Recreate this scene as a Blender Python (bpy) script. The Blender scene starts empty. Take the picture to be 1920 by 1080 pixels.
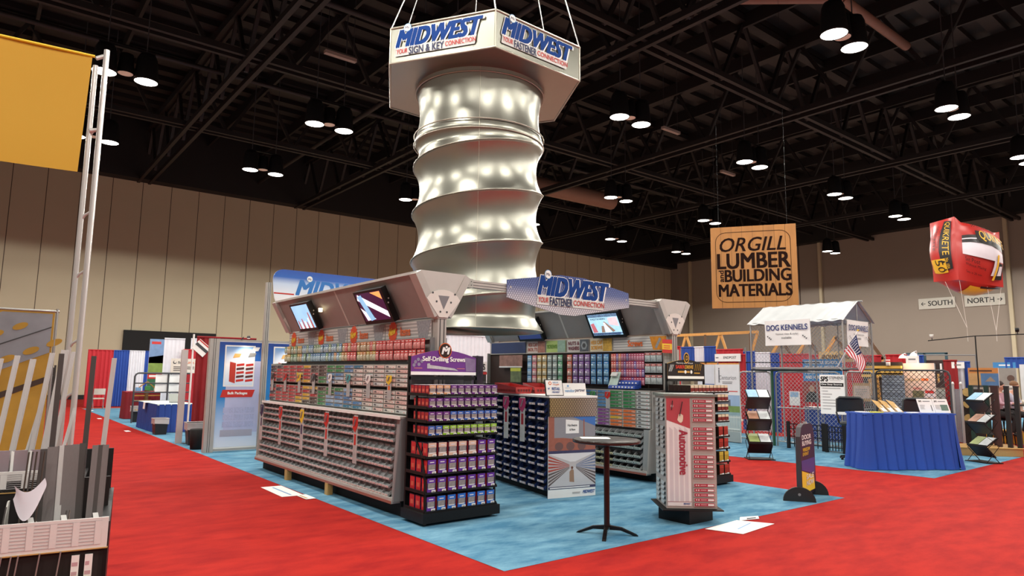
import bpy, bmesh, math, random
from mathutils import Vector, Matrix
from math import sin, cos, pi, radians, sqrt
random.seed(7)
SC = bpy.context.scene
COL = SC.collection

# ---------------------------------------------------------------- camera, world, exposure
cd = bpy.data.cameras.new('camera')
cd.sensor_width = 36.0
cd.lens = 1259.27 / 1920 * 36
cd.clip_end = 300
cam = bpy.data.objects.new('camera', cd)
COL.objects.link(cam)
_p, _y, _r = 0.126707, 0.671019, 0.0129336
_F = Vector((sin(_y)*cos(_p), cos(_y)*cos(_p), sin(_p)))
_R = Vector((cos(_y), -sin(_y), 0.0)); _U = _R.cross(_F)
_R2 = _R*cos(_r) + _U*sin(_r); _U2 = -_R*sin(_r) + _U*cos(_r)
_m = Matrix((_R2, _U2, -_F)).transposed().to_4x4()
_m.translation = Vector((0, 0, 1.75))
cam.matrix_world = _m
SC.camera = cam
SC.view_settings.view_transform = 'Standard'
SC.view_settings.look = 'None'
SC.view_settings.gamma = 1.0
SC.view_settings.exposure = 0.08
SC.view_settings.use_curve_mapping = False
SC.cycles.use_denoising = True
SC.cycles.max_bounces = 6
SC.cycles.diffuse_bounces = 3
SC.cycles.glossy_bounces = 3
SC.cycles.transmission_bounces = 4
SC.cycles.transparent_max_bounces = 8
SC.cycles.sample_clamp_indirect = 6.0
W = bpy.data.worlds.new('hall_fill'); SC.world = W  # ambient fill light, added for the unbuilt rest of the hall
W.use_nodes = True
W.node_tree.nodes['Background'].inputs[0].default_value = (0.95, 0.83, 0.74, 1)
W.node_tree.nodes['Background'].inputs[1].default_value = 0.26

LAMP_POWER = 860.0          # each of the hall's downlights
LAMP_COLOR = (1.0, 0.955, 0.88)
LAMP_XS = (-4.0, 2.98, 9.86, 18.08, 26.05, 34.1, 41.3, 49.2)
LAMP_YS = (-7.5, 0.3, 8.1, 15.9, 23.8, 31.4)
LAMP_Z = 11.0

# ---------------------------------------------------------------- materials
def lin(c):
    c = c/255.0
    return c/12.92 if c <= 0.04045 else ((c+0.055)/1.055)**2.4
def rgb(h):
    if isinstance(h, str):
        h = h.lstrip('#'); h = tuple(int(h[i:i+2], 16) for i in (0, 2, 4))
    return tuple(lin(v) for v in h) + (1.0,)
MATS = {}
def mat(name, color, rough=0.5, metal=0.0, var=0.08, scale=6.0, emit=0.0, alpha=None, bump=0.0, stretch=None, spec=0.5, trans=0.0):
    """principled material whose colour wavers a little with procedural noise"""
    if name in MATS: return MATS[name]
    m = bpy.data.materials.new(name); m.use_nodes = True
    nt = m.node_tree; b = nt.nodes['Principled BSDF']
    c = rgb(color)
    tc = nt.nodes.new('ShaderNodeTexCoord'); no = nt.nodes.new('ShaderNodeTexNoise')
    no.inputs['Scale'].default_value = scale; no.inputs['Detail'].default_value = 4
    if stretch:
        mp = nt.nodes.new('ShaderNodeMapping'); mp.inputs['Scale'].default_value = stretch
        nt.links.new(tc.outputs['Object'], mp.inputs[0]); nt.links.new(mp.outputs[0], no.inputs['Vector'])
    else:
        nt.links.new(tc.outputs['Object'], no.inputs['Vector'])
    mx = nt.nodes.new('ShaderNodeMix'); mx.data_type = 'RGBA'
    mx.inputs[6].default_value = tuple(v*(1-var) for v in c[:3]) + (1,)
    mx.inputs[7].default_value = tuple(min(1, v*(1+var)) for v in c[:3]) + (1,)
    nt.links.new(no.outputs['Fac'], mx.inputs[0])
    nt.links.new(mx.outputs[2], b.inputs['Base Color'])
    b.inputs['Roughness'].default_value = rough
    b.inputs['Metallic'].default_value = metal
    b.inputs['Specular IOR Level'].default_value = spec
    if emit:
        nt.links.new(mx.outputs[2], b.inputs['Emission Color'])
        b.inputs['Emission Strength'].default_value = emit
    if alpha is not None: b.inputs['Alpha'].default_value = alpha
    if trans: b.inputs['Transmission Weight'].default_value = trans
    if bump:
        bp = nt.nodes.new('ShaderNodeBump'); bp.inputs['Strength'].default_value = bump
        nt.links.new(no.outputs['Fac'], bp.inputs['Height']); nt.links.new(bp.outputs[0], b.inputs['Normal'])
    MATS[name] = m
    return m

def ramp_mat(name, stops, axis, rough=0.5, lo=0.0, hi=1.0, emit=0.0):
    """printed graphic whose ink blends along one object axis"""
    if name in MATS: return MATS[name]
    m = bpy.data.materials.new(name); m.use_nodes = True
    nt = m.node_tree; b = nt.nodes['Principled BSDF']
    tc = nt.nodes.new('ShaderNodeTexCoord'); sp = nt.nodes.new('ShaderNodeSeparateXYZ')
    mr = nt.nodes.new('ShaderNodeMapRange'); mr.inputs[1].default_value = lo; mr.inputs[2].default_value = hi
    cr = nt.nodes.new('ShaderNodeValToRGB')
    nt.links.new(tc.outputs['Object'], sp.inputs[0]); nt.links.new(sp.outputs[axis], mr.inputs[0])
    nt.links.new(mr.outputs[0], cr.inputs[0]); nt.links.new(cr.outputs[0], b.inputs['Base Color'])
    e = cr.color_ramp.elements
    while len(e) < len(stops): e.new(0.5)
    for k, (p, c) in enumerate(stops):
        e[k].position = p; e[k].color = rgb(c)
    b.inputs['Roughness'].default_value = rough
    if emit:
        nt.links.new(cr.outputs[0], b.inputs['Emission Color']); b.inputs['Emission Strength'].default_value = emit
    MATS[name] = m
    return m

# ---------------------------------------------------------------- mesh builder
_TXT = {}
def glyphs(body, bold):
    k = body
    if k not in _TXT:
        c = bpy.data.curves.new('lettering', 'FONT'); c.body = body; c.size = 1.0; c.resolution_u = 3
        o = bpy.data.objects.new('lettering', c)
        me = bpy.data.meshes.new_from_object(o)
        vs = [(v.co.x, v.co.y) for v in me.vertices]; fs = [tuple(p.vertices) for p in me.polygons]
        bpy.data.objects.remove(o); bpy.data.meshes.remove(me); bpy.data.curves.remove(c)
        x0 = min(v[0] for v in vs); x1 = max(v[0] for v in vs); y0 = min(v[1] for v in vs); y1 = max(v[1] for v in vs)
        _TXT[k] = ([((x-x0)/(x1-x0), (y-y0)/(y1-y0)) for x, y in vs], fs, (x1-x0)/(y1-y0))
    return _TXT[k]

class MB:
    def __init__(s): s.v = []; s.f = []; s.m = []; s.s = []; s.mats = []
    def mi(s, m):
        if m not in s.mats: s.mats.append(m)
        return s.mats.index(m)
    def add(s, vs, fs, m, smooth=False):
        b = len(s.v); s.v += [tuple(v) for v in vs]; i = s.mi(m)
        for f in fs:
            s.f.append(tuple(b+k for k in f)); s.m.append(i); s.s.append(smooth)
        return s
    def quad(s, a, b, c, d, m): return s.add([a, b, c, d], [(0, 1, 2, 3)], m)
    def poly(s, pts, m): return s.add(pts, [tuple(range(len(pts)))], m)
    def box(s, x0, x1, y0, y1, z0, z1, m):
        return s.add([(x0,y0,z0),(x1,y0,z0),(x1,y1,z0),(x0,y1,z0),(x0,y0,z1),(x1,y0,z1),(x1,y1,z1),(x0,y1,z1)],
                     [(3,2,1,0),(4,5,6,7),(0,1,5,4),(1,2,6,5),(2,3,7,6),(3,0,4,7)], m)
    def obox(s, c, a, b, d, m):
        c, a, b, d = Vector(c), Vector(a), Vector(b), Vector(d)
        return s.add([c-a-b-d, c+a-b-d, c+a+b-d, c-a+b-d, c-a-b+d, c+a-b+d, c+a+b+d, c-a+b+d],
                     [(3,2,1,0),(4,5,6,7),(0,1,5,4),(1,2,6,5),(2,3,7,6),(3,0,4,7)], m)
    def bar(s, p0, p1, w, h, m, up=(0,0,1)):
        p0, p1 = Vector(p0), Vector(p1); d = p1-p0; L = d.length; d.normalize()
        u = Vector(up); sd = d.cross(u)
        if sd.length < 1e-5: sd = d.cross(Vector((0,1,0)))
        sd.normalize(); u = sd.cross(d)
        return s.obox((p0+p1)/2, d*(L/2), sd*(w/2), u*(h/2), m)
    def prism(s, pts, ext, m, msides=None):
        pts = [Vector(p) for p in pts]; e = Vector(ext); n = len(pts)
        s.add(pts + [p+e for p in pts], [tuple(range(n))[::-1], tuple(range(n, 2*n))], m)
        return s.add(pts + [p+e for p in pts], [(i, (i+1) % n, n+(i+1) % n, n+i) for i in range(n)], msides or m)
    def tube(s, pts, r, m, n=8, closed=False, caps=True):
        pts = [Vector(p) for p in pts]; N = len(pts); rings = []; prev = None
        for i, p in enumerate(pts):
            a = pts[(i-1) % N] if (closed or i > 0) else p
            b = pts[(i+1) % N] if (closed or i < N-1) else p
            d = (b-a).normalized()
            if prev is None:
                q = Vector((0,0,1)) if abs(d.z) < 0.9 else Vector((1,0,0))
                u = d.cross(q).normalized()
            else:
                u = (prev - d*prev.dot(d)).normalized()
            prev = u; w = d.cross(u); rr = r[i] if isinstance(r, (list, tuple)) else r
            rings.append([p + (u*cos(2*pi*k/n) + w*sin(2*pi*k/n))*rr for k in range(n)])
        vs = [v for ring in rings for v in ring]; fs = []
        for i in range(N if closed else N-1):
            j = (i+1) % N
            for k in range(n): fs.append((i*n+k, i*n+(k+1) % n, j*n+(k+1) % n, j*n+k))
        s.add(vs, fs, m, n > 4)
        if caps and not closed:
            s.add(rings[0], [tuple(range(n))[::-1]], m); s.add(rings[-1], [tuple(range(n))], m)
        return s
    def lathe(s, prof, m, c=(0,0,0), n=24, smooth=True):
        vs = [(c[0]+r*cos(2*pi*k/n), c[1]+r*sin(2*pi*k/n), c[2]+z) for r, z in prof for k in range(n)]
        fs = [(i*n+k, i*n+(k+1) % n, (i+1)*n+(k+1) % n, (i+1)*n+k) for i in range(len(prof)-1) for k in range(n)]
        return s.add(vs, fs, m, smooth)
    def disc(s, c, u, v, r, m, n=24, ry=None):
        c, u, v = Vector(c), Vector(u), Vector(v); ry = ry or r
        return s.add([c + u*(r*cos(2*pi*k/n)) + v*(ry*sin(2*pi*k/n)) for k in range(n)], [tuple(range(n))], m)
    def grid(s, fn, nu, nv, m, smooth=True):
        vs = [fn(i/nu, j/nv) for j in range(nv+1) for i in range(nu+1)]
        fs = [(j*(nu+1)+i, j*(nu+1)+i+1, (j+1)*(nu+1)+i+1, (j+1)*(nu+1)+i) for j in range(nv) for i in range(nu)]
        return s.add(vs, fs, m, smooth)
    def text(s, body, o, u, v, w, h, m, shear=0.0, bold=0.0):
        """flat printed lettering: o lower left, u right, v up; w wide (0 = natural), h tall"""
        pts, fs, asp = glyphs(body, bold); o, u, v = Vector(o), Vector(u), Vector(v)
        if not w: w = h*asp
        b = min(bold, .075)*h*.9
        nrm = u.cross(v).normalized()
        for q, (dx, dy) in enumerate(((0,0),) if b <= 0 else ((-b,-b),(b,b),(-b,b),(b,-b),(0,0))):
            s.add([o + u*(x*w + y*h*shear + dx) + v*(y*h + dy*.6) + nrm*(.0003*q) for x, y in pts], fs, m)
        return s
    def lines(s, o, u, v, w, h, n, m, fill=0.45, seed=0):
        """greeked small print: n rows of thin bars"""
        rd = random.Random(seed); o, u, v = Vector(o), Vector(u), Vector(v); p = h/n
        for i in range(n):
            ww = w*(0.6+0.4*rd.random()); a = o + v*(h-(i+1)*p + p*(1-fill)/2)
            s.quad(a, a+u*ww, a+u*ww+v*(p*fill), a+v*(p*fill), m)
        return s
    def mesh(s, name):
        me = bpy.data.meshes.new(name); me.from_pydata(s.v, [], s.f)
        for m in s.mats: me.materials.append(m)
        me.polygons.foreach_set('material_index', s.m); me.polygons.foreach_set('use_smooth', s.s)
        me.update(); return me
    def build(s, name, parent=None, label=None):
        o = bpy.data.objects.new(name, s.mesh(name)); COL.objects.link(o)
        if parent is not None: o.parent = parent
        if label: o['label'] = label
        return o

def thing(name, label, cat, loc=(0,0,0), rz=0.0, group=None):
    o = bpy.data.objects.new(name, None); COL.objects.link(o)
    o.location = loc; o.rotation_euler = (0, 0, rz); o.empty_display_size = 0.1
    o['label'] = label; o['category'] = cat
    if group: o['group'] = group
    return o
def solo(o, label, cat, group=None, kind=None):
    o['label'] = label; o['category'] = cat
    if group: o['group'] = group
    if kind: o['kind'] = kind
    return o
def structure(o, label, cat='structure'):
    o['kind'] = 'structure'; o['label'] = label; o['category'] = cat
    return o
def copy_thing(root, label, loc=None, rz=None, group=None, mats=None):
    r = root.copy(); COL.objects.link(r); r['label'] = label
    if group: r['group'] = group
    if loc is not None: r.location = loc
    if rz is not None: r.rotation_euler = (0, 0, rz)
    for ch in root.children:
        c = ch.copy(); COL.objects.link(c); c.parent = r
        for g in ch.children:
            d = g.copy(); COL.objects.link(d); d.parent = c
    return r
_ONES = 'zeroth first second third fourth fifth sixth seventh eighth ninth tenth eleventh twelfth thirteenth fourteenth fifteenth sixteenth seventeenth eighteenth nineteenth'.split()
_TENS = {20: 'twent', 30: 'thirt', 40: 'fort', 50: 'fift', 60: 'sixt'}
def nth(n):
    if n < 20: return _ONES[n]
    t = n//10*10
    return _TENS[t] + 'ieth' if n == t else _TENS[t] + 'y-' + _ONES[n-t]
X_, Y_, Z_ = Vector((1,0,0)), Vector((0,1,0)), Vector((0,0,1))

# shared materials
black = mat('black_paint', '111112', 0.5, spec=.3)
blackm = mat('black_matte', '0c0c0d', 0.8)
white = mat('white_print', 'ecebe8', 0.5, var=0.03)
paper = mat('white_paper', 'f2f1ee', 0.8, var=0.03)
grey = mat('grey_plastic', '7d7f80', 0.5)
dgrey = mat('dark_grey', '3c3d40', 0.5)
lgrey = mat('light_grey_metal', 'b9b6b0', 0.42, 0.0)
alu = mat('brushed_aluminium', 'c9c6c0', 0.32, 0.85, stretch=(40, 40, 2))
chrome = mat('bright_steel', 'cfcdca', 0.3, 0.45, var=0.03)
galv = mat('galvanised_steel', 'a9aaa8', 0.38, 0.7)
red = mat('red_print', 'c22a22', 0.5)
dred = mat('dark_red_print', '8e1f2c', 0.5)
blue = mat('blue_print', '1d4f97', 0.5)
navy = mat('navy_print', '1b2450', 0.5)
lblue = mat('light_blue_print', '6ea3cf', 0.5)
yellow = mat('yellow_print', 'e8c22e', 0.5)
orange = mat('orange_print', 'd9662a', 0.5)
tan = mat('tan_wood', 'c39a5b', 0.6, stretch=(3, 3, 30))
pine = mat('pine_wood', 'c8924a', 0.55, var=0.18, stretch=(4, 4, 1))
green = mat('green_print', '3f8f4c', 0.5)
purple = mat('purple_print', '6a2f86', 0.5)
# ---------------------------------------------------------------- floor and walls
def carpet_mat(name, a, b, dirt):
    m = bpy.data.materials.new(name); m.use_nodes = True
    nt = m.node_tree; bs = nt.nodes['Principled BSDF']; bs.inputs['Roughness'].default_value = 0.95
    bs.inputs['Specular IOR Level'].default_value = 0.15
    tc = nt.nodes.new('ShaderNodeTexCoord')
    n1 = nt.nodes.new('ShaderNodeTexNoise'); n1.inputs['Scale'].default_value = 1.6; n1.inputs['Detail'].default_value = 6; n1.inputs['Roughness'].default_value = 0.65
    n2 = nt.nodes.new('ShaderNodeTexNoise'); n2.inputs['Scale'].default_value = 120; n2.inputs['Detail'].default_value = 2
    mp = nt.nodes.new('ShaderNodeMapping'); mp.inputs['Scale'].default_value = (1.0, 2.4, 1.0); mp.inputs['Rotation'].default_value = (0, 0, 0.6)
    nt.links.new(tc.outputs['Object'], mp.inputs[0]); nt.links.new(mp.outputs[0], n1.inputs['Vector']); nt.links.new(tc.outputs['Object'], n2.inputs['Vector'])
    mx = nt.nodes.new('ShaderNodeMix'); mx.data_type = 'RGBA'; mx.inputs[6].default_value = rgb(a); mx.inputs[7].default_value = rgb(b)
    cr = nt.nodes.new('ShaderNodeValToRGB'); cr.color_ramp.elements[0].position = 0.38; cr.color_ramp.elements[1].position = 0.64
    nt.links.new(n1.outputs['Fac'], cr.inputs[0]); nt.links.new(cr.outputs[0], mx.inputs[0])
    m2 = nt.nodes.new('ShaderNodeMix'); m2.data_type = 'RGBA'; m2.blend_type = 'MULTIPLY'; m2.inputs[0].default_value = dirt
    nt.links.new(mx.outputs[2], m2.inputs[6]); nt.links.new(n2.outputs['Color'], m2.inputs[7])
    hs = nt.nodes.new('ShaderNodeRGBToBW'); nt.links.new(n2.outputs['Color'], hs.inputs[0]); nt.links.new(hs.outputs[0], m2.inputs[7])
    nt.links.new(m2.outputs[2], bs.inputs['Base Color'])
    bp = nt.nodes.new('ShaderNodeBump'); bp.inputs['Strength'].default_value = 0.25; bp.inputs['Distance'].default_value = 0.004
    nt.links.new(n2.outputs['Fac'], bp.inputs['Height']); nt.links.new(bp.outputs[0], bs.inputs['Normal'])
    return m
red_carpet = carpet_mat('red_carpet', 'b8281f', '9e1b1a', 0.25)
blue_carpet = carpet_mat('blue_carpet', '4a7f9f', '7aa9c0', 0.25)

WL, WR, WH = 45.0, 57.3, 12.95
concrete = mat('hall_floor_bounce', '9a7668', 0.7, var=0.12, scale=1.2)  # unseen floor beyond the red zones, tone chosen to temper red bounce light
fl = MB()
xs, ys = (-14, -3, .8, 3.86, 10.2, 24, WR), (-14, -3, 4.9, 15.5, 35, WL)
for i in range(6):
    for j in range(5):
        a, b_, c, d = xs[i], xs[i+1], ys[j], ys[j+1]
        redz = (-3 <= a < 24 and -3 <= c < 15 and not (a < .8 and c > 4)) or (.8 <= a < 3.8 and c >= 4) or (a < 10 and c >= 35)
        fl.quad((a, c, 0), (b_, c, 0), (b_, d, 0), (a, d, 0), red_carpet if redz else concrete)
fl = fl.build('floor')
structure(fl, 'hall floor with red aisle carpet', 'floor')
def carpet(pts, label):
    o = MB().poly([(x, y, 0.003) for x, y in pts], blue_carpet).build('booth_carpet')
    structure(o, label, 'carpet')
carpet([(3.86, 4.92), (10.18, 4.9), (9.98, 15.0), (3.86, 14.6)], 'light blue booth carpet under the two long fastener gondolas')
carpet([(3.87, 14.62), (9.9, 15.02), (9.9, 34.5), (3.86, 34.5)], 'blue carpet strip running behind the white bulk packages panel')
carpet([(13.52, 4.9), (18.9, 5.02), (18.9, 12.5), (13.0, 12.5)], 'blue carpet under the blue skirted counter and wire fences')
carpet([(22.6, 5.3), (40, 5.3), (40, 14), (22.6, 14)], 'blue carpet beyond the lumber platform, under the black counter')

# panelled walls: painted boards with narrow joints, a darker header beam above
def wall_mat(name, axis, base, pitch, off):
    m = mat(name, base, 0.75, var=0.05, scale=0.6)
    nt = m.node_tree; b = nt.nodes['Principled BSDF']
    tc = nt.nodes.new('ShaderNodeTexCoord'); sp = nt.nodes.new('ShaderNodeSeparateXYZ'); nt.links.new(tc.outputs['Object'], sp.inputs[0])
    def mth(op, a, bb):
        n = nt.nodes.new('ShaderNodeMath'); n.operation = op
        if isinstance(a, float): n.inputs[0].default_value = a
        else: nt.links.new(a, n.inputs[0])
        n.inputs[1].default_value = bb
        return n.outputs[0]
    f = mth('FRACT', mth('DIVIDE', mth('SUBTRACT', sp.outputs[axis], off), pitch), 0)
    g = mth('LESS_THAN', f, 0.022 if axis == 0 else 0.006)
    src = b.inputs['Base Color'].links[0].from_socket
    mx = nt.nodes.new('ShaderNodeMix'); mx.data_type = 'RGBA'; nt.links.new(g, mx.inputs[0]); nt.links.new(src, mx.inputs[6])
    mx.inputs[7].default_value = rgb('3a2c22'); nt.links.new(mx.outputs[2], b.inputs['Base Color'])
    return m
wl_m = wall_mat('wall_panels_far', 0, 'b5aa90', 1.585, 5.48)
wr_m = wall_mat('wall_panels_side', 1, '8a7f74', 15.6, 15.05)
black_ceiling = mat('ceiling_paint', '0f0c0c', 0.7, var=0.3, scale=1.5)
steel_black = mat('truss_paint', '161110', 0.6, var=0.3, scale=2.0)
o = MB().box(-14, WR+.3, WL, WL+.3, 0, WH, wl_m).build('wall_left'); structure(o, 'tall panelled beige wall along the far side', 'wall')
o = MB().box(WR, WR+.3, -14, WL, 0, 13.5, wr_m).build('wall_right'); structure(o, 'tall grey beige wall behind the lumber and kennel booths', 'wall')
o = MB().box(-14, WR, WL-.9, WL+.3, WH, 16.8, black_ceiling).build('trim_1'); structure(o, 'dark bulkhead above the far wall', 'trim')
o = MB().box(WR-.9, WR+.3, -14, WL, 13.5, 16.8, black_ceiling).build('trim_2'); structure(o, 'dark bulkhead above the side wall', 'trim')
bm = MB()
for z, d in ((0, .02), ):
    bm.box(-14, WR, WL-.05, WL, 0, .25, black)
o = bm.build('baseboard_left'); structure(o, 'black skirting along the far wall', 'baseboard')
bm = MB()
for y in (15.05, 28.7, 42.4):
    bm.box(WR-.25, WR, y-.12, y+.12, 0, 13.5, wl_m)
o = bm.build('trim_3'); structure(o, 'narrow pilaster strips on the side wall', 'trim')
MB().box(6.69, 11.8, 44.85, 44.98, 0, 4.0, blackm).build('door_1')
structure(bpy.data.objects['door_1'], 'black opening at the foot of the far wall', 'door')

# ---------------------------------------------------------------- ceiling: corrugated deck, joists, trusses
cm = MB()
cm.quad((-14, -14, 16.6), (WR, -14, 16.6), (WR, WL, 16.6), (-14, WL, 16.6), black_ceiling)
deck_rib = mat('deck_ribs', '17110f', 0.6, var=0.3, scale=1.0)
y = -12.0
k = 0
while y < WL:
    cm.box(-14, WR, y, y+.55, 16.35, 16.6, deck_rib if k % 3 else black_ceiling); y += 1.25; k += 1
structure(cm.build('ceiling'), 'black painted hall ceiling', 'ceiling')
def truss(a, b, z0, z1, bays, w, name):
    t = MB(); a, b = Vector(a), Vector(b); d = (b-a)/bays
    side = (b-a).normalized().cross(Z_)*w
    for s in (-1, 1):
        t.bar(a+side*s+Z_*z0, b+side*s+Z_*z0, .16, .22, steel_black)
    t.bar(a+Z_*z1, b+Z_*z1, .4, .25, steel_black)
    for i in range(bays):
        p, q = a+d*i, a+d*(i+1); m_ = (p+q)/2
        t.bar(p+Z_*z0, m_+Z_*z1, .14, .14, steel_black); t.bar(m_+Z_*z1, q+Z_*z0, .14, .14, steel_black)
    o = t.build(name); structure(o, 'dark steel roof truss', 'truss'); return o
n = 0
for x in (7.1, 16.75, 26.8, 36.9, 47.0):
    truss((x, -14, 0), (x, WL, 0), 13.0, 16.0, 18, .3, 'trim_%d' % (10+n)); n += 1
for yy in (4.6, 14.4, 24.4, 33.4):
    truss((-14, yy, 0), (WR, yy, 0), 13.15, 16.1, 22, .22, 'trim_%d' % (10+n)); n += 1
jo = MB()
for x in [i*3.2-12 for i in range(22)]:
    jo.box(x-.06, x+.06, -14, WL, 15.75, 16.35, steel_black)
structure(jo.build('trim_30'), 'roof joists under the deck', 'trim')
du = MB()
copper = mat('duct_wrap', '8a6a5a', 0.6, 0.2)
for a, b, r in (((25, 31.5, 13.6), (33.5, 31.2, 13.6), .55), ((18.6, 12.0, 14.2), (21.4, 9.6, 14.2), .16), ((21.4, 9.6, 14.2), (26.5, 9.6, 14.2), .16), ((-4, 20.8, 14.2), (15.5, 20.8, 14.2), .12), ((-4, 28.9, 14.2), (57, 28.9, 14.2), .1), ((13.6, 6, 14.0), (13.6, 44, 14.0), .12)):
    du.tube([a, b], r, copper if r > .13 else steel_black, 10)
structure(du.build('trim_31'), 'pipes and ducts between the trusses', 'trim')
for i, (x, y_, z_) in enumerate(((6.9, 17.6, 13.0), (9.4, 22.0, 13.0), (8.4, 14.9, 12.6), (24.4, 19.0, 13.0), (31.0, 20.4, 12.6))):
    o = MB().box(x-.6, x+.6, y_-.09, y_+.09, z_, z_+.12, mat('lamp_shell', '9a8a80', 0.5)).build('strip_light')
    rm = MB()
    for s in (-.5, .5): rm.tube([(x+s, y_, z_+.12), (x+s, y_, 16.6)], .01, dgrey, 4)
    rm.build('hanging_rod', o)
    solo(o, ('unlit strip light under the roof deck, ' + ('above the red, white and blue drapes', 'beside the long roof truss', 'over the hanging screw', 'beyond the hanging screw', 'high above the lumber sign')[i]), 'light')

# ---------------------------------------------------------------- ceiling downlight clusters
glow = mat('lamp_glow', 'fffaf0', 0.4, var=0.0, emit=9.0)
dim = mat('lamp_dim', 'c9a894', 0.3, var=0.2, emit=0.25, scale=14)
def cluster_meshes():
    h, l, sm, bar_ = MB(), MB(), MB(), MB()
    h.lathe([(0.02, .95), (.24, .9), (.30, .75), (.36, .05), (.36, 0), (.345, 0), (.32, .1)], black, n=20)
    l.disc((0, 0, .015), X_, Y_, .345, glow, 24)
    return h, l
hm, lm = [b.mesh(n_) for b, n_ in zip(cluster_meshes(), ('housing', 'lens'))]
b = MB(); b.lathe([(.02, .7), (.2, .65), (.25, .02), (.25, 0)], black, n=16); smh = b.mesh('small_housing')
b = MB(); b.disc((0, 0, .02), X_, Y_, .22, dim, 18); sml = b.mesh('small_lens')
b = MB(); b.bar((-.8, 0, .98), (.8, 0, .98), .06, .06, black); b.tube([(-.55, 0, 1.0), (-.55, 0, 4.9)], .018, dgrey, 6); b.tube([(.55, 0, 1.0), (.55, 0, 4.9)], .018, dgrey, 6); hang = b.mesh('hanger')
sp = bpy.data.lights.new('downlight', 'SPOT'); sp.energy = LAMP_POWER; sp.color = LAMP_COLOR
sp.spot_size = radians(163); sp.spot_blend = 0.06; sp.shadow_soft_size = 0.3
def link(name, me, par, loc):
    o = bpy.data.objects.new(name, me); COL.objects.link(o); o.parent = par; o.location = loc; return o
for j, y_ in enumerate(LAMP_YS):
    for i, x in enumerate(LAMP_XS):
        t = thing('ceiling_light', 'black twin downlight cluster, %s row from the far wall, %s from the hall corner' % (nth(len(LAMP_YS)-j), nth(len(LAMP_XS)-i)), 'light', (x, y_, LAMP_Z), 0, 'downlight clusters under the hall roof')
        link('hanger', hang, t, (0, 0, 0))
        for s in (-.59, .59):
            h = link('lamp_housing', hm, t, (s, 0, 0)); link('lens', lm, h, (0, 0, 0))
            lo = bpy.data.objects.new('downlight', sp); COL.objects.link(lo); lo.parent = t; lo.location = (s, 0, -.02)
        h = link('lamp_housing', smh, t, (0, .05, .12)); link('lens', sml, h, (0, 0, 0))

# ---------------------------------------------------------------- hanging giant screw sign
foil = mat('silver_fabric', '9c9b90', 0.34, 0.92, var=0.05, scale=2.0)
seam = mat('seam_tape', 'b9b4a6', 0.4, 0.8)
def logo(mb, o, u, v, w, sub, white_back=True, k=1.0):
    """the exhibitor's wordmark: o lower-left of the whole block, w its width"""
    o, u, v = Vector(o), Vector(u), Vector(v); n = u.cross(v)
    H = w*.185
    b = o + v*(w*.085)
    if white_back:
        mb.text('MIDWEST', b - u*(w*.008) - v*(w*.006) + n*.004, u, v, w*.935, H+w*.012, white, .26, .075)
        mb.text('MIDWEST', b + u*(w*.004) - v*(w*.012) + n*.005, u, v, w*.935, H+w*.012, white, .26, .06)
        mb.quad(o - u*(w*.015) - v*(w*.012) + n*.003, o + u*(w*.89) - v*(w*.012) + n*.003, o + u*(w*.91) + v*(w*.085) + n*.003, o + u*(w*.0) + v*(w*.085) + n*.003, mat('logo_panel','cfd0cc',.5))
    mb.text('MIDWEST', b + n*.0075, u, v, w*.92, H, mat('logo_blue','0d3a80',.6,spec=.15), .26, .075)
    c = b + u*(w*.125) + v*(H*1.1) + n*.011
    mb.disc(c, u, v, w*.045, lblue, 20); mb.disc(c + n*.002, u, v, w*.039, white, 20)
    mb.text('Mc', c + n*.004 - u*(w*.026) - v*(w*.014), u, v, w*.05, w*.028, navy, .1, .02)
    mb.text('YOUR', o + n*.012 + v*(w*.012), u, v, w*.13, w*.05, red, .12, .02)
    L = .30 if len(sub) < 9 else .40
    mb.text(sub, o + u*(w*.15) + n*.012 - v*(w*.008), u, v, w*L, w*.078, navy, .0, .03)
    mb.text('CONNECTION', o + u*(w*(.165+L)) + n*.012 + v*(w*.012), u, v, w*(.90-.165-L), w*.05, red, .0, .02)

SX, SY, SZ0, SZ1, HR, PH = 7.0, 9.86, 6.94, 7.57, 1.92, radians(241.4)
scr = thing('hanging_screw_sign', 'giant silver fabric screw hanging from the ceiling over the fastener booth', 'hanging sign', (SX, SY, 2.49))
hv = [Vector((HR*cos(PH+i*pi/3), HR*sin(PH+i*pi/3), 0)) for i in range(6)]
zb, zt = SZ0-2.49, SZ1-2.49
hd = MB()
hd.add([p+Z_*zb for p in hv]+[p+Z_*zt for p in hv], [(i, (i+1) % 6, 6+(i+1) % 6, 6+i) for i in range(6)], foil)
hd.poly([p+Z_*zb for p in hv][::-1], foil)
for i in range(6):
    hd.tube([hv[i]+Z_*zb, hv[(i+1) % 6]+Z_*zb], .018, seam, 6); hd.tube([hv[i]+Z_*zt, hv[(i+1) % 6]+Z_*zt], .022, seam, 6); hd.tube([hv[i]+Z_*zb, hv[i]+Z_*zt], .016, seam, 6)
head = hd.build('screw_head', scr)
for a, b_, sub in ((5, 0, 'SIGN & KEY'), (0, 1, 'FASTENER'), (1, 2, 'FASTENER'), (4, 5, 'SIGN & KEY')):
    p, q = hv[a], hv[b_]; u = (q-p).normalized(); nn = u.cross(Z_)
    lb = MB(); logo(lb, p + u*.13 + Z_*(zb+.12) + nn*.02, u, Z_, 1.62, sub)
    lb.build('logo_lettering', head)
sh = MB()
R0, PITCH, AMP, ZOFF = 1.165, 0.876, 0.125, 0.535
ZTOP = 4.45; ZTH = 3.42
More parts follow.
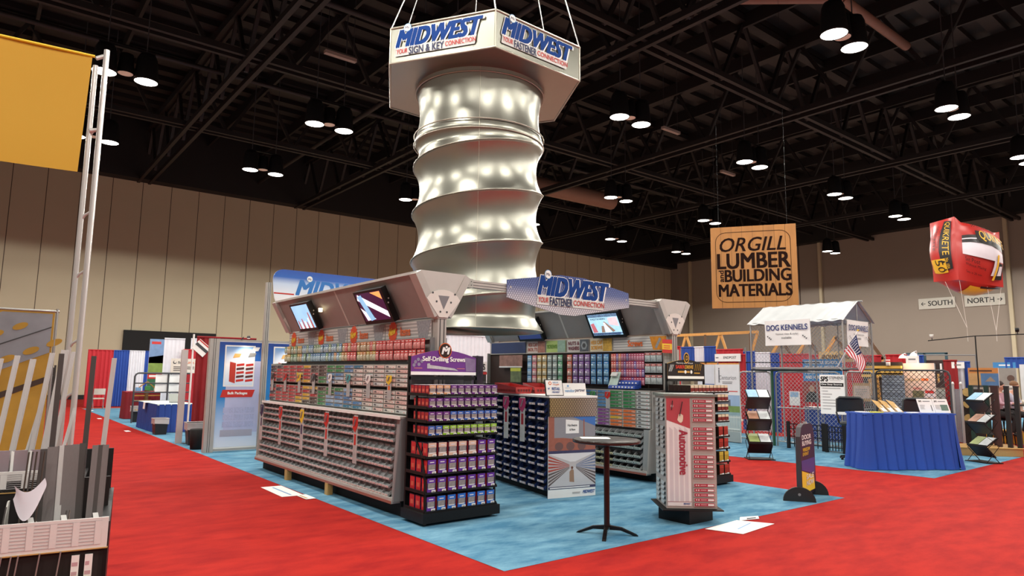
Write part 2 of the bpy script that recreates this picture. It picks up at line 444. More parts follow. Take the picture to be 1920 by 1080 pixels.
def shaft_r(th, z):
    zc = z
    if zc > ZTH:      # plain neck between thread and head
        t = (zc-ZTH)/(ZTOP-ZTH)
        return R0 + .03 - .09*sin(pi*min(1, t*1.0))
    ph = ((zc - ZOFF)/PITCH - (th/(2*pi))) % 1.0
    s_ = 1-(2*ph-1)**2
    k = min(1, max(0, zc/.22)); kt = min(1, (ZTH-zc)/.2)
    base = R0 + .03 - AMP*s_
    flat = R0 + .035
    r = base*k + flat*(1-k)
    return r*kt + (R0+.03)*(1-kt)
def shaft(u, v):
    th = 2*pi*u; z = ZTOP*v; r = shaft_r(th - radians(234.6), z)
    return (r*cos(th), r*sin(th), z)
sh.grid(shaft, 96, 150, foil)
sh.build('threaded_shaft', scr)
rg = MB()
for turn0 in range(-1, 4):
    pts = []
    for k in range(49):
        th = k/48*2*pi; z = ZOFF + (turn0 + th/(2*pi))*PITCH
        if 0.12 < z < 3.3:
            r = shaft_r(th, z)+.004; a = th + radians(234.6); pts.append((r*cos(a), r*sin(a), z))
    if len(pts) > 2: rg.tube(pts, .009, seam, 5, caps=False)
for z in (0.0, ZTH-.04, ZTH+.12, ZTOP-.08):
    r = R0 + .045 if z < .1 else R0+.035
    rg.tube([(r*cos(2*pi*k/48), r*sin(2*pi*k/48), z) for k in range(48)], .012, seam, 6, closed=True)
a = radians(234.6)
rg.tube([((shaft_r(0, z*ZTOP/60)+.003)*cos(a), (shaft_r(0, z*ZTOP/60)+.003)*sin(a), z*ZTOP/60) for z in range(61)], .006, seam, 5)
rg.build('seam_rings', scr)
cb = MB()
for i in range(6):
    t_ = Vector((0.5*hv[i].x, 0.5*hv[i].y, 13.2-2.49))
    cb.tube([hv[i]+Z_*zt, (hv[i].x*.35+(i-2.5)*.35, hv[i].y*.35, 13.2-2.49)], .012, galv, 5)
cb.build('suspension_cable', scr)
# ---------------------------------------------------------------- the two long gondolas
sheet = mat('hood_sheet', '8d8783', 0.5, 0.1)
frame_g = mat('frame_grey', 'b3afa9', 0.45, 0.25)
bin_g = mat('bin_grey', '989c9d', 0.5)
bin_in = mat('bin_inside', '4d5254', 0.7)
lab_w = mat('bin_label', 'eee9e6', 0.6, var=0.05, scale=60)
lab_r = mat('bin_label_red', 'b5332c', 0.6)
stripe = mat('silver_stripe', 'cfcdca', 0.5)
stripe2 = mat('silver_stripe_dark', 'a3a2a1', 0.5)
steel_pic = mat('photo_steel', '8f9196', 0.5, var=0.5, scale=30)
rail_bounce = mat('rail_red_reflection', '9b5a4a', 0.5)  # carpet's red reflection put into the colour of the rail's lower strip
GL = 5.1
def gondola(name, label, loc, F):
    """F: x of the near face for bins, drawers, peg wall, header (all negative, the aisle side), and their heights"""
    g = thing(name, label, 'shelving', loc)
    m = MB(); m.box(-.46, .46, .04, GL-.04, 0, F['kick'], blackm); m.build('plinth', g)
    m = MB()
    m.prism([(-.06,0,.1),(.06,0,.1),(.06,0,2.4),(-.06,0,2.4)], (0,GL,0), sheet)
    xb, z0, z1 = F['bin']
    m.prism([(xb+.12,.02,z0),(F['drw'][0]+.1,.02,z1),(-.06,.02,z1),(-.06,.02,z0)], (0,GL-.04,0), grey)
    m.prism([(-xb-.12,.02,z0),(-F['drw'][0]-.1,.02,z1),(.06,.02,z1),(.06,.02,z0)], (0,GL-.04,0), grey)
    m.build('back_panel', g)
    for y in (0.0, GL-.03):
        m = MB(); xd, d0, d1 = F['drw']; xp, p0, p1 = F['peg']
        prof = [(xb, z0-.02), (xb+.07, z1), (xd, z1+.02), (xd, d1), (xp+.02, d1+.02), (xp+.02, 2.2)]
        m.prism([(x, y, z) for x, z in prof] + [(-x, y, z) for x, z in prof[::-1]], (0, .03, 0), frame_g if y else F['end'])
        m.build('end_panel', g)
    m = MB(); m.box(xb-.012, xb+.11, .03, GL, z0-.045, z0+.01, lgrey)
    m.box(xb-.016, xb-.012, .03, GL, z0-.045, z0-.012, rail_bounce)
    for k in range(120): m.box(xb-.014, xb+.02, .05+k*.042, .067+k*.042, z0+.01, z0+.022, lgrey)
    m.build('bottom_rail', g)
    m = MB()   # flat filler beside the bins at the near end
    m.prism([(xb+.07,.03,z0),(xb+.115,.03,z1),(xb+.13,.03,z1),(xb+.1,.03,z0)], (0,.15,0), bin_g); m.build('filler_panel', g)
    if F.get('shelf'):
        m = MB(); m.box(xb+.06, -.1, .0, GL, z1+.005, z1+.03, lgrey); m.box(xb+.055, xb+.06, 0, GL, z1-.005, z1+.034, white)
        m.build('price_shelf', g)
    xp, p0, p1 = F['peg']
    m = MB(); m.box(xp-.08, xp+.14, .03, GL-.03, p0-.045, p0-.02, blackm); m.build('peg_shelf', g)
    m = MB(); m.box(xp+.1, xp+.115, .03, GL-.03, p0-.02, p1+.02, F['pegm']); m.build('peg_board', g)
    m = MB(); m.box(F['hdr']+.012, F['hdr']+.05, .02, GL-.02, 2.19, 2.45, frame_g); m.box(F['hdr']-.03, F['hdr']+.03, .02, GL-.02, 2.175, 2.19, lgrey); m.build('header_rail', g)
    for y in (-.065, GL-.065):
        m = MB(); m.box(-.065, .065, y, y+.13, 0, 2.44, frame_g)
        for s in (-1, 1): m.box(s*.03-.006, s*.03+.006, y-.004, y, 0, 2.44, dgrey)
        m.build('post', g)
        m = MB()
        m.prism([(-.07,y-.01,2.44),(.07,y-.01,2.44),(.40,y-.01,3.0),(.34,y-.01,3.05),(-.34,y-.01,3.05),(-.40,y-.01,3.0)], (0,.15,0), lgrey)
        hub = m.build('hub', g)
        m = MB(); yy = y-.012
        m.prism([(-.065,yy,2.46),(.065,yy,2.46)]+[(.27*cos(a)*1.02, yy, 2.62+.2*sin(a)) for a in [pi*.12+k*pi*.76/8 for k in range(9)]], (0,-.014,0), mat('hub_plate', 'd6d1ca', .4))
        m.poly([(-.085,yy-.016,2.74),(0,yy-.016,2.56),(.085,yy-.016,2.74)], mat('hub_triangle', '77767a', .5))
        for x, z in ((-.17,2.77),(.17,2.77),(-.11,2.66),(.11,2.66),(-.05,2.53),(.05,2.53)): m.disc((x,yy-.017,z), X_, Z_, .014, dgrey, 10)
        m.build('hub_cover', hub)
        for s in (-1, 1):
            m = MB(); m.bar((s*.085,y+.065,2.48), (s*.385,y+.065,3.02), .1, .17, frame_g, up=(0,1,0)); m.build('hub_flange', hub)
    for s in (-1, 1):
        for a, b in ((.02, 2.5), (2.53, GL-.02)):
            m = MB(); m.prism([(s*.085,a,2.47),(s*.375,a,3.01),(s*.36,a,3.025),(s*.06,a,2.49)], (0,b-a,0), sheet); m.build('hood_panel', g)
        m = MB(); m.box(min(s*.345,s*.4), max(s*.345,s*.4), 0, GL, 3.0, 3.035, lgrey); m.prism([(s*.09,2.495,2.47),(s*.38,2.495,3.01),(s*.365,2.495,3.03),(s*.07,2.495,2.49)], (0,.04,0), lgrey); m.build('hood_trim', g)
    return g
# left gondola (aisle side) and right gondola
FA = dict(kick=.2, bin=(-.59,.21,1.175), drw=(-.40,1.2,1.87), peg=(-.14,1.905,2.2), hdr=-.085, shelf=True, end=grey, pegm=mat('pegboard_grey','6b6a68',.7))
FB = dict(kick=.14, bin=(-.66,.17,.845), drw=(-.515,.85,1.485), peg=(-.22,1.545,2.16), hdr=-.12, end=frame_g, pegm=mat('pegboard_brown','35231c',.7))
gA = gondola('gondola_shelving', 'long grey fastener gondola beside the red aisle, with nine rows of grey bins', (4.70, 7.43, 0), FA)
gB = gondola('gondola_shelving', 'long grey gondola behind the bar table, with colourful packages on a dark peg wall', (9.42, 7.40, 0), FB)
m = MB()
for y in (1.93, 3.53): m.box(-.60, -.50, y-.05, y+.05, 0, .165, tan)
for i, y in enumerate((1.93, 3.53)):
    m = MB(); m.box(-.61, -.53, y-.05, y+.05, .0, .163, tan); m.build('wood_block', gA)

def put(bld, name, parent, label=None): return bld.build(name, parent, label)
# "New Items" header boards, four across the left gondola
def starburst(mb, c, u, v, r, m, n=14):
    c, u, v = Vector(c), Vector(u), Vector(v)
    mb.poly([c+u*((r if k % 2 else r*.8)*cos(pi*k/n))+v*((r if k % 2 else r*.8)*1.15*sin(pi*k/n)) for k in range(2*n)], m)
def stripes(mb, o, u, v, w, h):
    for k in range(5):
        a = Vector(o)+Vector(v)*(h*k/5); mb.quad(a, a+u*w, a+u*w+v*(h*.12), a+v*(h*.12), stripe2); mb.quad(a+v*(h*.12), a+u*w+v*(h*.12), a+u*w+v*(h/5), a+v*(h/5), stripe)
for k in range(4):
    y1 = GL-.03-k*1.26; w = 1.24; u = -Y_; o = Vector((-.094, y1, 2.195)); h = .235
    m = MB(); m.box(-.09, -.085, y1-w, y1, 2.195, 2.43, stripe); stripes(m, o, u, Z_, w, h)
    b = m.build('header_board', gA)
    m = MB(); o2 = o - X_*.003
    m.poly([o2+u*(w*.70)+Z_*h, o2+u*(w*.76), o2+u*(w*.93), o2+u*w+Z_*h], steel_pic)
    starburst(m, o2+u*(w*.18)+Z_*(h*.5)-X_*.002, u, Z_, .14, mat('burst_red', 'd4481f', .5))
    m.text('New', o2+u*(w*.095)+Z_*(h*.22)-X_*.006, (u+Z_*.22).normalized(), Z_, .19, .105, yellow, .15, .05)
    m.text('Items', o2+u*(w*.36)+Z_*(h*.22)-X_*.006, u, Z_, .27, .12, orange, 0, .04)
    m.build('header_graphic', b)
# category header boards on the right gondola
hb = [(0.0,1.25,'Screws','stripes'),(1.27,1.86,'HEX CAP|SCREWS','y'),(1.88,2.5,'NUTS &|WASHERS','m'),(2.54,3.14,'SCREWS','g'),(3.16,3.75,'HEX CAP|BOLTS','p'),(3.8,5.05,'','b')]
for y0, y1, tx, kd in hb:
    w = y1-y0-.02; u = -Y_; o = Vector((-.129, y1-.01, 2.195)); h = .235
    base = {'stripes': stripe, 'y': mat('hdr_cream','e9dfc4',.5), 'm': stripe, 'g': mat('hdr_lime','a9c070',.5), 'p': mat('hdr_pinkish','dccfc8',.5), 'b': mat('hdr_navy','2a3c66',.5)}[kd]
    m = MB(); m.box(-.125, -.12, y0+.01, y1-.01, 2.195, 2.43, base); b = m.build('header_board', gB)
    if not tx: continue
    m = MB(); o2 = o-X_*.003
    if kd == 'stripes':
        stripes(m, o, u, Z_, w, h)
        m.quad(o2+u*.86+Z_*h, o2+u*.94, o2+u*w, o2+u*w+Z_*h, mat('hdr_orange_photo','c98326',.5,var=.5,scale=14))
        m.bar(o2+u*1.0+Z_*.03, o2+u*1.1+Z_*.2, .004, .05, steel_pic, up=Y_)
        m.text('Screws', o2+u*.36+Z_*.07-X_*.003, u, Z_, .34, .11, orange, 0, .05)
    else:
        pc = {'y': mat('hdr_photo_gold','c9a040',.5,var=.6,scale=22), 'm': mat('hdr_photo_nut','4d545c',.4,var=.6,scale=18), 'g': mat('hdr_photo_wing','8fae9d',.5,var=.4,scale=18), 'p': mat('hdr_photo_pink','a06a5a',.5,var=.6,scale=18)}[kd]
        m.quad(o2+u*(w*.6)+Z_*h, o2+u*(w*.6), o2+u*w, o2+u*w+Z_*h, pc)
        tc_ = {'y': mat('hdr_gold_text','dd9a1c',.5), 'm': mat('hdr_maroon','6e2434',.5), 'g': mat('hdr_green_text','5f8a2a',.5), 'p': mat('hdr_rust','a2503c',.5)}[kd]
        L = tx.split('|')
        for i, t_ in enumerate(L): m.text(t_, o2+u*.03+Z_*(h*(.56 if i == 0 and len(L) > 1 else .14 if len(L) > 1 else .35))-X_*.003, u, Z_, w*.52, h*.3, tc_, 0, .05)
        if kd == 'm':
            m.disc(o2+u*(w*.8)+Z_*(h*.5)-X_*.004, u, Z_, .09, mat('nut_steel','8f979c',.4), 6); m.disc(o2+u*(w*.8)+Z_*(h*.5)-X_*.006, u, Z_, .045, dgrey, 16)
    m.build('header_graphic', b)
for y_, c_ in ((-.07, 1),):
    m = MB(); o = Vector((-.30, -.075, 2.2)); m.box(-.36, -.10, -.085, -.08, 2.13, 2.36, yellow)
    m.box(-.36, -.10, -.087, -.085, 2.29, 2.36, red); m.box(-.36, -.10, -.087, -.085, 2.13, 2.19, red)
    m.lines((-.32,-.088,2.2), X_, Z_, .18, .07, 2, orange); m.build('flag_sign', gB)

# grey bins (the gondolas' open scoops)
def bin_mesh(w, d, h, body, inside, lab, split):
    m = MB(); t = .004
    m.add([(0,0,0),(0,w,0),(d,w,h*.55),(d,0,h*.55)], [(0,1,2,3)], body)          # sloped floor underside
    m.add([(.006,t,.006),(.006,w-t,.006),(d,w-t,h*.55+.006),(d,t,h*.55+.006)], [(0,1,2,3)], inside)
    m.prism([(0,0,0),(d,0,h*.55),(d,0,h*1.02),(d*.72,0,h*1.02),(0,0,h*.42)], (0,t,0), body)
    m.prism([(0,w-t,0),(d,w-t,h*.55),(d,w-t,h*1.02),(d*.72,w-t,h*1.02),(0,w-t,h*.42)], (0,t,0), body)
    m.box(d-t, d, 0, w, h*.5, h*1.02, body)
    m.prism([(0,t,0),(.006,t,0),(.004,t,h*.36),(-.004,t,h*.36)], (0,w-2*t,0), body)
    if split: m.prism([(.0,w/2-.003,.0),(d,w/2-.003,h*.55),(d*.7,w/2-.003,h*.95),(0,w/2-.003,h*.4)], (0,.006,0), body)
    l = MB()
    if lab == 'g':
        for a, b in ((.006, w/2-.004), (w/2+.004, w-.006)):
            l.quad((-.006,b,h*.03),(-.006,a,h*.03),(-.009,a,h*.34),(-.009,b,h*.34), lab_w)
            for q in range(3): l.quad((-.010,a+.012+q*.02,h*.08),(-.010,a+.004+q*.02,h*.08),(-.0105,a+.004+q*.02,h*.24),(-.0105,a+.012+q*.02,h*.24), lab_r)
    else:
        l.quad((-.006,w-.006,h*.04),(-.006,.006,h*.04),(-.009,.006,h*.42),(-.009,w-.006,h*.42), lab)
        for q in range(4): l.quad((-.0105,w*.15+q*w*.22+.016,h*.12),(-.0105,w*.15+q*w*.22,h*.12),(-.0105,w*.15+q*w*.22,h*.3),(-.0105,w*.15+q*w*.22+.016,h*.3), dgrey)
    return m.mesh('bin'), l.mesh('label')
bmA = bin_mesh(.172, .075, .088, bin_g, bin_g, 'g', False)
BZ = (1.080,.985,.89,.755,.665,.565,.43,.335,.235)
NC = 28
for r_, z in enumerate(BZ):
    for c in range(NC):
        y = .19 + c*.1735; f = (z-.21)/.96
        o = bpy.data.objects.new('parts_bin', bmA[0]); COL.objects.link(o); o.location = (4.70-.560+.075*f, 7.43+y, z-.012)
        solo(o, 'grey open parts bin, %s row down, %s from the aisle gondola\'s near end' % (nth(r_+1), nth(c+1)), 'bin', 'grey bins along the left gondola')
        l = bpy.data.objects.new('label', bmA[1]); COL.objects.link(l); l.parent = o
lab_y = mat('bin_label_yellow', 'd9cfa0', 0.6); lab_g = mat('bin_label_pale', 'b9c6bd', .6)
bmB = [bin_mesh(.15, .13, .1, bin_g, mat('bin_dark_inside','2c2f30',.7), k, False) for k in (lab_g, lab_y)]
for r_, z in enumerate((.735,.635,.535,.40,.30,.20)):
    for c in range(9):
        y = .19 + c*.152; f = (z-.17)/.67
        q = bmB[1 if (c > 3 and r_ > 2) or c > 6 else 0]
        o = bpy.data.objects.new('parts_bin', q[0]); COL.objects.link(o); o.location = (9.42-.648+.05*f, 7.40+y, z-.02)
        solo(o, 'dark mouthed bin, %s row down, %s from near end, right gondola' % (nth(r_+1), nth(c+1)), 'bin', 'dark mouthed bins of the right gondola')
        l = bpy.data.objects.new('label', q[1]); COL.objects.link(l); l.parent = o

# small-parts drawer cabinets standing on the gondolas
DC = dict(n='2b2e44', r='b0343a', y='d2a72c', k='3d2e2c', g='2f7d47', b='4c7fb0', t='2c6f8f', w='d8d2ca', p='d9b7b0', u='7c3f86', o='dd6f34', e='c7ccca', l='93b6d6', s='bdbab4')
dframe = mat('drawer_frame', 'b4b1ab', .45)
_dm = {}
def drawer_mesh(ch, w, h):
    k = (ch, round(w, 3), round(h, 3))
    if k not in _dm:
        m = MB(); c = mat('drawer_ink_'+ch, DC[ch], .5, var=.12, scale=50)
        m.box(-.012, .16, 0, w, 0, h, dframe)
        m.quad((-.014,w*.97,h*.1),(-.014,w*.03,h*.1),(-.014,w*.03,h*.9),(-.014,w*.97,h*.9), c)
        m.quad((-.0155,w*.30,h*.25),(-.0155,w*.08,h*.25),(-.0155,w*.08,h*.5),(-.0155,w*.30,h*.5), white)
        m.quad((-.0155,w*.9,h*.3),(-.0155,w*.62,h*.3),(-.0155,w*.70,h*.74),(-.0155,w*.86,h*.74), mat('drawer_photo','5a5a5e',.5,var=.5,scale=60) if ch in 'wpes' else mat('drawer_tint_'+ch, DC[ch], .5, var=.6, scale=70))
        m.quad((-.0157,w*.28,h*.3),(-.0157,w*.14,h*.3),(-.0157,w*.14,h*.42),(-.0157,w*.28,h*.42), c if ch not in 'wpes' else red)
        m.box(-.02, -.012, w*.46, w*.56, h*.3, h*.42, dframe)
        _dm[k] = m.mesh('drawer')
    return _dm[k]
def cabinet(loc, cols, pw, ph, label, rows=5, group=None, depth=.17):
    W_ = len(cols)*pw; H_ = rows*ph+.012
    t = thing('drawer_cabinet', label, 'cabinet', loc, 0, group)
    m = MB(); m.box(.002, depth, 0, W_, 0, .005, dframe); m.box(.002, depth, 0, W_, H_-.005, H_, dframe); m.box(depth-.005, depth, 0, W_, 0, H_, dframe)
    for k in range(len(cols)+1): m.box(-.006, depth, max(0,k*pw-.004), min(W_,k*pw+.004), 0, H_, dframe)
    m.build('body', t)
    for c, seq in enumerate(cols):
        for r in range(rows):
            o = bpy.data.objects.new('drawer', drawer_mesh(seq[r % len(seq)], pw-.014, ph-.008)); COL.objects.link(o); o.parent = t; o.location = (0, c*pw+.007, H_-.01-(r+1)*ph+.008)
# columns listed from the near end
topc = ['wpwew','wewpw','pwewe','wwewp', 'twepw','bbwwp','ggble','ggbbl','kkkgg','kkrkk','yrrry','rryry','rrrrr','rrrrr','nrrrn','nnrrr']
botc = ['pwpwe','wewpw','pwwep','ewpwe', 'wpwbt','lbbbt','gbblb','ggllb','kgggg','ykrkk','yryyk','rrryy','rrrrr','rrrrr','rnrrr','nrnrn']
for q in range(4):
    for tier, cols, z in ((0, topc, 1.552), (1, botc, 1.216)):
        pos = ('nearest the purple screw rack', 'second from the purple screw rack', 'third from the purple screw rack', 'at the far end')[q]
        cabinet((4.295, 7.467+q*1.2555, z), cols[q*4:q*4+4], .3135, .0575, 'grey drawer cabinet, %s tier, %s, left gondola' % (('upper', 'lower')[tier], pos), group='drawer cabinets on the left gondola')
bt = [['eeeee','eeeee'],['ggggg','ggggg'],['bbbbb','bbbbl'],['lllll','lllll']]
bb = [['eeeee','eeeee'],['ooooo','ooyoo'],['uuuuu','lllll'],['lllll','lblbl']]
for q in range(4):
    for tier, cols, z in ((0, bt, 1.175), (1, bb, .855)):
        w_ = ('pale grey','green','blue','light blue') if tier == 0 else ('pale grey','orange','purple and blue','light blue')
        a = (0, .31, .92, 1.53)[q]; cc = cols[q][:1] if q == 0 else cols[q]
        cabinet((8.905, 7.45+a, z), cc, .305, .0605, 'drawer cabinet with %s labels, %s tier, behind the bar table' % (w_[q], ('upper','lower')[tier]), group='drawer cabinets on the right gondola')

# clear sample strips hanging in front of bins and drawers
clear = mat('clear_plastic', 'cfd2d2', .25, var=.04, alpha=.62)
def strip(loc, h, topc, ink, label, grp, w=.11):
    t = thing('sample_strip', label, 'sign strip', loc, 0, grp)
    m = MB(); m.box(-.006, .0, 0, w, -h, -h*.0, clear); m.build('sleeve', t)
    m = MB(); hh = .17 if h > .5 else .1
    m.prism([(-.012,-.02,-hh*.1),(-.012,w+.02,-hh*.1),(-.012,w+.02,-hh),(-.012,w*.5,-hh*1.35),(-.012,-.02,-hh*.8)], (.004,0,0), topc)
    m.bar((-.018,.03,-hh*.25), (-.018,w-.03,-hh*.85), .006, .02, steel_pic, up=X_); m.build('picture_tag', t)
    m = MB(); m.quad((-.0075,w*.75,-h*.62),(-.0075,w*.25,-h*.62),(-.0075,w*.25,-hh*1.45),(-.0075,w*.75,-hh*1.45), ink)
    m.lines((-.0076,w*.9,-h*.97), -Y_, Z_, w*.8, h*.3, 9, stripe2, .3, 3); m.build('print', t)
for i, (y, c_, k_) in enumerate(((8.43,red,red),(9.38,red,red),(10.32,yellow,navy),(11.26,red,red),(12.2,navy,navy))):
    strip((4.09, y, 1.165), .63, c_, k_, 'clear strip, %s picture tag, over the grey bins, %s from the near end' % (('red','red','yellow','red','navy')[i], nth(i+1)), 'tall strips over the grey bins')
for i, (y, c_) in enumerate(((7.86,yellow),(8.46,white),(9.09,mat('teal_print','4a9aa0',.5)),(9.73,white),(10.37,dgrey),(10.97,yellow),(11.62,red),(12.26,dgrey))):
    strip((4.262, y, 1.715), .32, c_, (orange if i == 0 else stripe2), 'short clear strip with %s tag over the drawers, %s from the near end' % (('yellow','white','teal','white','dark grey','yellow','red','dark grey')[i], nth(i+1)), 'short strips over the drawers', .1)
for i, (y, c_) in enumerate(((8.35,red),(8.72,green),(9.03,white))):
    strip((8.875, y, 1.46), .3, c_, stripe2, 'short clear strip with %s tag on the drawers behind the bar table' % ('red','green','white')[i], 'strips on the right gondola', .09)

# hanging packages
def pouch(col, w, h, head, clearc):
    t = MB(); t.box(-.004, .0, 0, w, 0, h, mat('pack_'+col, col, .45, var=.25, scale=60))
    p = MB(); p.grid(lambda u, v: (-.006-.022*sin(pi*u)*sin(pi*min(1, v*1.05))**.6, w*.06+w*.88*u, h*.05+h*.62*v), 4, 4, mat('pouch_'+clearc, clearc, .22, var=.5, scale=45))
    q = MB(); q.quad((-.0045,w*.96,h*.72),(-.0045,w*.04,h*.72),(-.0045,w*.04,h*.97),(-.0045,w*.96,h*.97), mat('head_'+head, head, .45)); q.quad((-.0055,w*.8,h*.8),(-.0055,w*.2,h*.8),(-.0055,w*.2,h*.88),(-.0055,w*.8,h*.88), white)
    return t.mesh('card'), p.mesh('pouch'), q.mesh('header_card')
def hang_pack(meshes, loc, label, grp):
    o = bpy.data.objects.new('hanging_package', meshes[0]); COL.objects.link(o); o.location = loc
    solo(o, label, 'package', grp)
    for n_, me in (('pouch', meshes[1]), ('header_card', meshes[2])):
        c = bpy.data.objects.new(n_, me); COL.objects.link(c); c.parent = o
kinds = {k: pouch(*v) for k, v in dict(r=('c9343a',.095,.132,'d44a44','d98a86'), o=('b98a5a',.095,.132,'d98a4a','c7b49a'), b=('7fa0b8',.095,.132,'3f7fb5','a9bcc8'), g=('8fa68f',.095,.132,'5f9a5a','b4bfae'), y=('b0a070',.095,.132,'d6b13c','c4bca0')).items()}
NP = 48
for row, z in ((0, 2.058), (1, 1.915)):
    for c in range(NP):
        k = 'r' if c < 13 else random.choice('oroyo') if c < 24 else random.choice('gobgb') if c < 28 else random.choice('bbgbg') if c < 40 else random.choice('yoyg')
        cn = {'r':'red','o':'tan','b':'blue','g':'green','y':'yellow'}[k]
        hang_pack(kinds[k], (4.535+random.uniform(-.008,.008), 7.50+c*.1045, z), '%s tagged clear package, %s peg row, %s from near end, under New Items boards' % (cn, ('upper','lower')[row], nth(c+1)), 'small packages under the New Items header')
# right gondola's peg wall
pk = {k: pouch(*v) for k, v in dict(bl=('2f77b8',.13,.135,'3f8fd0','7fa9c6'), pu=('7d46a0',.13,.135,'8f5ab5','a79ab5'), re=('d24a3c',.13,.135,'e06a4c','c9a99a'), ta=('d0a85c',.13,.135,'dcb060','c9bfa4'), sl=('7f8f8a',.13,.135,'8fa09a','b6beb8'), gr=('4a9a6a',.13,.135,'5cae7a','a5bfae'), sb=('5f9ac8',.13,.135,'6faad6','a9c0cf'), pk=('cf7a80',.13,.135,'dd6a78','d0b4b0')).items()}
pn = dict(bl='blue', pu='purple', re='orange red', ta='tan', sl='grey', gr='green', sb='sky blue', pk='pink')
seq1 = ['bl','bl','bl','pu','pu','pu','re']; seq2 = ['gr','sl','sl','ta','ta','pk','sb']
for row, z in enumerate((2.0, 1.86, 1.72, 1.575)):
    for c, k in enumerate(seq1):
        hang_pack(pk[k], (9.215, 7.40+1.29+c*.165, z), '%s rounded package, %s row down, %s of the bright block on the peg wall' % (pn[k], nth(row+1), nth(c+1)), 'bright packages on the right peg wall')
    for c, k in enumerate(seq2):
        hang_pack(pk[k], (9.215, 7.40+2.55+c*.16, z), '%s rounded package, %s row down, %s column, pale block behind the white signs' % (pn[k], nth(row+1), nth(c+1)), 'pale packages on the right peg wall')
slim = [pouch(c_, .056, .135, h_, p_) for c_, h_, p_ in (('d8443c','e05a48','d89a90'), ('b03a5c','c04a6c','c08a9c'), ('6b3f8f','7c50a2','9d8db0'), ('d06a3a','de7a48','d0a890'))]
sn = ('red','crimson','violet','orange')
for row, z in enumerate((2.0, 1.86, 1.72, 1.575)):
    for c in range(13):
        k = 3 if c == 9 else 0 if c > 10 else random.choice((1,2,1)) if c < 9 else 2
        hang_pack(slim[k], (9.215, 7.40+.44+c*.061, z), 'slim %s package on the dark peg wall, %s row down, %s from the near side' % (sn[k], nth(row+1), nth(c+1)), 'slim packages on the right peg wall')
bag = pouch('9aa5a8', .12, .16, 'b8443c', 'aab3b4')
for row, z in enumerate((1.985, 1.795, 1.60)):
    for c in range(3):
        hang_pack(bag, (9.205, 7.40+.04+c*.128, z), 'clear bag of parts with red header, %s row down, %s from the gondola end post' % (nth(row+1), nth(c+1)), 'clear bags at the end of the right peg wall')

# monitors leaning out from the hoods
def monitor(loc, flip, w, screen_fn, label):
    t = thing('wall_monitor', label, 'monitor', loc)
    s = -1
    T0, T1 = Vector((-.45, 0, 2.89)), Vector((-.21, 0, 2.44))      # slanted like the hood it hangs on
    d = (T1-T0); n = Vector((d.z, 0, -d.x)).normalized()
    n = -n if n.x > 0 else n
    m = MB(); c = (T0+T1)/2 + Y_*(-w/2)
    m.obox(c - n*.04, d/2, Y_*(w/2), n*.045, black); m.build('casing', t)
    m = MB(); m.bar(c-n*.085, c-n*.16, .2, .16, blackm); m.build('mount', t)
    o = T1 + n*.008 - d*.1; u = -Y_; v = -d.normalized(); H = d.length*.84; Wd = w*.88
    sc = MB(); screen_fn(sc, o + u*(w*.06), u, v, Wd, H, n); sc.build('screen', t)
    m = MB()
    for k in range(2): m.disc(T0*.55+T1*.45 - n*.02 - Y_*(w+.002) + Z_*.06*k, d.normalized(), n, .012, lgrey, 8)
    m.build('control_knob', t)
def scr_a(m, o, u, v, w, h, n):
    sky = mat('screen_sky', '8fc4e6', .3, emit=1.0, var=.2); m.quad(o, o+u*w, o+u*w+v*h, o+v*h, sky)
    rd = random.Random(4); wht = mat('screen_white', 'e9eef2', .3, emit=1.0); rdm = mat('screen_red', 'b0503f', .3, emit=.8)
    for k in range(7):
        a = o+u*(w*(.06+.125*k))+n*.002; t_ = h*(.25+.45*rd.random()); m.quad(a, a+u*(w*.09), a+u*(w*.07)+v*t_, a+u*(w*.02)+v*t_, wht if k % 2 else rdm)
def scr_b(m, o, u, v, w, h, n):
    m.quad(o, o+u*w, o+u*w+v*h, o+v*h, mat('screen_plum', '2a1438', .3, emit=.8, var=.3))
    wht = mat('screen_white', 'e9eef2', .3, emit=1.0); bl = mat('screen_blue', '7fb4d8', .3, emit=1.0)
    e = n*.002
    m.quad(o+v*(h*.78)+e, o+u*(w*.08)+v*(h*.98)+e, o+u*w+v*(h*.28)+e, o+u*w+v*(h*.06)+e, wht)
    m.quad(o+u*(w*.05)+v*(h*.9)+e*2, o+u*(w*.22)+v*(h*.95)+e*2, o+u*(w*.42)+v*(h*.05)+e*2, o+u*(w*.24)+v*(h*.0)+e*2, bl)
    m.poly([o+u*(w*.6)+v*(h*.98)+e, o+u*(w*.98)+v*(h*.98)+e, o+u*(w*.98)+v*(h*.7)+e], mat('screen_orange', 'e8a25c', .3, emit=1.0))
    m.poly([o+v*(h*.5)+e, o+u*(w*.45)+v*(h*.05)+e, o+u*(w*.1)+v*(h*.02)+e], wht)
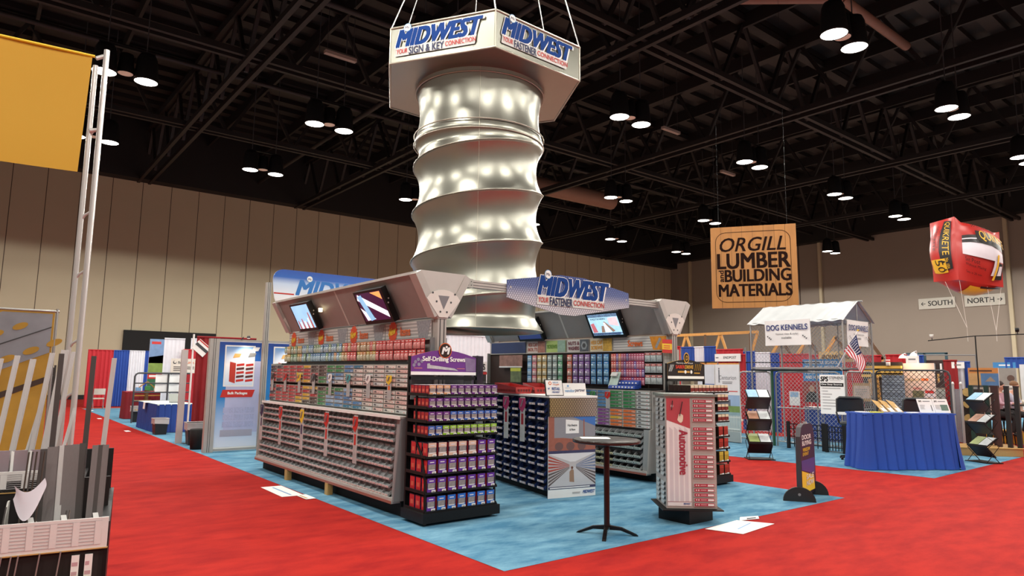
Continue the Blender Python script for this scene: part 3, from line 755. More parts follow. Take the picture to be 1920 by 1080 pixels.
def scr_c(m, o, u, v, w, h, n):
    m.quad(o, o+u*w, o+u*w+v*h, o+v*h, mat('screen_cyan', 'a9d2ea', .3, emit=1.0, var=.3, scale=14)); e = n*.002
    nv = mat('screen_navy', '232a5a', .3, emit=.8)
    m.quad(o, o+u*w, o+u*w+v*(h*.12), o+v*(h*.12), nv); m.quad(o+v*(h*.86), o+u*w+v*(h*.86), o+u*w+v*h, o+v*h, nv)
    rdm = mat('screen_pinkred', 'c46a72', .3, emit=.9); wht = mat('screen_white', 'e9eef2', .3, emit=1.0); wd = mat('screen_wood', '9a7a6a', .3, emit=.8)
    m.quad(o+u*(w*.04)+v*(h*.14)+e, o+u*(w*.2)+v*(h*.16)+e, o+u*(w*.14)+v*(h*.6)+e, o+u*(w*.02)+v*(h*.55)+e, rdm)
    m.quad(o+u*(w*.32)+v*(h*.14)+e, o+u*(w*.44)+v*(h*.14)+e, o+u*(w*.46)+v*(h*.45)+e, o+u*(w*.38)+v*(h*.45)+e, wd)
    m.quad(o+u*(w*.7)+v*(h*.14)+e, o+u*(w*.8)+v*(h*.2)+e, o+u*(w*.52)+v*(h*.66)+e, o+u*(w*.48)+v*(h*.62)+e, wd)
    m.quad(o+u*(w*.46)+v*(h*.14)+e, o+u*(w*.66)+v*(h*.14)+e, o+u*(w*.52)+v*(h*.6)+e, o+u*(w*.47)+v*(h*.6)+e, wht)
    m.quad(o+u*(w*.66)+v*(h*.5)+e, o+u*(w*.96)+v*(h*.4)+e, o+u*(w*.96)+v*(h*.84)+e, o+u*(w*.66)+v*(h*.8)+e, mat('screen_pink', 'e3c3c8', .3, emit=1.0, var=.3, scale=12))
    m.text('FASTENERS', o+u*(w*.08)+v*(h*.74)+e*2, u, v, w*.5, h*.08, navy, 0, .03)
def scr_d(m, o, u, v, w, h, n):
    m.quad(o, o+u*w, o+u*w+v*h, o+v*h, mat('screen_navy', '232a5a', .3, emit=.8)); e = n*.002
    wht = mat('screen_white', 'e9eef2', .3, emit=1.0)
    m.quad(o+u*(w*.04)+v*(h*.6)+e, o+u*(w*.24)+v*(h*.6)+e, o+u*(w*.24)+v*(h*.95)+e, o+u*(w*.04)+v*(h*.95)+e, wht); m.quad(o+u*(w*.42)+v*(h*.6)+e, o+u*(w*.95)+v*(h*.6)+e, o+u*(w*.95)+v*(h*.95)+e, o+u*(w*.42)+v*(h*.95)+e, wht)
monitor((4.70, 11.65, 0), 0, .8, scr_a, 'black monitor with a pale blue screen on the far half of the aisle hood')
monitor((4.70, 9.10, 0), 0, .86, scr_b, 'black monitor with a plum and white screen on the near half of the aisle hood')
monitor((9.42, 9.08, 0), 0, .84, scr_c, 'black monitor with a bright collage screen under the diamond plate Midwest sign')
monitor((9.42, 11.3, 0), 0, .8, scr_d, 'black monitor half hidden behind the bottom rim of the hanging screw')
o = MB().lathe([(0,.0),(.03,0),(.035,.06),(0,.06)], mat('spot_bulb','fff0c0',.3,emit=4.0,var=0), (4.40,10.62,2.72), 12).build('spot_lamp'); solo(o, 'tiny lit spotlight beside the far aisle monitor', 'light')
bs = MB(); bs.box(9.0, 9.03, 7.75, 7.9, 1.52, 1.72, white)

# dark display bay and printed pieces at the far end of the right gondola
m = MB(); o = Vector((9.19, 12.0, 1.9)); m.box(9.195, 9.21, 11.2, 12.0, 1.88, 2.15, mat('photo_brown','9a7266',.5,var=.6,scale=12)); m.box(9.19, 9.195, 11.2, 12.0, 1.88, 1.91, white)
solo(m.build('photo_board'), 'brown photo board hanging in the dark far bay of the right gondola', 'board')
m = MB(); m.box(9.12, 9.14, 11.15, 11.5, 1.57, 1.87, mat('booklet_photo','6d7a52',.5,var=.6,scale=12)); m.box(9.115, 9.12, 11.15, 11.5, 1.80, 1.87, mat('booklet_yellow','cfcf4a',.5))
solo(m.build('booklet'), 'small yellow topped booklet standing in the dark far bay', 'booklet')
m = MB(); m.obox((9.08, 8.42, 1.67), Vector((.06,0,.13)), Y_*.1, Vector((-.01,0,.004)), mat('leaflet_teal','b9cfc6',.5,var=.3,scale=12)); m.obox((9.07, 8.42, 1.76), Vector((.02,0,.03)), Y_*.07, Vector((-.012,0,.004)), white)
solo(m.build('leaflet_holder'), 'pale teal leaflet tilted on the ledge before the slim packages', 'leaflet')
for i in range(2):
    m = MB(); z_ = 1.51+.075*i
    m.prism([(8.99+.1*i,7.88,z_),(9.17,7.88,z_),(9.17,7.88,z_+.075),(9.01+.1*i,7.88,z_+.055)], (0,.62-.1*i,0), mat('tray_blue','2b4aa0',.4))
    for k in range(7): m.box(8.985+.1*i, 9.0+.1*i, 7.92+k*.075, 7.945+k*.075, z_+.015, z_+.04, white)
    solo(m.build('display_tray'), 'blue display tray with white dots on the drawer ledge, %s' % ('lower one','upper one')[i], 'tray', 'blue trays on the right gondola')
# ---------------------------------------------------------------- beam and diamond-plate sign between the hubs
t = thing('sign_beam', 'long aluminium beam joining the tops of the two gondolas', 'beam', (5.08, 7.43, 2.95))
m = MB(); m.box(.1, 3.92, -.045, .045, -.05, .05, frame_g)
for z in (-.02, .02): m.box(.1, 3.92, -.048, -.045, z-.003, z+.003, dgrey)
m.build('beam', t)
m = MB(); m.box(-.01, .1, -.06, .06, -.06, .06, alu)
for k in range(4): m.disc((.02+.05*(k % 2), -.062, -.025+.05*(k//2)), X_, Z_, .008, dgrey, 8)
m.build('bracket', t)
m = MB(); m.box(3.92, 4.0, -.06, .06, -.06, .06, alu); m.build('bracket', t)
def plate_mat(name, stops, axis, lo, hi, metal=0.0):
    m = ramp_mat(name, stops, axis, .4, lo, hi); nt = m.node_tree; b = nt.nodes['Principled BSDF']; b.inputs['Metallic'].default_value = metal
    tc = nt.nodes.new('ShaderNodeTexCoord'); outs = []
    for s in (1, -1):
        mp = nt.nodes.new('ShaderNodeMapping'); mp.inputs['Rotation'].default_value = (0, s*.62, 0)
        wv = nt.nodes.new('ShaderNodeTexWave'); wv.inputs['Scale'].default_value = 9; wv.bands_direction = 'X'
        nt.links.new(tc.outputs['Object'], mp.inputs[0]); nt.links.new(mp.outputs[0], wv.inputs['Vector']); outs.append(wv.outputs['Fac'])
    mu = nt.nodes.new('ShaderNodeMath'); mu.operation = 'MULTIPLY'; nt.links.new(outs[0], mu.inputs[0]); nt.links.new(outs[1], mu.inputs[1])
    cr = nt.nodes.new('ShaderNodeValToRGB'); cr.color_ramp.elements[0].position = .3; cr.color_ramp.elements[1].position = .5
    cr.color_ramp.elements[0].color = (.45,.45,.5,1); nt.links.new(mu.outputs[0], cr.inputs[0])
    src = b.inputs['Base Color'].links[0].from_socket; mx = nt.nodes.new('ShaderNodeMix'); mx.data_type = 'RGBA'; mx.blend_type = 'MULTIPLY'; mx.inputs[0].default_value = 1.0
    nt.links.new(src, mx.inputs[6]); nt.links.new(cr.outputs[0], mx.inputs[7]); nt.links.new(mx.outputs[2], b.inputs['Base Color'])
    return m
dplate = plate_mat('diamond_plate_print', [(0,'e8e4e4'),(.35,'d5d2da'),(.62,'6a7cb4'),(1,'3c55a0')], 2, -.3, .28)
t = thing('hanging_sign_board', 'diamond plate Midwest fastener sign hung on the beam between the gondolas', 'sign', (7.02, 7.36, 2.94))
m = MB(); m.prism([(-1.26,0,.12),(-.25,0,.285),(.25,0,.285),(1.26,0,.135),(1.27,0,-.10),(.05,0,-.31),(-.25,0,-.31),(-1.26,0,-.13)], (0,.02,0), dplate)
b = m.build('board', t)
m = MB(); logo(m, Vector((-.70,-.004,-.17)), X_, Z_, 1.52, 'FASTENER'); m.build('logo_lettering', b)
m = MB()
for x in (-1.2, 1.2): m.disc((x,-.003,.02), X_, Z_, .015, lgrey, 10); m.box(x-.03, x+.03, .02, .03, -.05, .05, alu)
m.build('fixing', t)

# ---------------------------------------------------------------- end racks of boxed screws
def rack_box_mesh(col, side, w=.095, d=.09, h=.115, dark='2a1c44', big=False):
    m = MB(); c = mat('box_'+col, col, .4, var=.08, scale=20); dk = mat('boxdark_'+dark, dark, .4); sd = mat('boxside_'+side, side, .4)
    m.box(0, w, 0, d, 0, h, dk)
    e = .0012
    m.quad((w*.04,-e,h*.02),(w*.96,-e,h*.02),(w*.96,-e,h*.34),(w*.04,-e,h*.34), c)
    m.quad((w*.04,-e,h*.66),(w*.96,-e,h*.66),(w*.96,-e,h*.985),(w*.04,-e,h*.985), c)
    m.quad((w*.1,-e*2,h*.30),(w*.9,-e*2,h*.30),(w*.9,-e*2,h*.68),(w*.1,-e*2,h*.68), mat('box_window','8e8684',.5,var=.5,scale=70))
    m.quad((w*.15,-e*3,h*.25),(w*.85,-e*3,h*.25),(w*.85,-e*3,h*.31),(w*.15,-e*3,h*.31), white)
    m.quad((w*.25,-e*3,h*.78),(w*.75,-e*3,h*.78),(w*.75,-e*3,h*.85),(w*.25,-e*3,h*.85), mat('box_white_ink','dcd6dc',.5))
    m.quad((-e,d*.95,h*.06),(-e,d*.05,h*.06),(-e,d*.05,h*.94),(-e,d*.95,h*.94), sd)
    m.quad((-e*2,d*.75,h*.3),(-e*2,d*.25,h*.3),(-e*2,d*.25,h*.6),(-e*2,d*.75,h*.6), mat('box_side_ink','e0705a',.5))
    m.quad((w*.05,d*.05,h+e),(w*.95,d*.05,h+e),(w*.95,d*.95,h+e),(w*.05,d*.95,h+e), mat('box_top_'+('w' if not big else 'd'), 'd9d2dc' if not big else '33283c', .5))
    m.quad((w*.2,d*.3,h+e*2),(w*.8,d*.3,h+e*2),(w*.8,d*.6,h+e*2),(w*.2,d*.6,h+e*2), c if not big else mat('box_top_ink','b9b4b8',.5))
    l = MB(); l.box(w*.52, w*.98, -e*5, -e*3, h*.03, h*.19, white); l.box(w*.6, w*.9, -e*6, -e*5, h*.07, h*.11, dgrey)
    return m.mesh('carton'), l.mesh('price_tag')
def put_box(meshes, loc, label, grp, tag=True):
    o = bpy.data.objects.new('screw_box', meshes[0]); COL.objects.link(o); o.location = loc; solo(o, label, 'box', grp)
    if tag:
        l = bpy.data.objects.new('price_tag', meshes[1]); COL.objects.link(l); l.parent = o
def end_rack(label, loc, sign_fn, shelves):
    t = thing('display_rack', label, 'rack', loc)
    m = MB(); m.box(-.02, 1.08, -.03, .485, .035, .145, black); m.box(.0, 1.06, 0, .47, .145, .15, blackm); b = m.build('base', t)
    for x, y in ((.06,.06),(1.0,.06),(.06,.42),(1.0,.42)):
        m = MB(); m.tube([(x-.012,y,.022),(x+.012,y,.022)], .021, mat('caster_wheel','8f8c88',.5), 10); m.bar((x,y,.02),(x,y,.05),.03,.03,dgrey); m.build('caster', t)
    for x in (.03, 1.03):
        m = MB(); m.box(x-.013, x+.013, .455, .485, .15, 1.95, black); m.build('upright', t)
        m = MB(); m.tube([(x,.02,.15),(x,.03,.5),(x,.12,.78),(x,.26,.95),(x,.27,1.5)], .016, black, 8); m.build('side_rail', t)
    for z, d in shelves:
        m = MB(); y0 = .0 if z < .9 else .0
        m.box(.01, 1.05, y0, .44, z-.014, z-.004, blackm); m.box(.01, 1.05, y0-.008, y0, z-.016, z+.008, black)
        for x in (.012, 1.042): m.box(x-.006, x+.006, y0, .44, z-.015, z+.02, black)
        m.build('shelf', t)
    m = MB(); m.box(.02, 1.04, .455, .48, 1.66, 1.70, black); m.box(.02, 1.04, .475, .48, .15, 1.42, blackm); m.build('back_panel', t)
    m = MB(); hd_ = sign_fn(t)
    return t
SHZ = [(1.488,1),(1.337,1),(1.178,1),(1.013,1),(.772,2),(.578,2),(.368,2),(.160,2)]
def sign_purple(t):
    m = MB(); pts = [(.04,.452,1.72),(1.02,.452,1.72),(1.02,.452,1.945)]+[(1.02-.98*k/10,.452,1.945+.09*sin(pi*k/10)) for k in range(1,10)]+[(.04,.452,1.945)]
    m.prism(pts, (0,.015,0), purple, orange); m.quad((.04,.4505,1.72),(1.02,.4505,1.72),(1.02,.4505,1.76),(.04,.4505,1.76), white)
    b = m.build('header_sign', t)
    m = MB(); m.text('Self-Drilling Screws', (.2,.446,1.875), X_, Z_, .64, .075, white, 0, .045)
    m.prism([(.27,.448,1.80),(.27,.448,1.86),(.31,.448,1.865),(.31,.448,1.845),(.68,.448,1.805),(.74,.448,1.775),(.68,.448,1.78),(.31,.448,1.80)], (0,.001,0), mat('screw_photo','b9b6ba',.4,var=.3,scale=20))
    for x, z in ((.1,1.88),(.14,1.91),(.08,1.84),(.15,1.85),(.19,1.89)): m.disc((x,.448,z), X_, Z_, .022, mat('screw_head_photo','8d86a0',.5,var=.4), 12)
    m.quad((.86,.449,1.77),(1.01,.449,1.77),(1.01,.449,1.93),(.84,.449,1.95), mat('barn_photo','7d6a8e',.5,var=.4,scale=12))
    for x in (.08,.72): m.box(x, x+.12, .5215, .449, 1.80, 1.806, mat('thin_ink','d88a70',.5))
    m.build('lettering', b)
    m = MB(); m.disc((.53,.443,2.03), X_, Z_, .098, orange, 32); m.disc((.53,.441,2.03), X_, Z_, .088, mat('badge_brown','2c1a14',.4), 32); m.text('M', (.475,.438,1.985), X_, Z_, .1, .085, white, .25, .07); m.prism([(.44,.445,1.99),(.62,.445,1.99),(.62,.445,2.07),(.44,.445,2.07)], (0,.01,0), mat('badge_brown','2c1a14',.4))
    m.disc((.545,.4365,2.075), X_, Z_, .016, white, 12)
    m.build('badge', b)
end_rack('black rolling rack of purple screw boxes under a Self-Drilling Screws sign', (4.17, 6.83, 0), sign_purple, SHZ)
BX = {k: rack_box_mesh(*v, d=.082) for k, v in dict(p=('6a2a80','b3242c'), b=('2e62b4','b3242c'), l=('8fc22e','b3242c'), t=('dca678','b3242c')).items()}
BG = {k: rack_box_mesh(v[0], 'cf2f38', .118, .115, .165, '1d1838', True) for k, v in dict(p=('5f2f94',), b=('2a6abf',), t=('d9b9a4',)).items()}
BN = dict(p='purple', b='blue', l='lime green', t='tan')
fronts = ['tttppppppp', 'pppppppppp', 'pppbbbbbbb', 'bbllllllll']
for s in range(4):
    z = SHZ[s][0]
    depth = 5 if s == 0 else 1
    for c in range(10):
        for r in range(depth if c else 5 if s == 0 else 4):
            k = fronts[s][c]
            put_box(BX[k], (4.17+.035+c*.101, 6.833+r*.086, z), 'small %s screw box, %s shelf down, %s across%s, purple rack' % (BN[k], nth(s+1), nth(c+1), ', front row' if r == 0 else ', %s row back' % nth(r+1)), 'small boxes on the purple screw rack', r == 0)
fr2 = ['tttttpp', 'ppppppp', 'ppppppp', 'pbbbbbb']
for s in range(4):
    z = SHZ[4+s][0]
    for c in range(7):
        for r in range(3 if (c == 0 or s == 0) else 2):
            k = fr2[s][c]
            put_box(BG[k], (4.17+.04+c*.143, 6.833+r*.135, z), 'large %s screw box, %s shelf down, %s across%s, purple rack' % (BN[k], nth(s+5), nth(c+1), ', front row' if r == 0 else ', %s row back' % nth(r+1)), 'large boxes on the purple screw rack', r == 0)

def sign_saber(t):
    gold = mat('gold_ink','d9a63a',.4)
    m = MB(); pts = [(.04,.452,1.70),(1.02,.452,1.70),(1.02,.452,1.95)]+[(1.02-.98*k/10,.452,1.95+.07*sin(pi*k/10)) for k in range(1,10)]+[(.04,.452,1.95)]
    m.prism(pts, (0,.015,0), mat('saber_black','14100f',.4), gold); m.quad((.04,.4505,1.70),(1.02,.4505,1.70),(1.02,.4505,1.745),(.04,.4505,1.745), white)
    b = m.build('header_sign', t)
    m = MB(); m.text('Masonry and Wood', (.26,.446,1.945), X_, Z_, .44, .028, white, 0, .02); m.text('SABER', (.24,.446,1.87), X_, Z_, .24, .055, mat('saber_red','d8402a',.4), .1, .05); m.text('DRIVE', (.49,.446,1.87), X_, Z_, .22, .055, gold, .1, .05)
    for k in range(3): m.bar((.07+.03*k,.448,1.82),(.12+.035*k,.448,1.93), .002, .012, white, up=Y_)
    for k in range(4): m.bar((.76+.05*k,.448,1.84),(.79+.05*k,.448,1.95), .002, .009, gold, up=Y_)
    m.box(.3,.62,.4475,.448,1.80,1.83, mat('truck_gold','c9953a',.5)); m.disc((.5,.446,1.815), X_, Z_, .03, white, 14); m.disc((.66,.446,1.815), X_, Z_, .03, white, 14); m.box(.74,.9,.4475,.448,1.79,1.805,gold)
    m.build('lettering', b)
    m = MB(); m.disc((.53,.443,2.05), X_, Z_, .075, gold, 24, .09); m.disc((.53,.441,2.05), X_, Z_, .058, blackm, 24, .072); m.text('D', (.505,.438,2.01), X_, Z_, .055, .075, gold, .1, .03); m.build('badge', b)
end_rack('black rolling rack of cream topped boxes under a black and gold sign', (8.86, 6.63, 0), sign_saber, SHZ)
def sab_mesh(c1, c2, w, d, h):
    m = MB(); m.box(0, w, 0, d, 0, h, mat('sab_dark','2a1a14',.4)); e = .0012
    m.quad((w*.03,-e,h*.0),(w*.97,-e,0),(w*.97,-e,h*.12),(w*.03,-e,h*.12), mat('sab_cream','e3d6c0',.4))
    m.quad((w*.03,-e,h*.14),(w*.97,-e,h*.14),(w*.97,-e,h*.62),(w*.03,-e,h*.62), mat('sab_'+c1,c1,.4,var=.2,scale=30)); m.quad((w*.03,-e,h*.64),(w*.97,-e,h*.64),(w*.97,-e,h),(w*.03,-e,h), mat('sab_'+c2,c2,.4))
    m.quad((0,d*.05,h+e),(w,d*.05,h+e),(w,d*.95,h+e),(0,d*.95,h+e), mat('sab_top','d6d2bc',.4)); m.quad((w*.25,d*.3,h+2*e),(w*.75,d*.3,h+2*e),(w*.75,d*.6,h+2*e),(w*.25,d*.6,h+2*e), mat('sab_olive','6f7350',.5))
    m.quad((w+e,d*.05,h*.05),(w+e,d*.95,h*.05),(w+e,d*.95,h*.95),(w+e,d*.05,h*.95), mat('sab_side','5a2018',.4))
    l = MB(); l.box(w*.5,w*.97,-.006,-.003,h*.02,h*.16,white); return m.mesh('carton'), l.mesh('price_tag')
SB = [sab_mesh('7a241c','e0cfae',.095,.082,.115), sab_mesh('b8962c','c9a83c',.118,.115,.16), sab_mesh('9a2c20','b23426',.118,.115,.16)]
for c in range(10):
    for r in range(5):
        put_box(SB[0], (8.86+.035+c*.101, 6.633+r*.086, 1.488), 'cream topped box, top shelf of the gold sign rack, %s across%s' % (nth(c+1), ', front row' if r == 0 else ', %s row back' % nth(r+1)), 'cream topped boxes on the gold sign rack', r == 0)
for s in range(1, 8):
    for c in ((7, 8, 9) if s < 4 else (5, 6)):
        k = 0 if s < 4 else (0, 2, 1, 0)[s-4]; mm = SB[k] if s < 4 else SB[k if k else 2]
        put_box(mm, (8.86+.04+c*(.101 if s < 4 else .143), 6.633, SHZ[s][0]), 'dark red screw box beside the Automotive tower, %s shelf down, %s across' % (nth(s+1), nth(c+1)), 'boxes on the lower shelves of the gold sign rack')

# ---------------------------------------------------------------- blue bin counter
CT = thing('display_counter', 'blue bin counter with a diamond plate band and photo end panel', 'counter', (6.5, 7.31, 0), radians(-11.5))
CW, CLn, CH = .80, 2.3, 1.43
navyp = mat('counter_navy','141d38',.5)
m = MB(); m.box(.09, CW, .012, CLn, 0, CH-.02, blackm); m.box(.0, .09, .012, .02, 0, CH-.02, navyp); m.prism([(.07,.012,.08),(.09,.012,.08),(.09,.012,CH-.03),(.08,.012,CH-.03)], (0,CLn-.02,0), navyp); m.build('body', CT)
m = MB(); m.box(.0, CW+.03, -.02, CLn, CH-.02, CH+.01, white); m.build('worktop', CT)
gold_plate = plate_mat('diamond_plate_gold', [(0,'c9ad74'),(.5,'b9a988'),(1,'cfc9bc')], 0, 0, .9, .55)
m = MB(); m.box(.02, CW+.02, -.012, .012, 1.14, CH-.02, gold_plate); m.build('plate_band', CT)
m = MB(); e = -.0005
m.box(.0, CW, -.001, .011, .0, 1.14, white)
pnl = m.build('end_panel', CT)
m = MB(); y = -.003
def pq(pts, mm, dy=0.0): m.poly([(a*CW, y-dy, b) for a, b in pts], mm)
bld = mat('photo_building','8b8a90',.5); brick = mat('photo_brick','9a5c4c',.5,var=.2,scale=20)
pq([(0,.66),(1,.66),(1,1.14),(0,1.14)], bld); pq([(.5,1.14),(1,1.14),(1,1.0)], mat('photo_sky','3f72b8',.5), .001)
pq([(0,.66),(1,.66),(1,.78),(.3,.84),(0,.84)], brick, .001); pq([(.0,.84),(.12,.84),(.12,1.14),(0,1.14)], brick, .0012); pq([(.74,.7),(.77,.7),(.76,1.1),(.74,1.1)], brick, .0015)
for k in range(3): m.disc((CW*(.22+.24*k), y-.0018, .72), X_, Z_, .07, mat('photo_arch','6d4f4c',.5), 20, .06)
pq([(.36,.9),(.64,.9),(.64,1.08),(.36,1.1)], white, .002); m.text('Hardware', (CW*.40, y-.003, 1.0), X_, Z_, CW*.2, .035, dgrey, 0, .03); m.text('& More', (CW*.44, y-.003, .94), X_, Z_, CW*.12, .03, dgrey, 0, .03)
pq([(0,.62),(1,.62),(1,.66),(0,.66)], mat('photo_navy','3a3a5a',.5), .002); m.text('a', (CW*.3, y-.003, .63), X_, Z_, .005, .005, white)
# aisle photograph: shelves running to a vanishing point
pq([(0,.16),(1,.16),(1,.62),(0,.62)], mat('photo_pale','b9b4b4',.5), .0005)
vx, vz = .5, .44
pq([(0,.16),(1,.16),(.56,.42),(.46,.42)], mat('photo_floor','c4c2c4',.5), .001)
pq([(0,.62),(1,.62),(.56,.5),(.46,.5)], mat('photo_ceiling','d9d7d8',.5), .001)
for k in range(9):
    f0, f1 = k/9, (k+.55)/9; z0, z1 = .16+.46*f0, .16+.46*f1
    cl = mat('photo_red_shelf','a8483c',.5,var=.5,scale=40) if f0 > .35 else mat('photo_shelf_dark','5c504e',.5,var=.5,scale=40)
    pq([(0,z0),(.44,vz+(z0-vz)*.12),(.44,vz+(z1-vz)*.12),(0,z1)], cl, .0015)
    cl = mat('photo_blue_shelf','6f7c98',.5,var=.5,scale=40) if f0 > .35 else mat('photo_shelf_dark','5c504e',.5,var=.5,scale=40)
    pq([(1,z0),(.58,vz+(z0-vz)*.12),(.58,vz+(z1-vz)*.12),(1,z1)], cl, .0015)
pq([(.44,.22),(.54,.21),(.53,.38),(.49,.40),(.44,.36)], mat('photo_figure','9a7a62',.5), .002); m.disc((CW*.495, y-.0022, .415), X_, Z_, .02, mat('photo_hair','6a4030',.5), 12)
pq([(0,.125),(1,.125),(1,.16),(0,.16)], mat('photo_navy','3a3a5a',.5), .002); m.lines((CW*.03,y-.003,.133), X_, Z_, CW*.9, .018, 1, white, .9)
m.text('MIDWEST', (CW*.72, y-.003, .045), X_, Z_, CW*.25, .045, blue, .25, .04); m.lines((CW*.5,y-.003,.045), X_, Z_, CW*.18, .03, 2, stripe2)
m.build('photo_print', pnl)
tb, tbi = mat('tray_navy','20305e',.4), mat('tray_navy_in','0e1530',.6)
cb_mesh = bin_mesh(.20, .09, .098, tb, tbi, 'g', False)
CR = Matrix.Rotation(radians(-11.5), 4, 'Z')
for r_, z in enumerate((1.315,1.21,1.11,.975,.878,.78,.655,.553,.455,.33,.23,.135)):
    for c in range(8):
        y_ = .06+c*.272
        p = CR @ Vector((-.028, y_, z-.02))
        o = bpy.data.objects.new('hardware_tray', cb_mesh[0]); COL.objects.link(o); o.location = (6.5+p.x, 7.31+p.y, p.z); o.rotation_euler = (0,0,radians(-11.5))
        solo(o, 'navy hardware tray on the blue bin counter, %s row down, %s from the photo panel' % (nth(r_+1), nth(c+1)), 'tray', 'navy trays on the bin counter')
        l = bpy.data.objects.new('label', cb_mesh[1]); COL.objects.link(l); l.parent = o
for i, y_ in enumerate((.60, 1.15)):
    p = CR @ Vector((-.06, y_, 1.40)); strip((6.5+p.x, 7.31+p.y, 1.40), .66, mat('tag_magenta','9c2c5c',.5), dred, 'clear strip with magenta tag hanging over the navy trays, %s' % ('beside the photo panel','farther from the photo panel')[i], 'strips on the bin counter')
def onc(x, y_, z=0): p = CR @ Vector((x, y_, z)); return (6.5+p.x, 7.31+p.y, p.z)
# things on the counter
redp = mat('red_plastic','a8221f',.35)
for i, (x, y_, r_) in enumerate(((.06, 1.08, 8), (.44, 1.02, -10))):
    t = thing('red_tray', 'red perforated plastic tray lying on the bin counter, %s' % ('by the purple screw boxes','beside the flat leaflet')[i], 'tray', onc(x, y_, CH+.01), radians(-11.5+r_))
    m = MB(); m.prism([(-.13,-.16,0),(.13,-.16,0),(.15,-.18,.1),(-.15,-.18,.1)], (0,.012,0), redp); m.prism([(-.13,.4,0),(.13,.4,0),(.15,.42,.16),(-.15,.42,.16)], (0,.012,0), redp)
    for s in (-1,1): m.prism([(s*.13,-.16,0),(s*.13,.4,0),(s*.15,.42,.16),(s*.15,-.18,.1)], (s*.012,0,0), redp)
    m.box(-.13,.13,-.16,.4,0,.008,redp); m.build('tray_body', t)
    m = MB()
    for s in (-1,1):
        for k in range(12): m.obox((s*.153,-.13+k*.045,.045), Vector((.002*s,0,0)), Y_*.008, Z_*.018, mat('tray_slot','4d0f10',.6))
    for k in range(5): m.obox((-.1+k*.05,-.182,.05), X_*.012, Y_*.002, Z_*.018, mat('tray_slot','4d0f10',.6))
    m.build('slot_marks', t)  # dark red plates standing for the tray's slots
t = thing('counter_sign', 'white framed logo sign standing on the bin counter, near corner', 'sign', onc(-.02, .04, CH+.01), radians(-16))
m = MB(); m.obox((.14,0.03,.115), X_*.145, Vector((0,.03,.115)), Vector((0,.005,-.0013)), black); fr_ = m.build('frame', t)
m = MB(); m.obox((.143,.0235,.115), X_*.132, Vector((0,.027,.105)), Vector((0,.001,-.0003)), white)
def op(a, b): return Vector((.01+a*.265, -.004+.054*b-.004, .01+b*.21))
m.disc(op(.26,.8), X_, Vector((0,.25,.97)), .026, orange, 18); m.disc(op(.26,.8)-Y_*.002, X_, Vector((0,.25,.97)), .014, white, 12)
vv = Vector((0,.25,.97)).normalized()
for a, b, w_, h_, tx, cc in ((.42,.82,.09,.018,'VALUE',lblue),(.42,.66,.1,.022,'Orgill',orange),(.1,.36,.03,.03,'v',blue),(.35,.34,.13,.04,'RETAIL',blue),(.35,.14,.12,.025,'MIDWEST',blue)):
    m.text(tx, op(a,b)-Y_*.004, X_, vv, w_, h_, cc, 0, .03)
m.build('print', fr_)
t = thing('counter_sign', 'white vendor partner card standing on the diamond plate counter', 'sign', onc(.285, .03, CH+.01), radians(-11.5))
m = MB(); m.obox((.19,.03,.09), X_*.2, Vector((0,.02,.09)), Vector((0,.003,-.0007)), white); cd_ = m.build('card', t)
m = MB(); v2 = Vector((0,.22,.97)).normalized(); m.text('vendor', (.02,-.004+.02,.05), X_, v2, .17, .045, lblue, 0, .03); m.text('partner', (.2,-.004+.02,.045), X_, v2, .17, .05, navy, 0, .03); m.lines((.03,.028,.105), X_, v2, .1, .012, 1, stripe2); m.disc((.08,.033,.14), X_, v2, .016, lblue, 14); m.build('print', cd_)
o = MB().obox(onc(.55,.55,CH+.014), CR@Vector((.13,0,0)), CR@Vector((0,.1,0)), Z_*.003, mat('leaflet_green','a5c5a0',.5,var=.3,scale=10)).build('leaflet'); solo(o, 'green and white leaflet lying on the counter beside the red trays', 'leaflet')

# ---------------------------------------------------------------- bar table, kiosk, A-frame style sign, floor papers
t = thing('bar_table', 'round black cocktail table on a four footed pedestal', 'table', (5.64, 5.36, 0), radians(8))
tt_ = mat('table_laminate','4a4844',.3)
m = MB(); m.lathe([(0,1.035),(.36,1.035),(.375,1.03),(.375,1.0),(.36,.995),(0,.995)], tt_, n=56); m.lathe([(.376,1.031),(.381,1.025),(.381,1.005),(.376,.999)], mat('table_edge','2a1d1a',.25), n=56); m.build('tabletop', t)
m = MB(); m.lathe([(.12,.995),(.12,.985),(.04,.97),(.036,.94)], black, n=24); m.tube([(0,0,.08),(0,0,.97)], .032, mat('pedestal','2a1a17',.3,.3), 20); m.build('pedestal', t)
for k in range(4):
    a = k*pi/2+radians(-8+38); d = Vector((cos(a), sin(a), 0)); m = MB(); sd = Vector((-sin(a), cos(a), 0))
    m.prism([d*.03+Z_*.10-sd*.02, d*.16+Z_*.085-sd*.022, d*.32+Z_*.02-sd*.02, d*.34+Z_*.004-sd*.02, d*.30+Z_*.004-sd*.02, d*.15+Z_*.055-sd*.022, d*.03+Z_*.055-sd*.02], sd*.042, mat('foot_metal','1d1816',.25,.4)); m.build('foot', t)
o = MB().obox((5.60,5.50,1.0365), Vector((.13,-.10,0)), Vector((.06,.08,0)), Z_*.001, paper).build('paper_sheet'); solo(o, 'white paper sheet lying on the round bar table', 'paper')

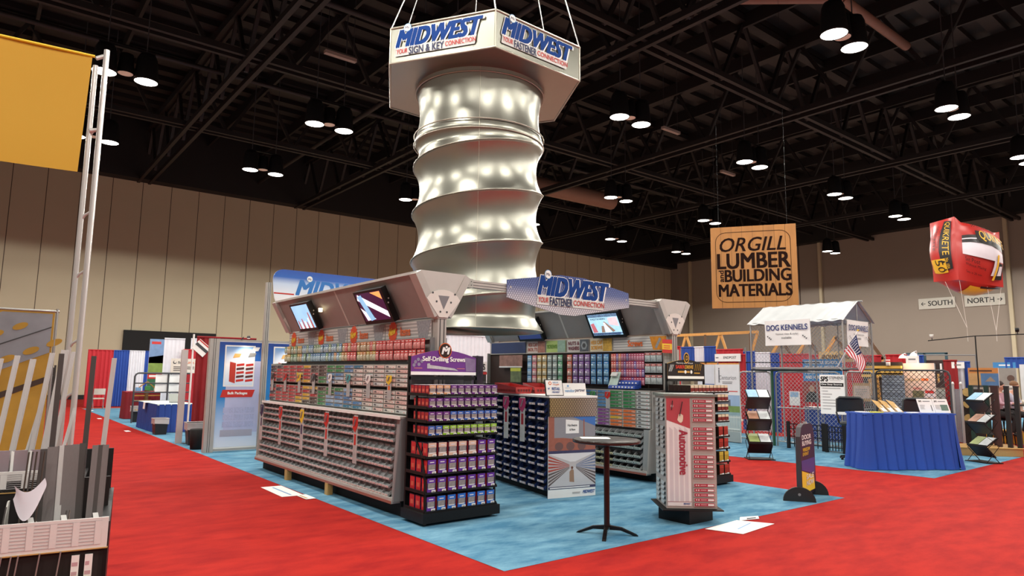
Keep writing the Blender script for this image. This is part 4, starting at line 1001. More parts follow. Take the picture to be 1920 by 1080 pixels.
t = thing('display_tower', 'four sided Automotive drawer tower on a square black base', 'tower', (7.02, 5.34, 0))
m = MB(); m.box(-.24,.22,-.23,.23,0,.165,black); m.build('base', t)
KR = Matrix.Rotation(radians(-39), 4, 'Z')
def K(x, y_, z): p = KR @ Vector((x, y_, z)); return Vector((p.x, p.y, p.z))
KH, K0, HW = 1.53, .185, .30
m = MB(); m.prism([K(-.36,-.36,.167),K(.36,-.36,.167),K(.36,.36,.167),K(-.36,.36,.167)], (0,0,.012), black); m.build('turntable', t)
m = MB(); m.prism([K(-HW,-HW,K0),K(HW,-HW,K0),K(HW,HW,K0),K(-HW,HW,K0)], (0,0,KH-K0-.03), frame_g); bd = m.build('cabinet_body', t)
m = MB(); m.prism([K(-.325,-.325,KH-.03),K(.325,-.325,KH-.03),K(.325,.325,KH-.03),K(-.325,.325,KH-.03)], (0,0,.03), mat('tower_top','6d746c',.45)); m.build('top_cap', t)
u = KR @ X_; n_ = KR @ -Y_
def KF(a, z, e=.004): return K(-HW+a*2*HW, -HW-e, z)
m = MB()
m.quad(KF(.02,K0+.03), KF(.49,K0+.03), KF(.49,KH-.05), KF(.02,KH-.05), white)
m.poly([KF(.02,KH-.05,.006), KF(.02,1.22,.006), KF(.49,1.12,.006), KF(.49,KH-.05,.006)], mat('auto_red','b84a52',.45,var=.25,scale=3))
for a in (.07,.17,.27,.37): m.quad(KF(a,K0+.08,.005), KF(a+.07,K0+.08,.005), KF(a+.07,1.1,.005), KF(a,1.14,.005), mat('auto_stripe','d5d0d2',.45))
m.quad(KF(.02,K0+.075,.0055), KF(.49,K0+.075,.0055), KF(.49,K0+.08,.0055), KF(.02,K0+.08,.0055), dred)
m.text('Automotive', KF(.265,1.10,.008), -Z_, u, .52, .10, mat('auto_text','a33648',.45), 0, .05)
m.text('MIDWEST', KF(.33,K0+.045,.006), u, Z_, .08, .02, blue, .2, .03)
m.bar(KF(.28,1.27,.009), KF(.34,1.44,.009), .004, .045, dgrey, up=n_); m.bar(KF(.12,1.34,.009), KF(.14,1.45,.009), .004, .05, dgrey, up=n_); m.disc(KF(.13,1.385,.013), u, Z_, .018, mat('auto_pink','d9a9a9',.5), 12)
m.poly([KF(.3+.07*cos(2*pi*k/9)*(1 if k % 2 else .75), 1.24+.055*sin(2*pi*k/9), .009) for k in range(9)], mat('auto_cream','e6dcc4',.5))
m.build('banner_panel', t)
kd = MB(); kw = 2*HW*.42; kh = .045
kd.box(0, kw, -.012, .0, 0, kh, lgrey); kd.quad((kw*.03,-.0135,kh*.12),(kw*.97,-.0135,kh*.12),(kw*.97,-.0135,kh*.88),(kw*.03,-.0135,kh*.88), mat('auto_label','a8243c',.45))
kd.quad((kw*.66,-.015,kh*.25),(kw*.94,-.015,kh*.25),(kw*.94,-.015,kh*.7),(kw*.66,-.015,kh*.7), white); kd.quad((kw*.32,-.015,kh*.4),(kw*.6,-.015,kh*.4),(kw*.6,-.015,kh*.6),(kw*.32,-.015,kh*.6), mat('auto_pink','d9a9a9',.5))
kd.disc((kw*.12,-.015,kh*.5), X_, Z_, kw*.035, mat('auto_part','e4d8d4',.5), 7); kd.quad((kw*.2,-.015,kh*.3),(kw*.27,-.015,kh*.35),(kw*.25,-.015,kh*.7),(kw*.19,-.015,kh*.6), mat('auto_part','e4d8d4',.5))
kdm = kd.mesh('drawer')
for blk in range(4):
    for r in range(5):
        z = KH-.105-blk*.33-r*.056
        p = KF(.535, z, .001); o = bpy.data.objects.new('drawer', kdm); COL.objects.link(o); o.parent = t; o.location = p; o.rotation_euler = (0,0,radians(-39))
ks = MB()
def KL(a, z, e=.004): return K(-HW-e, HW-a*2*HW, z)
ls = bd
lv = KR @ -X_; lu = KR @ -Y_
for half in (0, 1):
    for r in range(20):
        z = KH-.105-(r//5)*.33-(r % 5)*.056
        if half == 0:
            ks.poly([KL(.06,z,.005),KL(.40,z,.005),KL(.44,z+.045,.005),KL(.10,z+.045,.005)], mat('bin_pale','c9cdcb',.3)); ks.poly([KL(.30,z,.006),KL(.42,z+.01,.006),KL(.46,z+.045,.006),KL(.38,z+.04,.006)], black)  # pale slanted drawer face with a black wedge
        else:
            ks.poly([KL(.52,z,.005),KL(.86,z,.005),KL(.9,z+.045,.005),KL(.56,z+.045,.005)], mat('bin_pale','c9cdcb',.3)); ks.poly([KL(.76,z,.006),KL(.9,z+.01,.006),KL(.94,z+.045,.006),KL(.84,z+.04,.006)], black)
ks.build('side_drawers', t)

t = thing('floor_sign', 'narrow dark double sided sign standing on two black half round feet', 'sign', (9.68, 5.2, 0), radians(0))
for i, (p, q) in enumerate((((9.235,5.33),(9.48,4.97)),((10.0,5.5),(10.22,5.16)))):
    a = Vector((p[0]-9.68, p[1]-5.2, 0)); b_ = Vector((q[0]-9.68, q[1]-5.2, 0)); c_ = (a+b_)/2; d = (b_-a)/2; nn = Vector((d.y,-d.x,0)).normalized()*.05
    m = MB(); m.prism([c_+d*cos(pi*k/14)+Z_*(.20*sin(pi*k/14)+.003) for k in range(15)], nn, mat('rubber_foot','1c1c1d',.6))
    m.disc(c_+nn*(-.02 if nn.y > 0 else 1.02)+Z_*.1, d.normalized(), Z_, .02, grey, 12); m.build('foot', t)
sgn = mat('sign_dark','201a26',.35); 
bx = Vector((9.36-9.68, 5.15-5.2, 0)); ex = Vector((10.11-9.68, 5.33-5.2, 0)); du = (ex-bx)
m = MB(); sdv = Vector((du.y,-du.x,0)).normalized()
prof = [(0,.06),(1,.06),(.98,.9),(.9,1.03),(.75,1.07),(.25,1.07),(.1,1.03),(.02,.9)]
m.prism([bx+du*a+Z_*z-sdv*.03 for a, z in prof], sdv*.07, sgn, mat('sign_edge','4a464a',.3,.3)); bdy = m.build('sign_body', t)
m = MB(); eo = bx+sdv*.043; du1 = du.normalized(); Ls = du.length
for i, tx in enumerate(('DOOR','BUYING')): m.text(tx, eo+du1*(Ls*.12)+Z_*(.85-.085*i), du1, Z_, Ls*.62, .065, white, 0, .05)
m.text('WINDOW', eo+du1*(Ls*.14)+Z_*.68, du1, Z_, Ls*.5, .05, yellow, 0, .04); m.text('EVENT', eo+du1*(Ls*.14)+Z_*.62, du1, Z_, Ls*.4, .045, yellow, 0, .04)
m.poly([eo+du1*(Ls*.03)+Z_*.1, eo+du1*(Ls*.9)+Z_*.1, eo+du1*(Ls*.85)+Z_*.3, eo+du1*(Ls*.03)+Z_*.42], yellow)
m.poly([eo+du1*(Ls*.03)+Z_*.43, eo+du1*(Ls*.9)+Z_*.32, eo+du1*(Ls*.95)+Z_*.56, eo+du1*(Ls*.03)+Z_*.56], mat('sign_indigo','3a3a80',.4))
for i in range(2): m.text(('SALE','NOW')[i], eo+du1*(Ls*.3)+sdv*.004+Z_*(.28-.09*i), du1, Z_, Ls*.5, .07, white, .2, .04)
m.build('sign_print', bdy)
m = MB(); m.box(.0,.02,-.02,.02,1.07,1.10,chrome); m.build('clip', t)

# ---------------------------------------------------------------- near left booth: metal bar rack, pole, banner, poster
t = thing('bar_stock_rack', 'two tier black rack of metal bars with price list fascias, at the red aisle', 'rack', (0, 4.4, 0), radians(-9))
listing = mat('price_list', 'e2dfdc', .6, var=.06, scale=40); ink = mat('list_ink', 'b9b5b6', .7)
m = MB(); m.box(-.95, .64, .0, .03, .08, .80, mat('rack_inner','1a1210',.8)); m.box(-.95, .66, .03, 1.2, .04, .10, blackm)
m.box(.62, .66, .0, 1.2, .04, .93, black); m.box(-.95, .64, .5, .53, .1, 1.1, mat('rack_inner','1a1210',.8)); m.box(-.95, .64, .03, .5, .80, .815, blackm); m.box(-.95, .50, .53, 1.2, 1.06, 1.075, blackm); m.box(-.95,.64,1.17,1.2,.1,1.2,blackm)
m.build('frame', t)
for z0, z1, y, x1, n_ in ((.80, .955, -.012, .655, 'front'), (1.04, 1.155, .50, .46, 'upper')):
    m = MB(); m.box(-.95, x1, y, y+.012, z0, z1, listing); m.box(-.95, x1+.004, y-.004, y+.012, z0-.006, z0, tan); f_ = m.build('fascia', t)
    m = MB()
    for r in range(8): zz = z0+.018+(z1-z0-.036)*r/7; m.quad((-.93, y-.002, zz), (x1-.03, y-.002, zz), (x1-.03, y-.002, zz+.0035), (-.93, y-.002, zz+.0035), ink)
    for k in range(16): a = x1-.03-k*.1; m.quad((a-.03, y-.0021, z0+.018), (a, y-.0021, z0+.018), (a, y-.0021, z1-.016), (a-.03, y-.0021, z1-.016), listing); m.quad((a-.032, y-.0022, z0+.018), (a-.03, y-.0022, z0+.018), (a-.03, y-.0022, z1-.016), (a-.032, y-.0022, z1-.016), ink)
    m.build('print_lettering', f_)
m = MB()
for k in range(9): x = .60-k*.145; m.prism([(x,.03,.815),(x,.34,.815),(x,.34,1.02),(x,.30,1.02)], (.008,0,0), lgrey)
m.build('divider', t)
m = MB()
for k in range(9): m.quad((.608-k*.145,.02,.82),(.64-k*.145,.02,.82),(.60-k*.145,.06,.97),(.575-k*.145,.06,.97), paper)
m.build('tag', t)
m = MB()
for k in range(2): m.box(.50+k*.06, .535+k*.06, -.012, -.0, .3, .77, paper); m.lines((.503+k*.06,-.013,.32), X_, Z_, .028, .43, 9, mat('tag_pink','c9a3aa',.6), .4, k)
m.build('tag_strip', t)
m = MB()
for x in (-.02,.02,.2,.24,.27,.36,.45): m.tube([(x,-.02,.80),(x-.03,-.03,.45)], .004, galv, 6)
m.build('hanging_wire', t)
RM = Matrix.Rotation(radians(-9), 4, 'Z')
def R2(x, y, z): p = RM @ Vector((x, y, z)); return (p.x, p.y+4.4, p.z)
def bar_stock(a, b, w, th, m_, label, grp, ang=False):
    m = MB(); a, b = Vector(R2(*a)), Vector(R2(*b)); up = RM @ Y_
    m.bar(a, b, w, th, m_, up=up)
    if ang:
        s = (RM @ X_)*(w/2); m.bar(a+s+up*(w*.4), b+s+up*(w*.4), th, w*.8, m_, up=up)
    o = m.build('metal_bar'); solo(o, label, 'metal bar', grp)
darkbar = mat('mill_steel', '787170', .42, .25, stretch=(30,30,1)); darkb2 = mat('mill_steel_dark', '4c4745', .42, .25, stretch=(30,30,1)); albar = mat('bar_aluminium', 'd2d0ce', .3, .4, stretch=(30,30,1))
for i, (x, w, mm, zt) in enumerate(((.325,.035,darkb2,1.30),(.365,.05,darkbar,1.31),(.41,.03,albar,1.315),(.44,.045,darkbar,1.317),(.475,.035,darkbar,1.32),(.505,.03,darkb2,1.325))):
    bar_stock((x,.16,.82), (x-.012,.26,zt), w, .008, mm, 'wide flat steel bar, front tier of the bar rack, %s of six' % nth(i+1), 'short wide bars in the front tier', i % 2 == 1)
for i, (x, w, mm) in enumerate(((.555,.03,darkbar),(.582,.022,darkb2),(.604,.026,darkbar))):
    bar_stock((x,.12,.82), (x+.002,.22,1.315), w, .008, mm, 'short flat steel bar, aisle end of the rack, %s of three' % nth(i+1), 'short bars at the rack end', True)
for i, (x, xt, zt, mm, tx) in enumerate(((.345,.345,1.83,darkb2,'behind the first wide bars'),(.50,.505,1.82,darkb2,'behind the last wide bars'),(.575,.61,1.81,albar,'at the aisle end, light grey'))):
    bar_stock((x,.24,.82), (xt,.34,zt), .026, .022, mm, 'tall square steel bar standing in the front tier, '+tx, 'tall square bars', False)
for i, (x, w, zt) in enumerate(((.235,.030,1.84),(.20,.02,1.5),(.30,.05,1.86),(.345,.022,1.85),(.14,.035,1.8),(.06,.03,1.82),(.38,.018,1.5),(-.02,.03,1.8),(-.1,.03,1.85))):
    bar_stock((x-.035,.62,1.08), (x+.03,.72,zt), w*.7, .012, albar, 'bright aluminium bar, rear tier of the bar rack, %s of nine' % nth(i+1), 'bright bars in the rear tier', True)
for i in range(4):
    m = MB(); x = .10+i*.085-.1; m.obox(R2(x,.60,1.20), (RM@X_)*.035, (RM@Y_)*.004, Z_*.065, mat('pocket_mauve','9a8a90',.5)); m.obox(R2(x+.05,.592,1.2), (RM@X_)*.007, (RM@Y_)*.002, Z_*.06, paper)
    solo(m.build('bar_pocket'), 'mauve card pocket behind the upper fascia of the bar rack, %s in line' % nth(i+1), 'pocket', 'card pockets on the bar rack')
rod = mat('thin_rod', '6a5f58', .3, .8)
for i, x in enumerate((.02,.05,.09,.135,.17,.245,.262,.28,.30,.315,.44,.455)):
    m = MB(); m.tube([R2(x,.07,.82), R2(x+.012,.13,(1.02 if i < 5 else 1.3 if i < 10 else .98))], .0045, rod if i % 2 else darkb2, 6); m.tube([R2(x,.07,.83), R2(x,.07,.86)], .008, (yellow, lblue, green)[i % 3], 6)
    solo(m.build('metal_rod'), 'thin metal rod with coloured tip standing in the front tier, %s from the frame edge' % nth(i+1), 'rod', 'thin rods in the bar rack')
for i, x in enumerate((.585,.605,.628)):
    m = MB(); m.tube([R2(x,.055,.82), R2(x+.002,.06,.925)], .004, yellow, 6); m.box(0,0,0,0,0,0,yellow) if False else None
    solo(m.build('metal_rod'), 'short yellow topped rod by the aisle end of the rack, %s of three' % nth(i+1), 'rod', 'short yellow rods')
cw = mat('white_cotton', 'd9dde6', .8)
m = MB(); m.grid(lambda u, v: R2(.215+.13*u+.01*sin(v*3), .05-.05*sin(pi*u)*(.3+.7*v), (1.14+.03*u) - .14*v*sin(pi*min(1,max(0,.12+.76*u)))**.7 - .05*sin(pi*u)), 12, 8, cw)
solo(m.build('dust_mask'), 'white curved cloth mask hanging on the front tier of the bar rack', 'mask')
kraft = mat('kraft_card', 'a88c5e', .8)
for i, (x, c_) in enumerate(((-.02,kraft),(.18,kraft),(.44,yellow),(.545,yellow))):
    t = thing('parts_carton', ('open kraft carton under the bar rack at the frame edge','plain kraft carton under the bar rack','kraft carton with yellow card under the bar rack, left one','kraft carton with yellow card under the bar rack, aisle side')[i], 'carton', R2(x,.04,.0), radians(-9), 'cartons under the bar rack')
    m = MB(); m.box(-.045 if i > 1 else -.08, .045 if i > 1 else .08, -.1, .1, .10, .655, kraft); m.build('carton_body', t)
    m = MB(); m.prism([(-.035,-.104,.5),(.035,-.104,.5),(.04,-.104,.655),(-.03,-.104,.66)], (0,.003,0), c_)
    for k in range(2): m.quad((-.015,-.106,.58+k*.04),(.01,-.106,.58+k*.04),(.01,-.106,.587+k*.04),(-.015,-.106,.587+k*.04), dgrey)
    m.build('tag_card', t)
t = thing('ladder_pole', 'tall double tube aluminium pole holding the yellow banner', 'pole', (.68, 7.2, 0))
m = MB(); m.tube([(.05,-.02,.0),(.05,-.02,4.76)], .024, chrome, 12); m.build('tube', t)
m = MB(); m.tube([(-.025,.03,.0),(-.025,.03,4.6)], .022, chrome, 12); m.build('tube', t)
for k, z in enumerate((.4,.9,1.45,1.92,2.55,3.1,3.9)):
    m = MB(); m.tube([(-.025,.03,z),(.0,.01,z+.05),(.05,-.02,z+.09)], .012, chrome, 8); m.build('rung', t)
m = MB(); m.box(-.2,.2,-.2,.2,.0,.015,black); m.build('base_plate', t)
m = MB(); m.tube([(-.03,.0,4.66),(.03,.0,4.70)], .02, chrome, 8); m.tube([(-.03,.0,3.95),(.03,.0,3.97)], .02, chrome, 8); m.build('clamp', t)
t = thing('hanging_banner', 'large plain yellow fabric banner on the tall tube pole', 'banner', (.62, 7.2, 0), radians(-6))
yf = mat('yellow_fabric', 'c99a2a', .7, var=.05, scale=1.0)
m = MB(); m.grid(lambda u, v: (-2.6*u-.03*v, .012*sin(u*9)+.01*sin(v*5), 4.67-1.13*v), 24, 8, yf); m.build('cloth', t)
m = MB(); m.tube([(-2.62,0,4.675),(.02,0,4.675)], .014, yellow, 8); m.build('top_rod', t)
t = thing('banner_stand', 'gold fabric poster of slotted steel strut on a tube frame', 'poster', (-.1, 9.3, 0))
gold = mat('poster_gold', 'a5802a', .7, var=.25, scale=6); strut = mat('poster_strut', '80848c', .6, var=.2, scale=6)
m = MB(); m.box(-1.2, .78, -.004, .004, .12, 2.38, gold); cl = m.build('cloth', t)
m = MB(); y = -.008
m.poly([(-1.2,y,1.0),(.76,y,1.92),(.76,y,2.36),(.3,y,2.36),(-1.2,y,1.66)], strut); m.quad((-1.2,y-.002,.72),(-1.2,y-.002,.82),(.78,y-.002,1.66),(.78,y-.002,1.6), mat('poster_dark','3a2a22',.7))
m.quad((-1.2,y-.003,1.30),(.76,y-.003,2.20),(.76,y-.003,2.215),(-1.2,y-.003,1.315), dgrey)
for k in range(9):
    a = -1.0+k*.21; c = Vector((a, y-.004, 1.53+.46*(a+1.0))); d = Vector((.91,0,.42)); n2 = Vector((-.42,0,.91))
    if c.z < 2.3: m.disc(c, d, n2, .075, gold, 16, .035)
    c2 = c + Vector((.12,0,-.27)); m.disc(c2, d, n2, .08, gold, 16, .037)
m.build('print', cl)
m = MB(); m.tube([(.80,0,.0),(.80,0,2.42)], .014, galv, 8); m.tube([(-1.3,0,2.39),(.82,0,2.39)], .014, galv, 8); m.build('tube_frame', t)
t = thing('wire_grid', 'black wire grid panel beside the gold poster', 'panel', (.78, 9.9, 0))
m = MB()
for k in range(7): m.tube([(0,k*.09,.4),(0,k*.09,1.75)], .004, dgrey, 4)
for k in range(14): m.tube([(0,0,.45+k*.1),(0,.54,.45+k*.1)], .004, dgrey, 4)
for s in (0,.54): m.tube([(0,s,0),(0,s,1.78)], .012, dgrey, 6)
m.build('grid', t)

# ---------------------------------------------------------------- drapes and booths down the aisle
cloth_c = {k: mat('drape_'+k, c, .8, var=.08) for k, c in dict(red='b0202a', blue='24489a', white='d9d9e0', dkred='8a151b').items()}
def drape(p, q, z0, z1, col, label, amp=.03, waves=9, name='drape', cat='drape', group='pipe and drape panels'):
    p, q = Vector((p[0], p[1], 0)), Vector((q[0], q[1], 0)); d = q-p; n_ = Vector((-d.y, d.x, 0)).normalized()
    m = MB(); ph = random.random()*6
    m.grid(lambda u, v: p + d*u + n_*(amp*(sin(u*waves*2*pi+ph)+.4*sin(u*waves*4.6*pi+1))*(.5+.5*v)) + Z_*(z1+(z0-z1)*v), waves*8, 6, cloth_c[col])
    m.tube([p+Z_*z1, q+Z_*z1], .025, cloth_c[col], 6)
    o = m.build(name); solo(o, label, cat, group); return o
for a, b, c_, l_ in ((4.02,5.04,'red','red drape at the far end of the aisle, beside the folding chair'),(5.04,5.68,'blue','blue drape between red and white ones behind the red skirted table'),(5.68,6.34,'white','white drape behind the red skirted table'),(6.34,7.2,'blue','blue drape next to the white one, behind the green poster')):
    drape((a,36),(b,36), .02, 2.58, c_, l_, .04, 6)
drape((4.2,17.6),(5.6,17.55), .02, 2.54, 'dkred', 'tall dark red drape between the blue table and the bulk packages panel', .03, 9)
t = thing('drape_pole', 'white upright drape pole at the edge of the dark red drape', 'pole', (4.12, 17.58, 0))
m = MB(); m.tube([(0,0,0),(0,0,2.6)], .022, white, 8); m.build('pole', t); m = MB(); m.box(-.09,.09,-.09,.09,.004,.012,black); m.build('base', t)
o = MB().box(3.90, 4.04, 17.66, 17.72, .3, 2.22, mat('pale_board','b9b2b0',.6)).build('end_board'); 
o = MB().box(3.88, 4.04, 17.66, 17.74, .008, 2.22, mat('pale_board','b9b2b0',.6)).build('end_board.001') if False else o
solo(o, 'narrow pale upright board standing beside the dark red drape', 'board')
for v in o.data.vertices:
    if v.co.z < 1: v.co.z = .005
m = MB(); c = Vector((4.30,17.54,2.27)); a = Vector((.13,0,-.11)); b = Vector((.09,0,.11)); m.obox(c, a, b, Y_*.004, white)
cardo = solo(m.build('tilted_card'), 'white card with red edge hanging tilted on the dark red drape', 'card')
m = MB(); m.prism([c-a-b*.2-Y_*.006, c+a-b*.2-Y_*.006, c+a+b*.3-Y_*.006, c-a+b*.3-Y_*.006], -Y_*.001, dgrey); m.prism([c-a+b*.72-Y_*.006, c+a+b*.72-Y_*.006, c+a+b*.92-Y_*.006, c-a+b*.92-Y_*.006], -Y_*.001, red); m.build('print', cardo)
def bin_(loc, r, h, label, square=True):
    t = thing('waste_bin', label, 'waste bin', loc, random.uniform(-.2,.2))
    m = MB(); k = .8
    m.prism([(-r*k,-r*k,0),(r*k,-r*k,0),(r*k,r*k,0),(-r*k,r*k,0)], (0,0,.01), blackm)
    for i in range(4):
        a = [(-1,-1),(1,-1),(1,1),(-1,1)]; p, q = a[i], a[(i+1) % 4]
        m.quad((p[0]*r*k,p[1]*r*k,0),(q[0]*r*k,q[1]*r*k,0),(q[0]*r,q[1]*r,h),(p[0]*r,p[1]*r,h), mat('bin_black','201c1c',.45))
    m.build('bin_body', t)
    m = MB(); lm_ = mat('bin_liner','cfc9c6',.4,alpha=.75)
    for i in range(4):
        a = [(-1,-1),(1,-1),(1,1),(-1,1)]; p, q = a[i], a[(i+1) % 4]; g = 1.05
        m.quad((p[0]*r*g,p[1]*r*g,h*.72),(q[0]*r*g,q[1]*r*g,h*.66),(q[0]*r*g,q[1]*r*g,h*1.02),(p[0]*r*g,p[1]*r*g,h*1.02), mat('bin_liner','8f7a76',.35,alpha=.35))
        m.tube([(p[0]*r*g,p[1]*r*g,h*1.02),(q[0]*r*g,q[1]*r*g,h*1.02)], .01, lm_, 5)
    m.build('bag_liner', t)
bin_((4.38,25.45,.0), .19, .5, 'black waste bin with pale bag beside the red skirted table')
bin_((4.08,20.35,.0), .17, .42, 'black waste bin in front of the blue skirted table')
bin_((4.24,17.25,.0), .22, .5, 'large black waste bin at the foot of the dark red drape')
o = MB().lathe([(0,0),(.14,0),(.17,.42),(.15,.44),(0,.44)], blackm, (4.02,16.2,.004), 16).build('waste_bin'); solo(o, 'round black bin half hidden behind the bulk packages post', 'waste bin')

def skirted_table(loc, rz, w, d, h, skirt, top, label, cat='table', flare=.03, amp=.012, pleat=.16):
    t = thing('skirted_table', label, cat, loc, rz)
    m = MB(); m.box(-w/2, w/2, -d/2, d/2, h-.03, h, top); m.box(-w/2+.08, w/2-.08, -d/2+.08, d/2-.08, .006, h-.03, blackm); m.build('tabletop', t)
    rc = .08; path = []
    for cx, cy, a0 in ((w/2-rc,-d/2+rc,-90),(w/2-rc,d/2-rc,0),(-w/2+rc,d/2-rc,90),(-w/2+rc,-d/2+rc,180)):
        for k in range(7): a = radians(a0+k*15); path.append((Vector((cx+rc*cos(a),cy+rc*sin(a),0)), Vector((cos(a),sin(a),0))))
    path.append(path[0]); S = [0.0]
    for i in range(len(path)-1): S.append(S[-1]+(path[i+1][0]-path[i][0]).length)
    def at(s_):
        for i in range(len(S)-1):
            if s_ <= S[i+1] or i == len(S)-2:
                f = 0 if S[i+1] == S[i] else (s_-S[i])/(S[i+1]-S[i]); return path[i][0].lerp(path[i+1][0], min(1,f)), path[i][1].lerp(path[i+1][1], min(1,f)).normalized()
    nw = int(S[-1]/pleat); m = MB()
    def f_(u, v):
        p, n_ = at(u*S[-1]); ph = (u*nw) % 1.0; crease = -math.exp(-((ph-.5)/.09)**2)
        wob = .5+.5*sin(u*nw*2.1+1.3)
        return p + n_*(.008+flare*v**1.6*(.7+.5*wob)+amp*(crease*1.6+.4*sin(u*nw*2*pi)*v)) + Z_*((h-.004)*(1-v)+.012*v)
    m.grid(f_, nw*14, 7, skirt); m.build('skirt', t); return t
skirted_table((5.35,27.4,0), radians(2), 2.2, .75, .95, mat('skirt_red','7d1620',.8), mat('cover_red','a02230',.7), 'red skirted table in front of the red, white and blue drapes')
skirted_table((4.55,22.05,0), radians(1), 1.0, 2.5, .78, mat('skirt_blue','1f3f8a',.8), mat('cover_pale','c9d9d2',.7), 'blue skirted table with pale cover on the left side of the aisle')
m = MB(); m.prism([(3.975,21.9,.785),(4.3,21.9,.785),(4.3,22.3,.785),(3.975,22.3,.785)], (0,0,.004), paper); m.prism([(3.96,21.95,.6),(3.96,22.2,.6),(3.97,22.2,.789),(3.97,21.95,.789)], (.004,0,0), paper)
solo(m.build('paper_sheet'), 'white paper hanging over the edge of the blue skirted table', 'paper')
t = thing('laptop', 'grey laptop computer open on the blue skirted table', 'laptop', (4.75,21.7,.785), radians(10))
m = MB(); m.box(-.17,.17,-.11,.11,0,.02,grey); m.build('keyboard_base', t); m = MB(); m.prism([(-.17,.11,.02),(.17,.11,.02),(.17,.19,.25),(-.17,.19,.25)], (0,.012,0), mat('laptop_lid','a3a8a2',.5)); m.build('screen_lid', t)
def folding_chair(loc, rz, label, c_=None):
    t = thing('folding_chair', label, 'chair', loc, rz); c_ = c_ or mat('chair_beige','c9bfb2',.5)
    m = MB(); m.prism([(-.21,-.2,.43),(.21,-.2,.43),(.22,.2,.45),(-.22,.2,.45)], (0,0,.025), c_); m.build('seat', t)
    m = MB(); m.grid(lambda u, v: (-.21+.42*u, -.23-.03*sin(pi*u)-.05*v, .62+.26*v), 8, 3, c_); m.grid(lambda u, v: (-.21+.42*u, -.245-.03*sin(pi*u)-.05*v, .62+.26*v), 8, 3, c_); m.build('backrest', t)
    for s in (-1,1):
        m = MB(); m.tube([(s*.21,.22,.005),(s*.21,-.1,.45),(s*.21,-.28,.86)], .012, grey, 6); m.build('leg', t)
        m = MB(); m.tube([(s*.19,-.24,.005),(s*.19,.1,.44)], .012, grey, 6); m.build('leg', t)
    return t
folding_chair((4.35,34.2,0), radians(0), 'beige folding chair at the far end of the aisle before the red drape')
folding_chair((5.5,20.9,0), radians(95), 'beige folding chair behind the near end of the blue skirted table')
folding_chair((5.75,21.9,0), radians(100), 'beige folding chair farther behind the blue skirted table')
t = thing('pipe_rack', 'dark tube frame rack with rounded corner behind the blue table', 'rack', (4.16,25.0,0))
m = MB(); m.tube([(0,0,0),(0,0,1.5),(.03,0,1.57),(.1,0,1.61),(1.7,0,1.61)], .028, dgrey, 8); m.tube([(1.0,0,.0),(1.0,0,1.6)], .028, dgrey, 8); m.tube([(0,0,1.28),(1.7,0,1.28)], .02, dgrey, 8); m.tube([(0,0,.98),(1.7,0,.98)], .02, dgrey, 8); m.tube([(0,0,.7),(1.7,0,.7)], .02, dgrey, 8); m.build('frame', t)
m = MB()
for z in (.99, 1.30): m.grid(lambda u, v: (.62+.95*u, .05+.02*sin(u*14), z+.27*v), 16, 3, paper)
m.build('white_sheet', t)
m = MB(); m.box(.05,.55,.0,.2,.7,.72,tan); m.box(.1,.5,.0,.2,.4,.42,tan); m.build('shelf', t)
brass = mat('varnished_wood','a9792e',.35)
t = thing('display_stand', 'varnished wooden post with a crossbar before the red skirted table', 'stand', (4.85,26.75,0))
m = MB(); m.tube([(0,0,.02),(0,0,1.0)], .07, mat('dark_wood_post','5d3d1c',.4), 12); m.build('post', t)
m = MB(); m.bar((-.42,-.02,.82),(.45,-.02,.82), .05, .035, brass); m.bar((-.25,0,1.1),(.0,0,1.3), .04, .03, brass); m.bar((.02,0,1.3),(.32,0,1.02), .04, .03, brass); m.build('crossbar', t)
m = MB(); m.lathe([(0,0),(.2,0),(.18,.18),(.08,.3),(0,.3)], mat('green_pot','4d6a5a',.4), n=16); m.build('base', t)
rdm = random.Random(3)
for i in range(6):
    x = 4.6+i*.3
    m = MB(); m.box(x, x+.16, 27.25, 27.4, .955, .955+rdm.uniform(.1,.24), [lblue,green,white,grey,lblue,white][i]); solo(m.build('product_box'), '%s product box on the red skirted table, %s in the row' % (['pale blue','green','white','grey','pale blue','white'][i], nth(i+1)), 'box', 'boxes on the red skirted table')
# posters in the middle distance
def stand_poster(name, x0, x1, y, z0, z1, label, paint, legs=True):
    t = thing(name, label, 'poster', ((x0+x1)/2, y, 0)); w = x1-x0
    m = MB(); m.box(-w/2, w/2, 0, .03, z0, z1, white); b = m.build('board', t)
    m = MB(); paint(m, -w/2, w/2, z0, z1, -.003); m.build('print', b)
    m = MB()
    for s in (-1,1): m.tube([(s*w*.45,.04,0),(s*w*.45,.04,z1)], .015, grey, 6)
    m.build('leg', t) if False else m.build('stand_frame', t)
def P1(m, a, b, z0, z1, y):
    h = z1-z0
    m.quad((a,y,z0+h*.55),(b,y,z0+h*.55),(b,y,z1),(a,y,z1), mat('poster_sky','6f8fb8',.5,var=.3,scale=5)); m.quad((a,y,z0+h*.36),(b,y,z0+h*.36),(b,y,z0+h*.72),(a,y,z0+h*.66), mat('poster_field','7d9a4a',.5,var=.4,scale=6))
    m.quad((a,y,z0+h*.26),(b,y,z0+h*.26),(b,y,z0+h*.36),(a,y,z0+h*.36), red); m.quad((a,y,z0),(b,y,z0),(b,y,z0+h*.26),(a,y,z0+h*.26), mat('poster_green','2e6a4a',.5)); m.lines((a+.05,y-.002,z0+h*.285), X_, Z_, (b-a)*.8, h*.05, 1, white, .8)
    m.lines((a+.06,y-.002,z1-h*.1), X_, Z_, (b-a)*.5, h*.06, 1, red, .8)
stand_poster('poster_board', 5.12, 5.8, 28.3, .86, 2.87, 'tall green and blue poster with a red band behind the blue table', P1)
drape((5.27,26.6),(5.95,26.6), .02, 2.84, 'white', 'pale drape panel beside the green poster', .01, 5)
drape((6.15,26.6),(6.7,26.6), .02, 2.86, 'white', 'narrow white drape panel against the black opening', .01, 4)
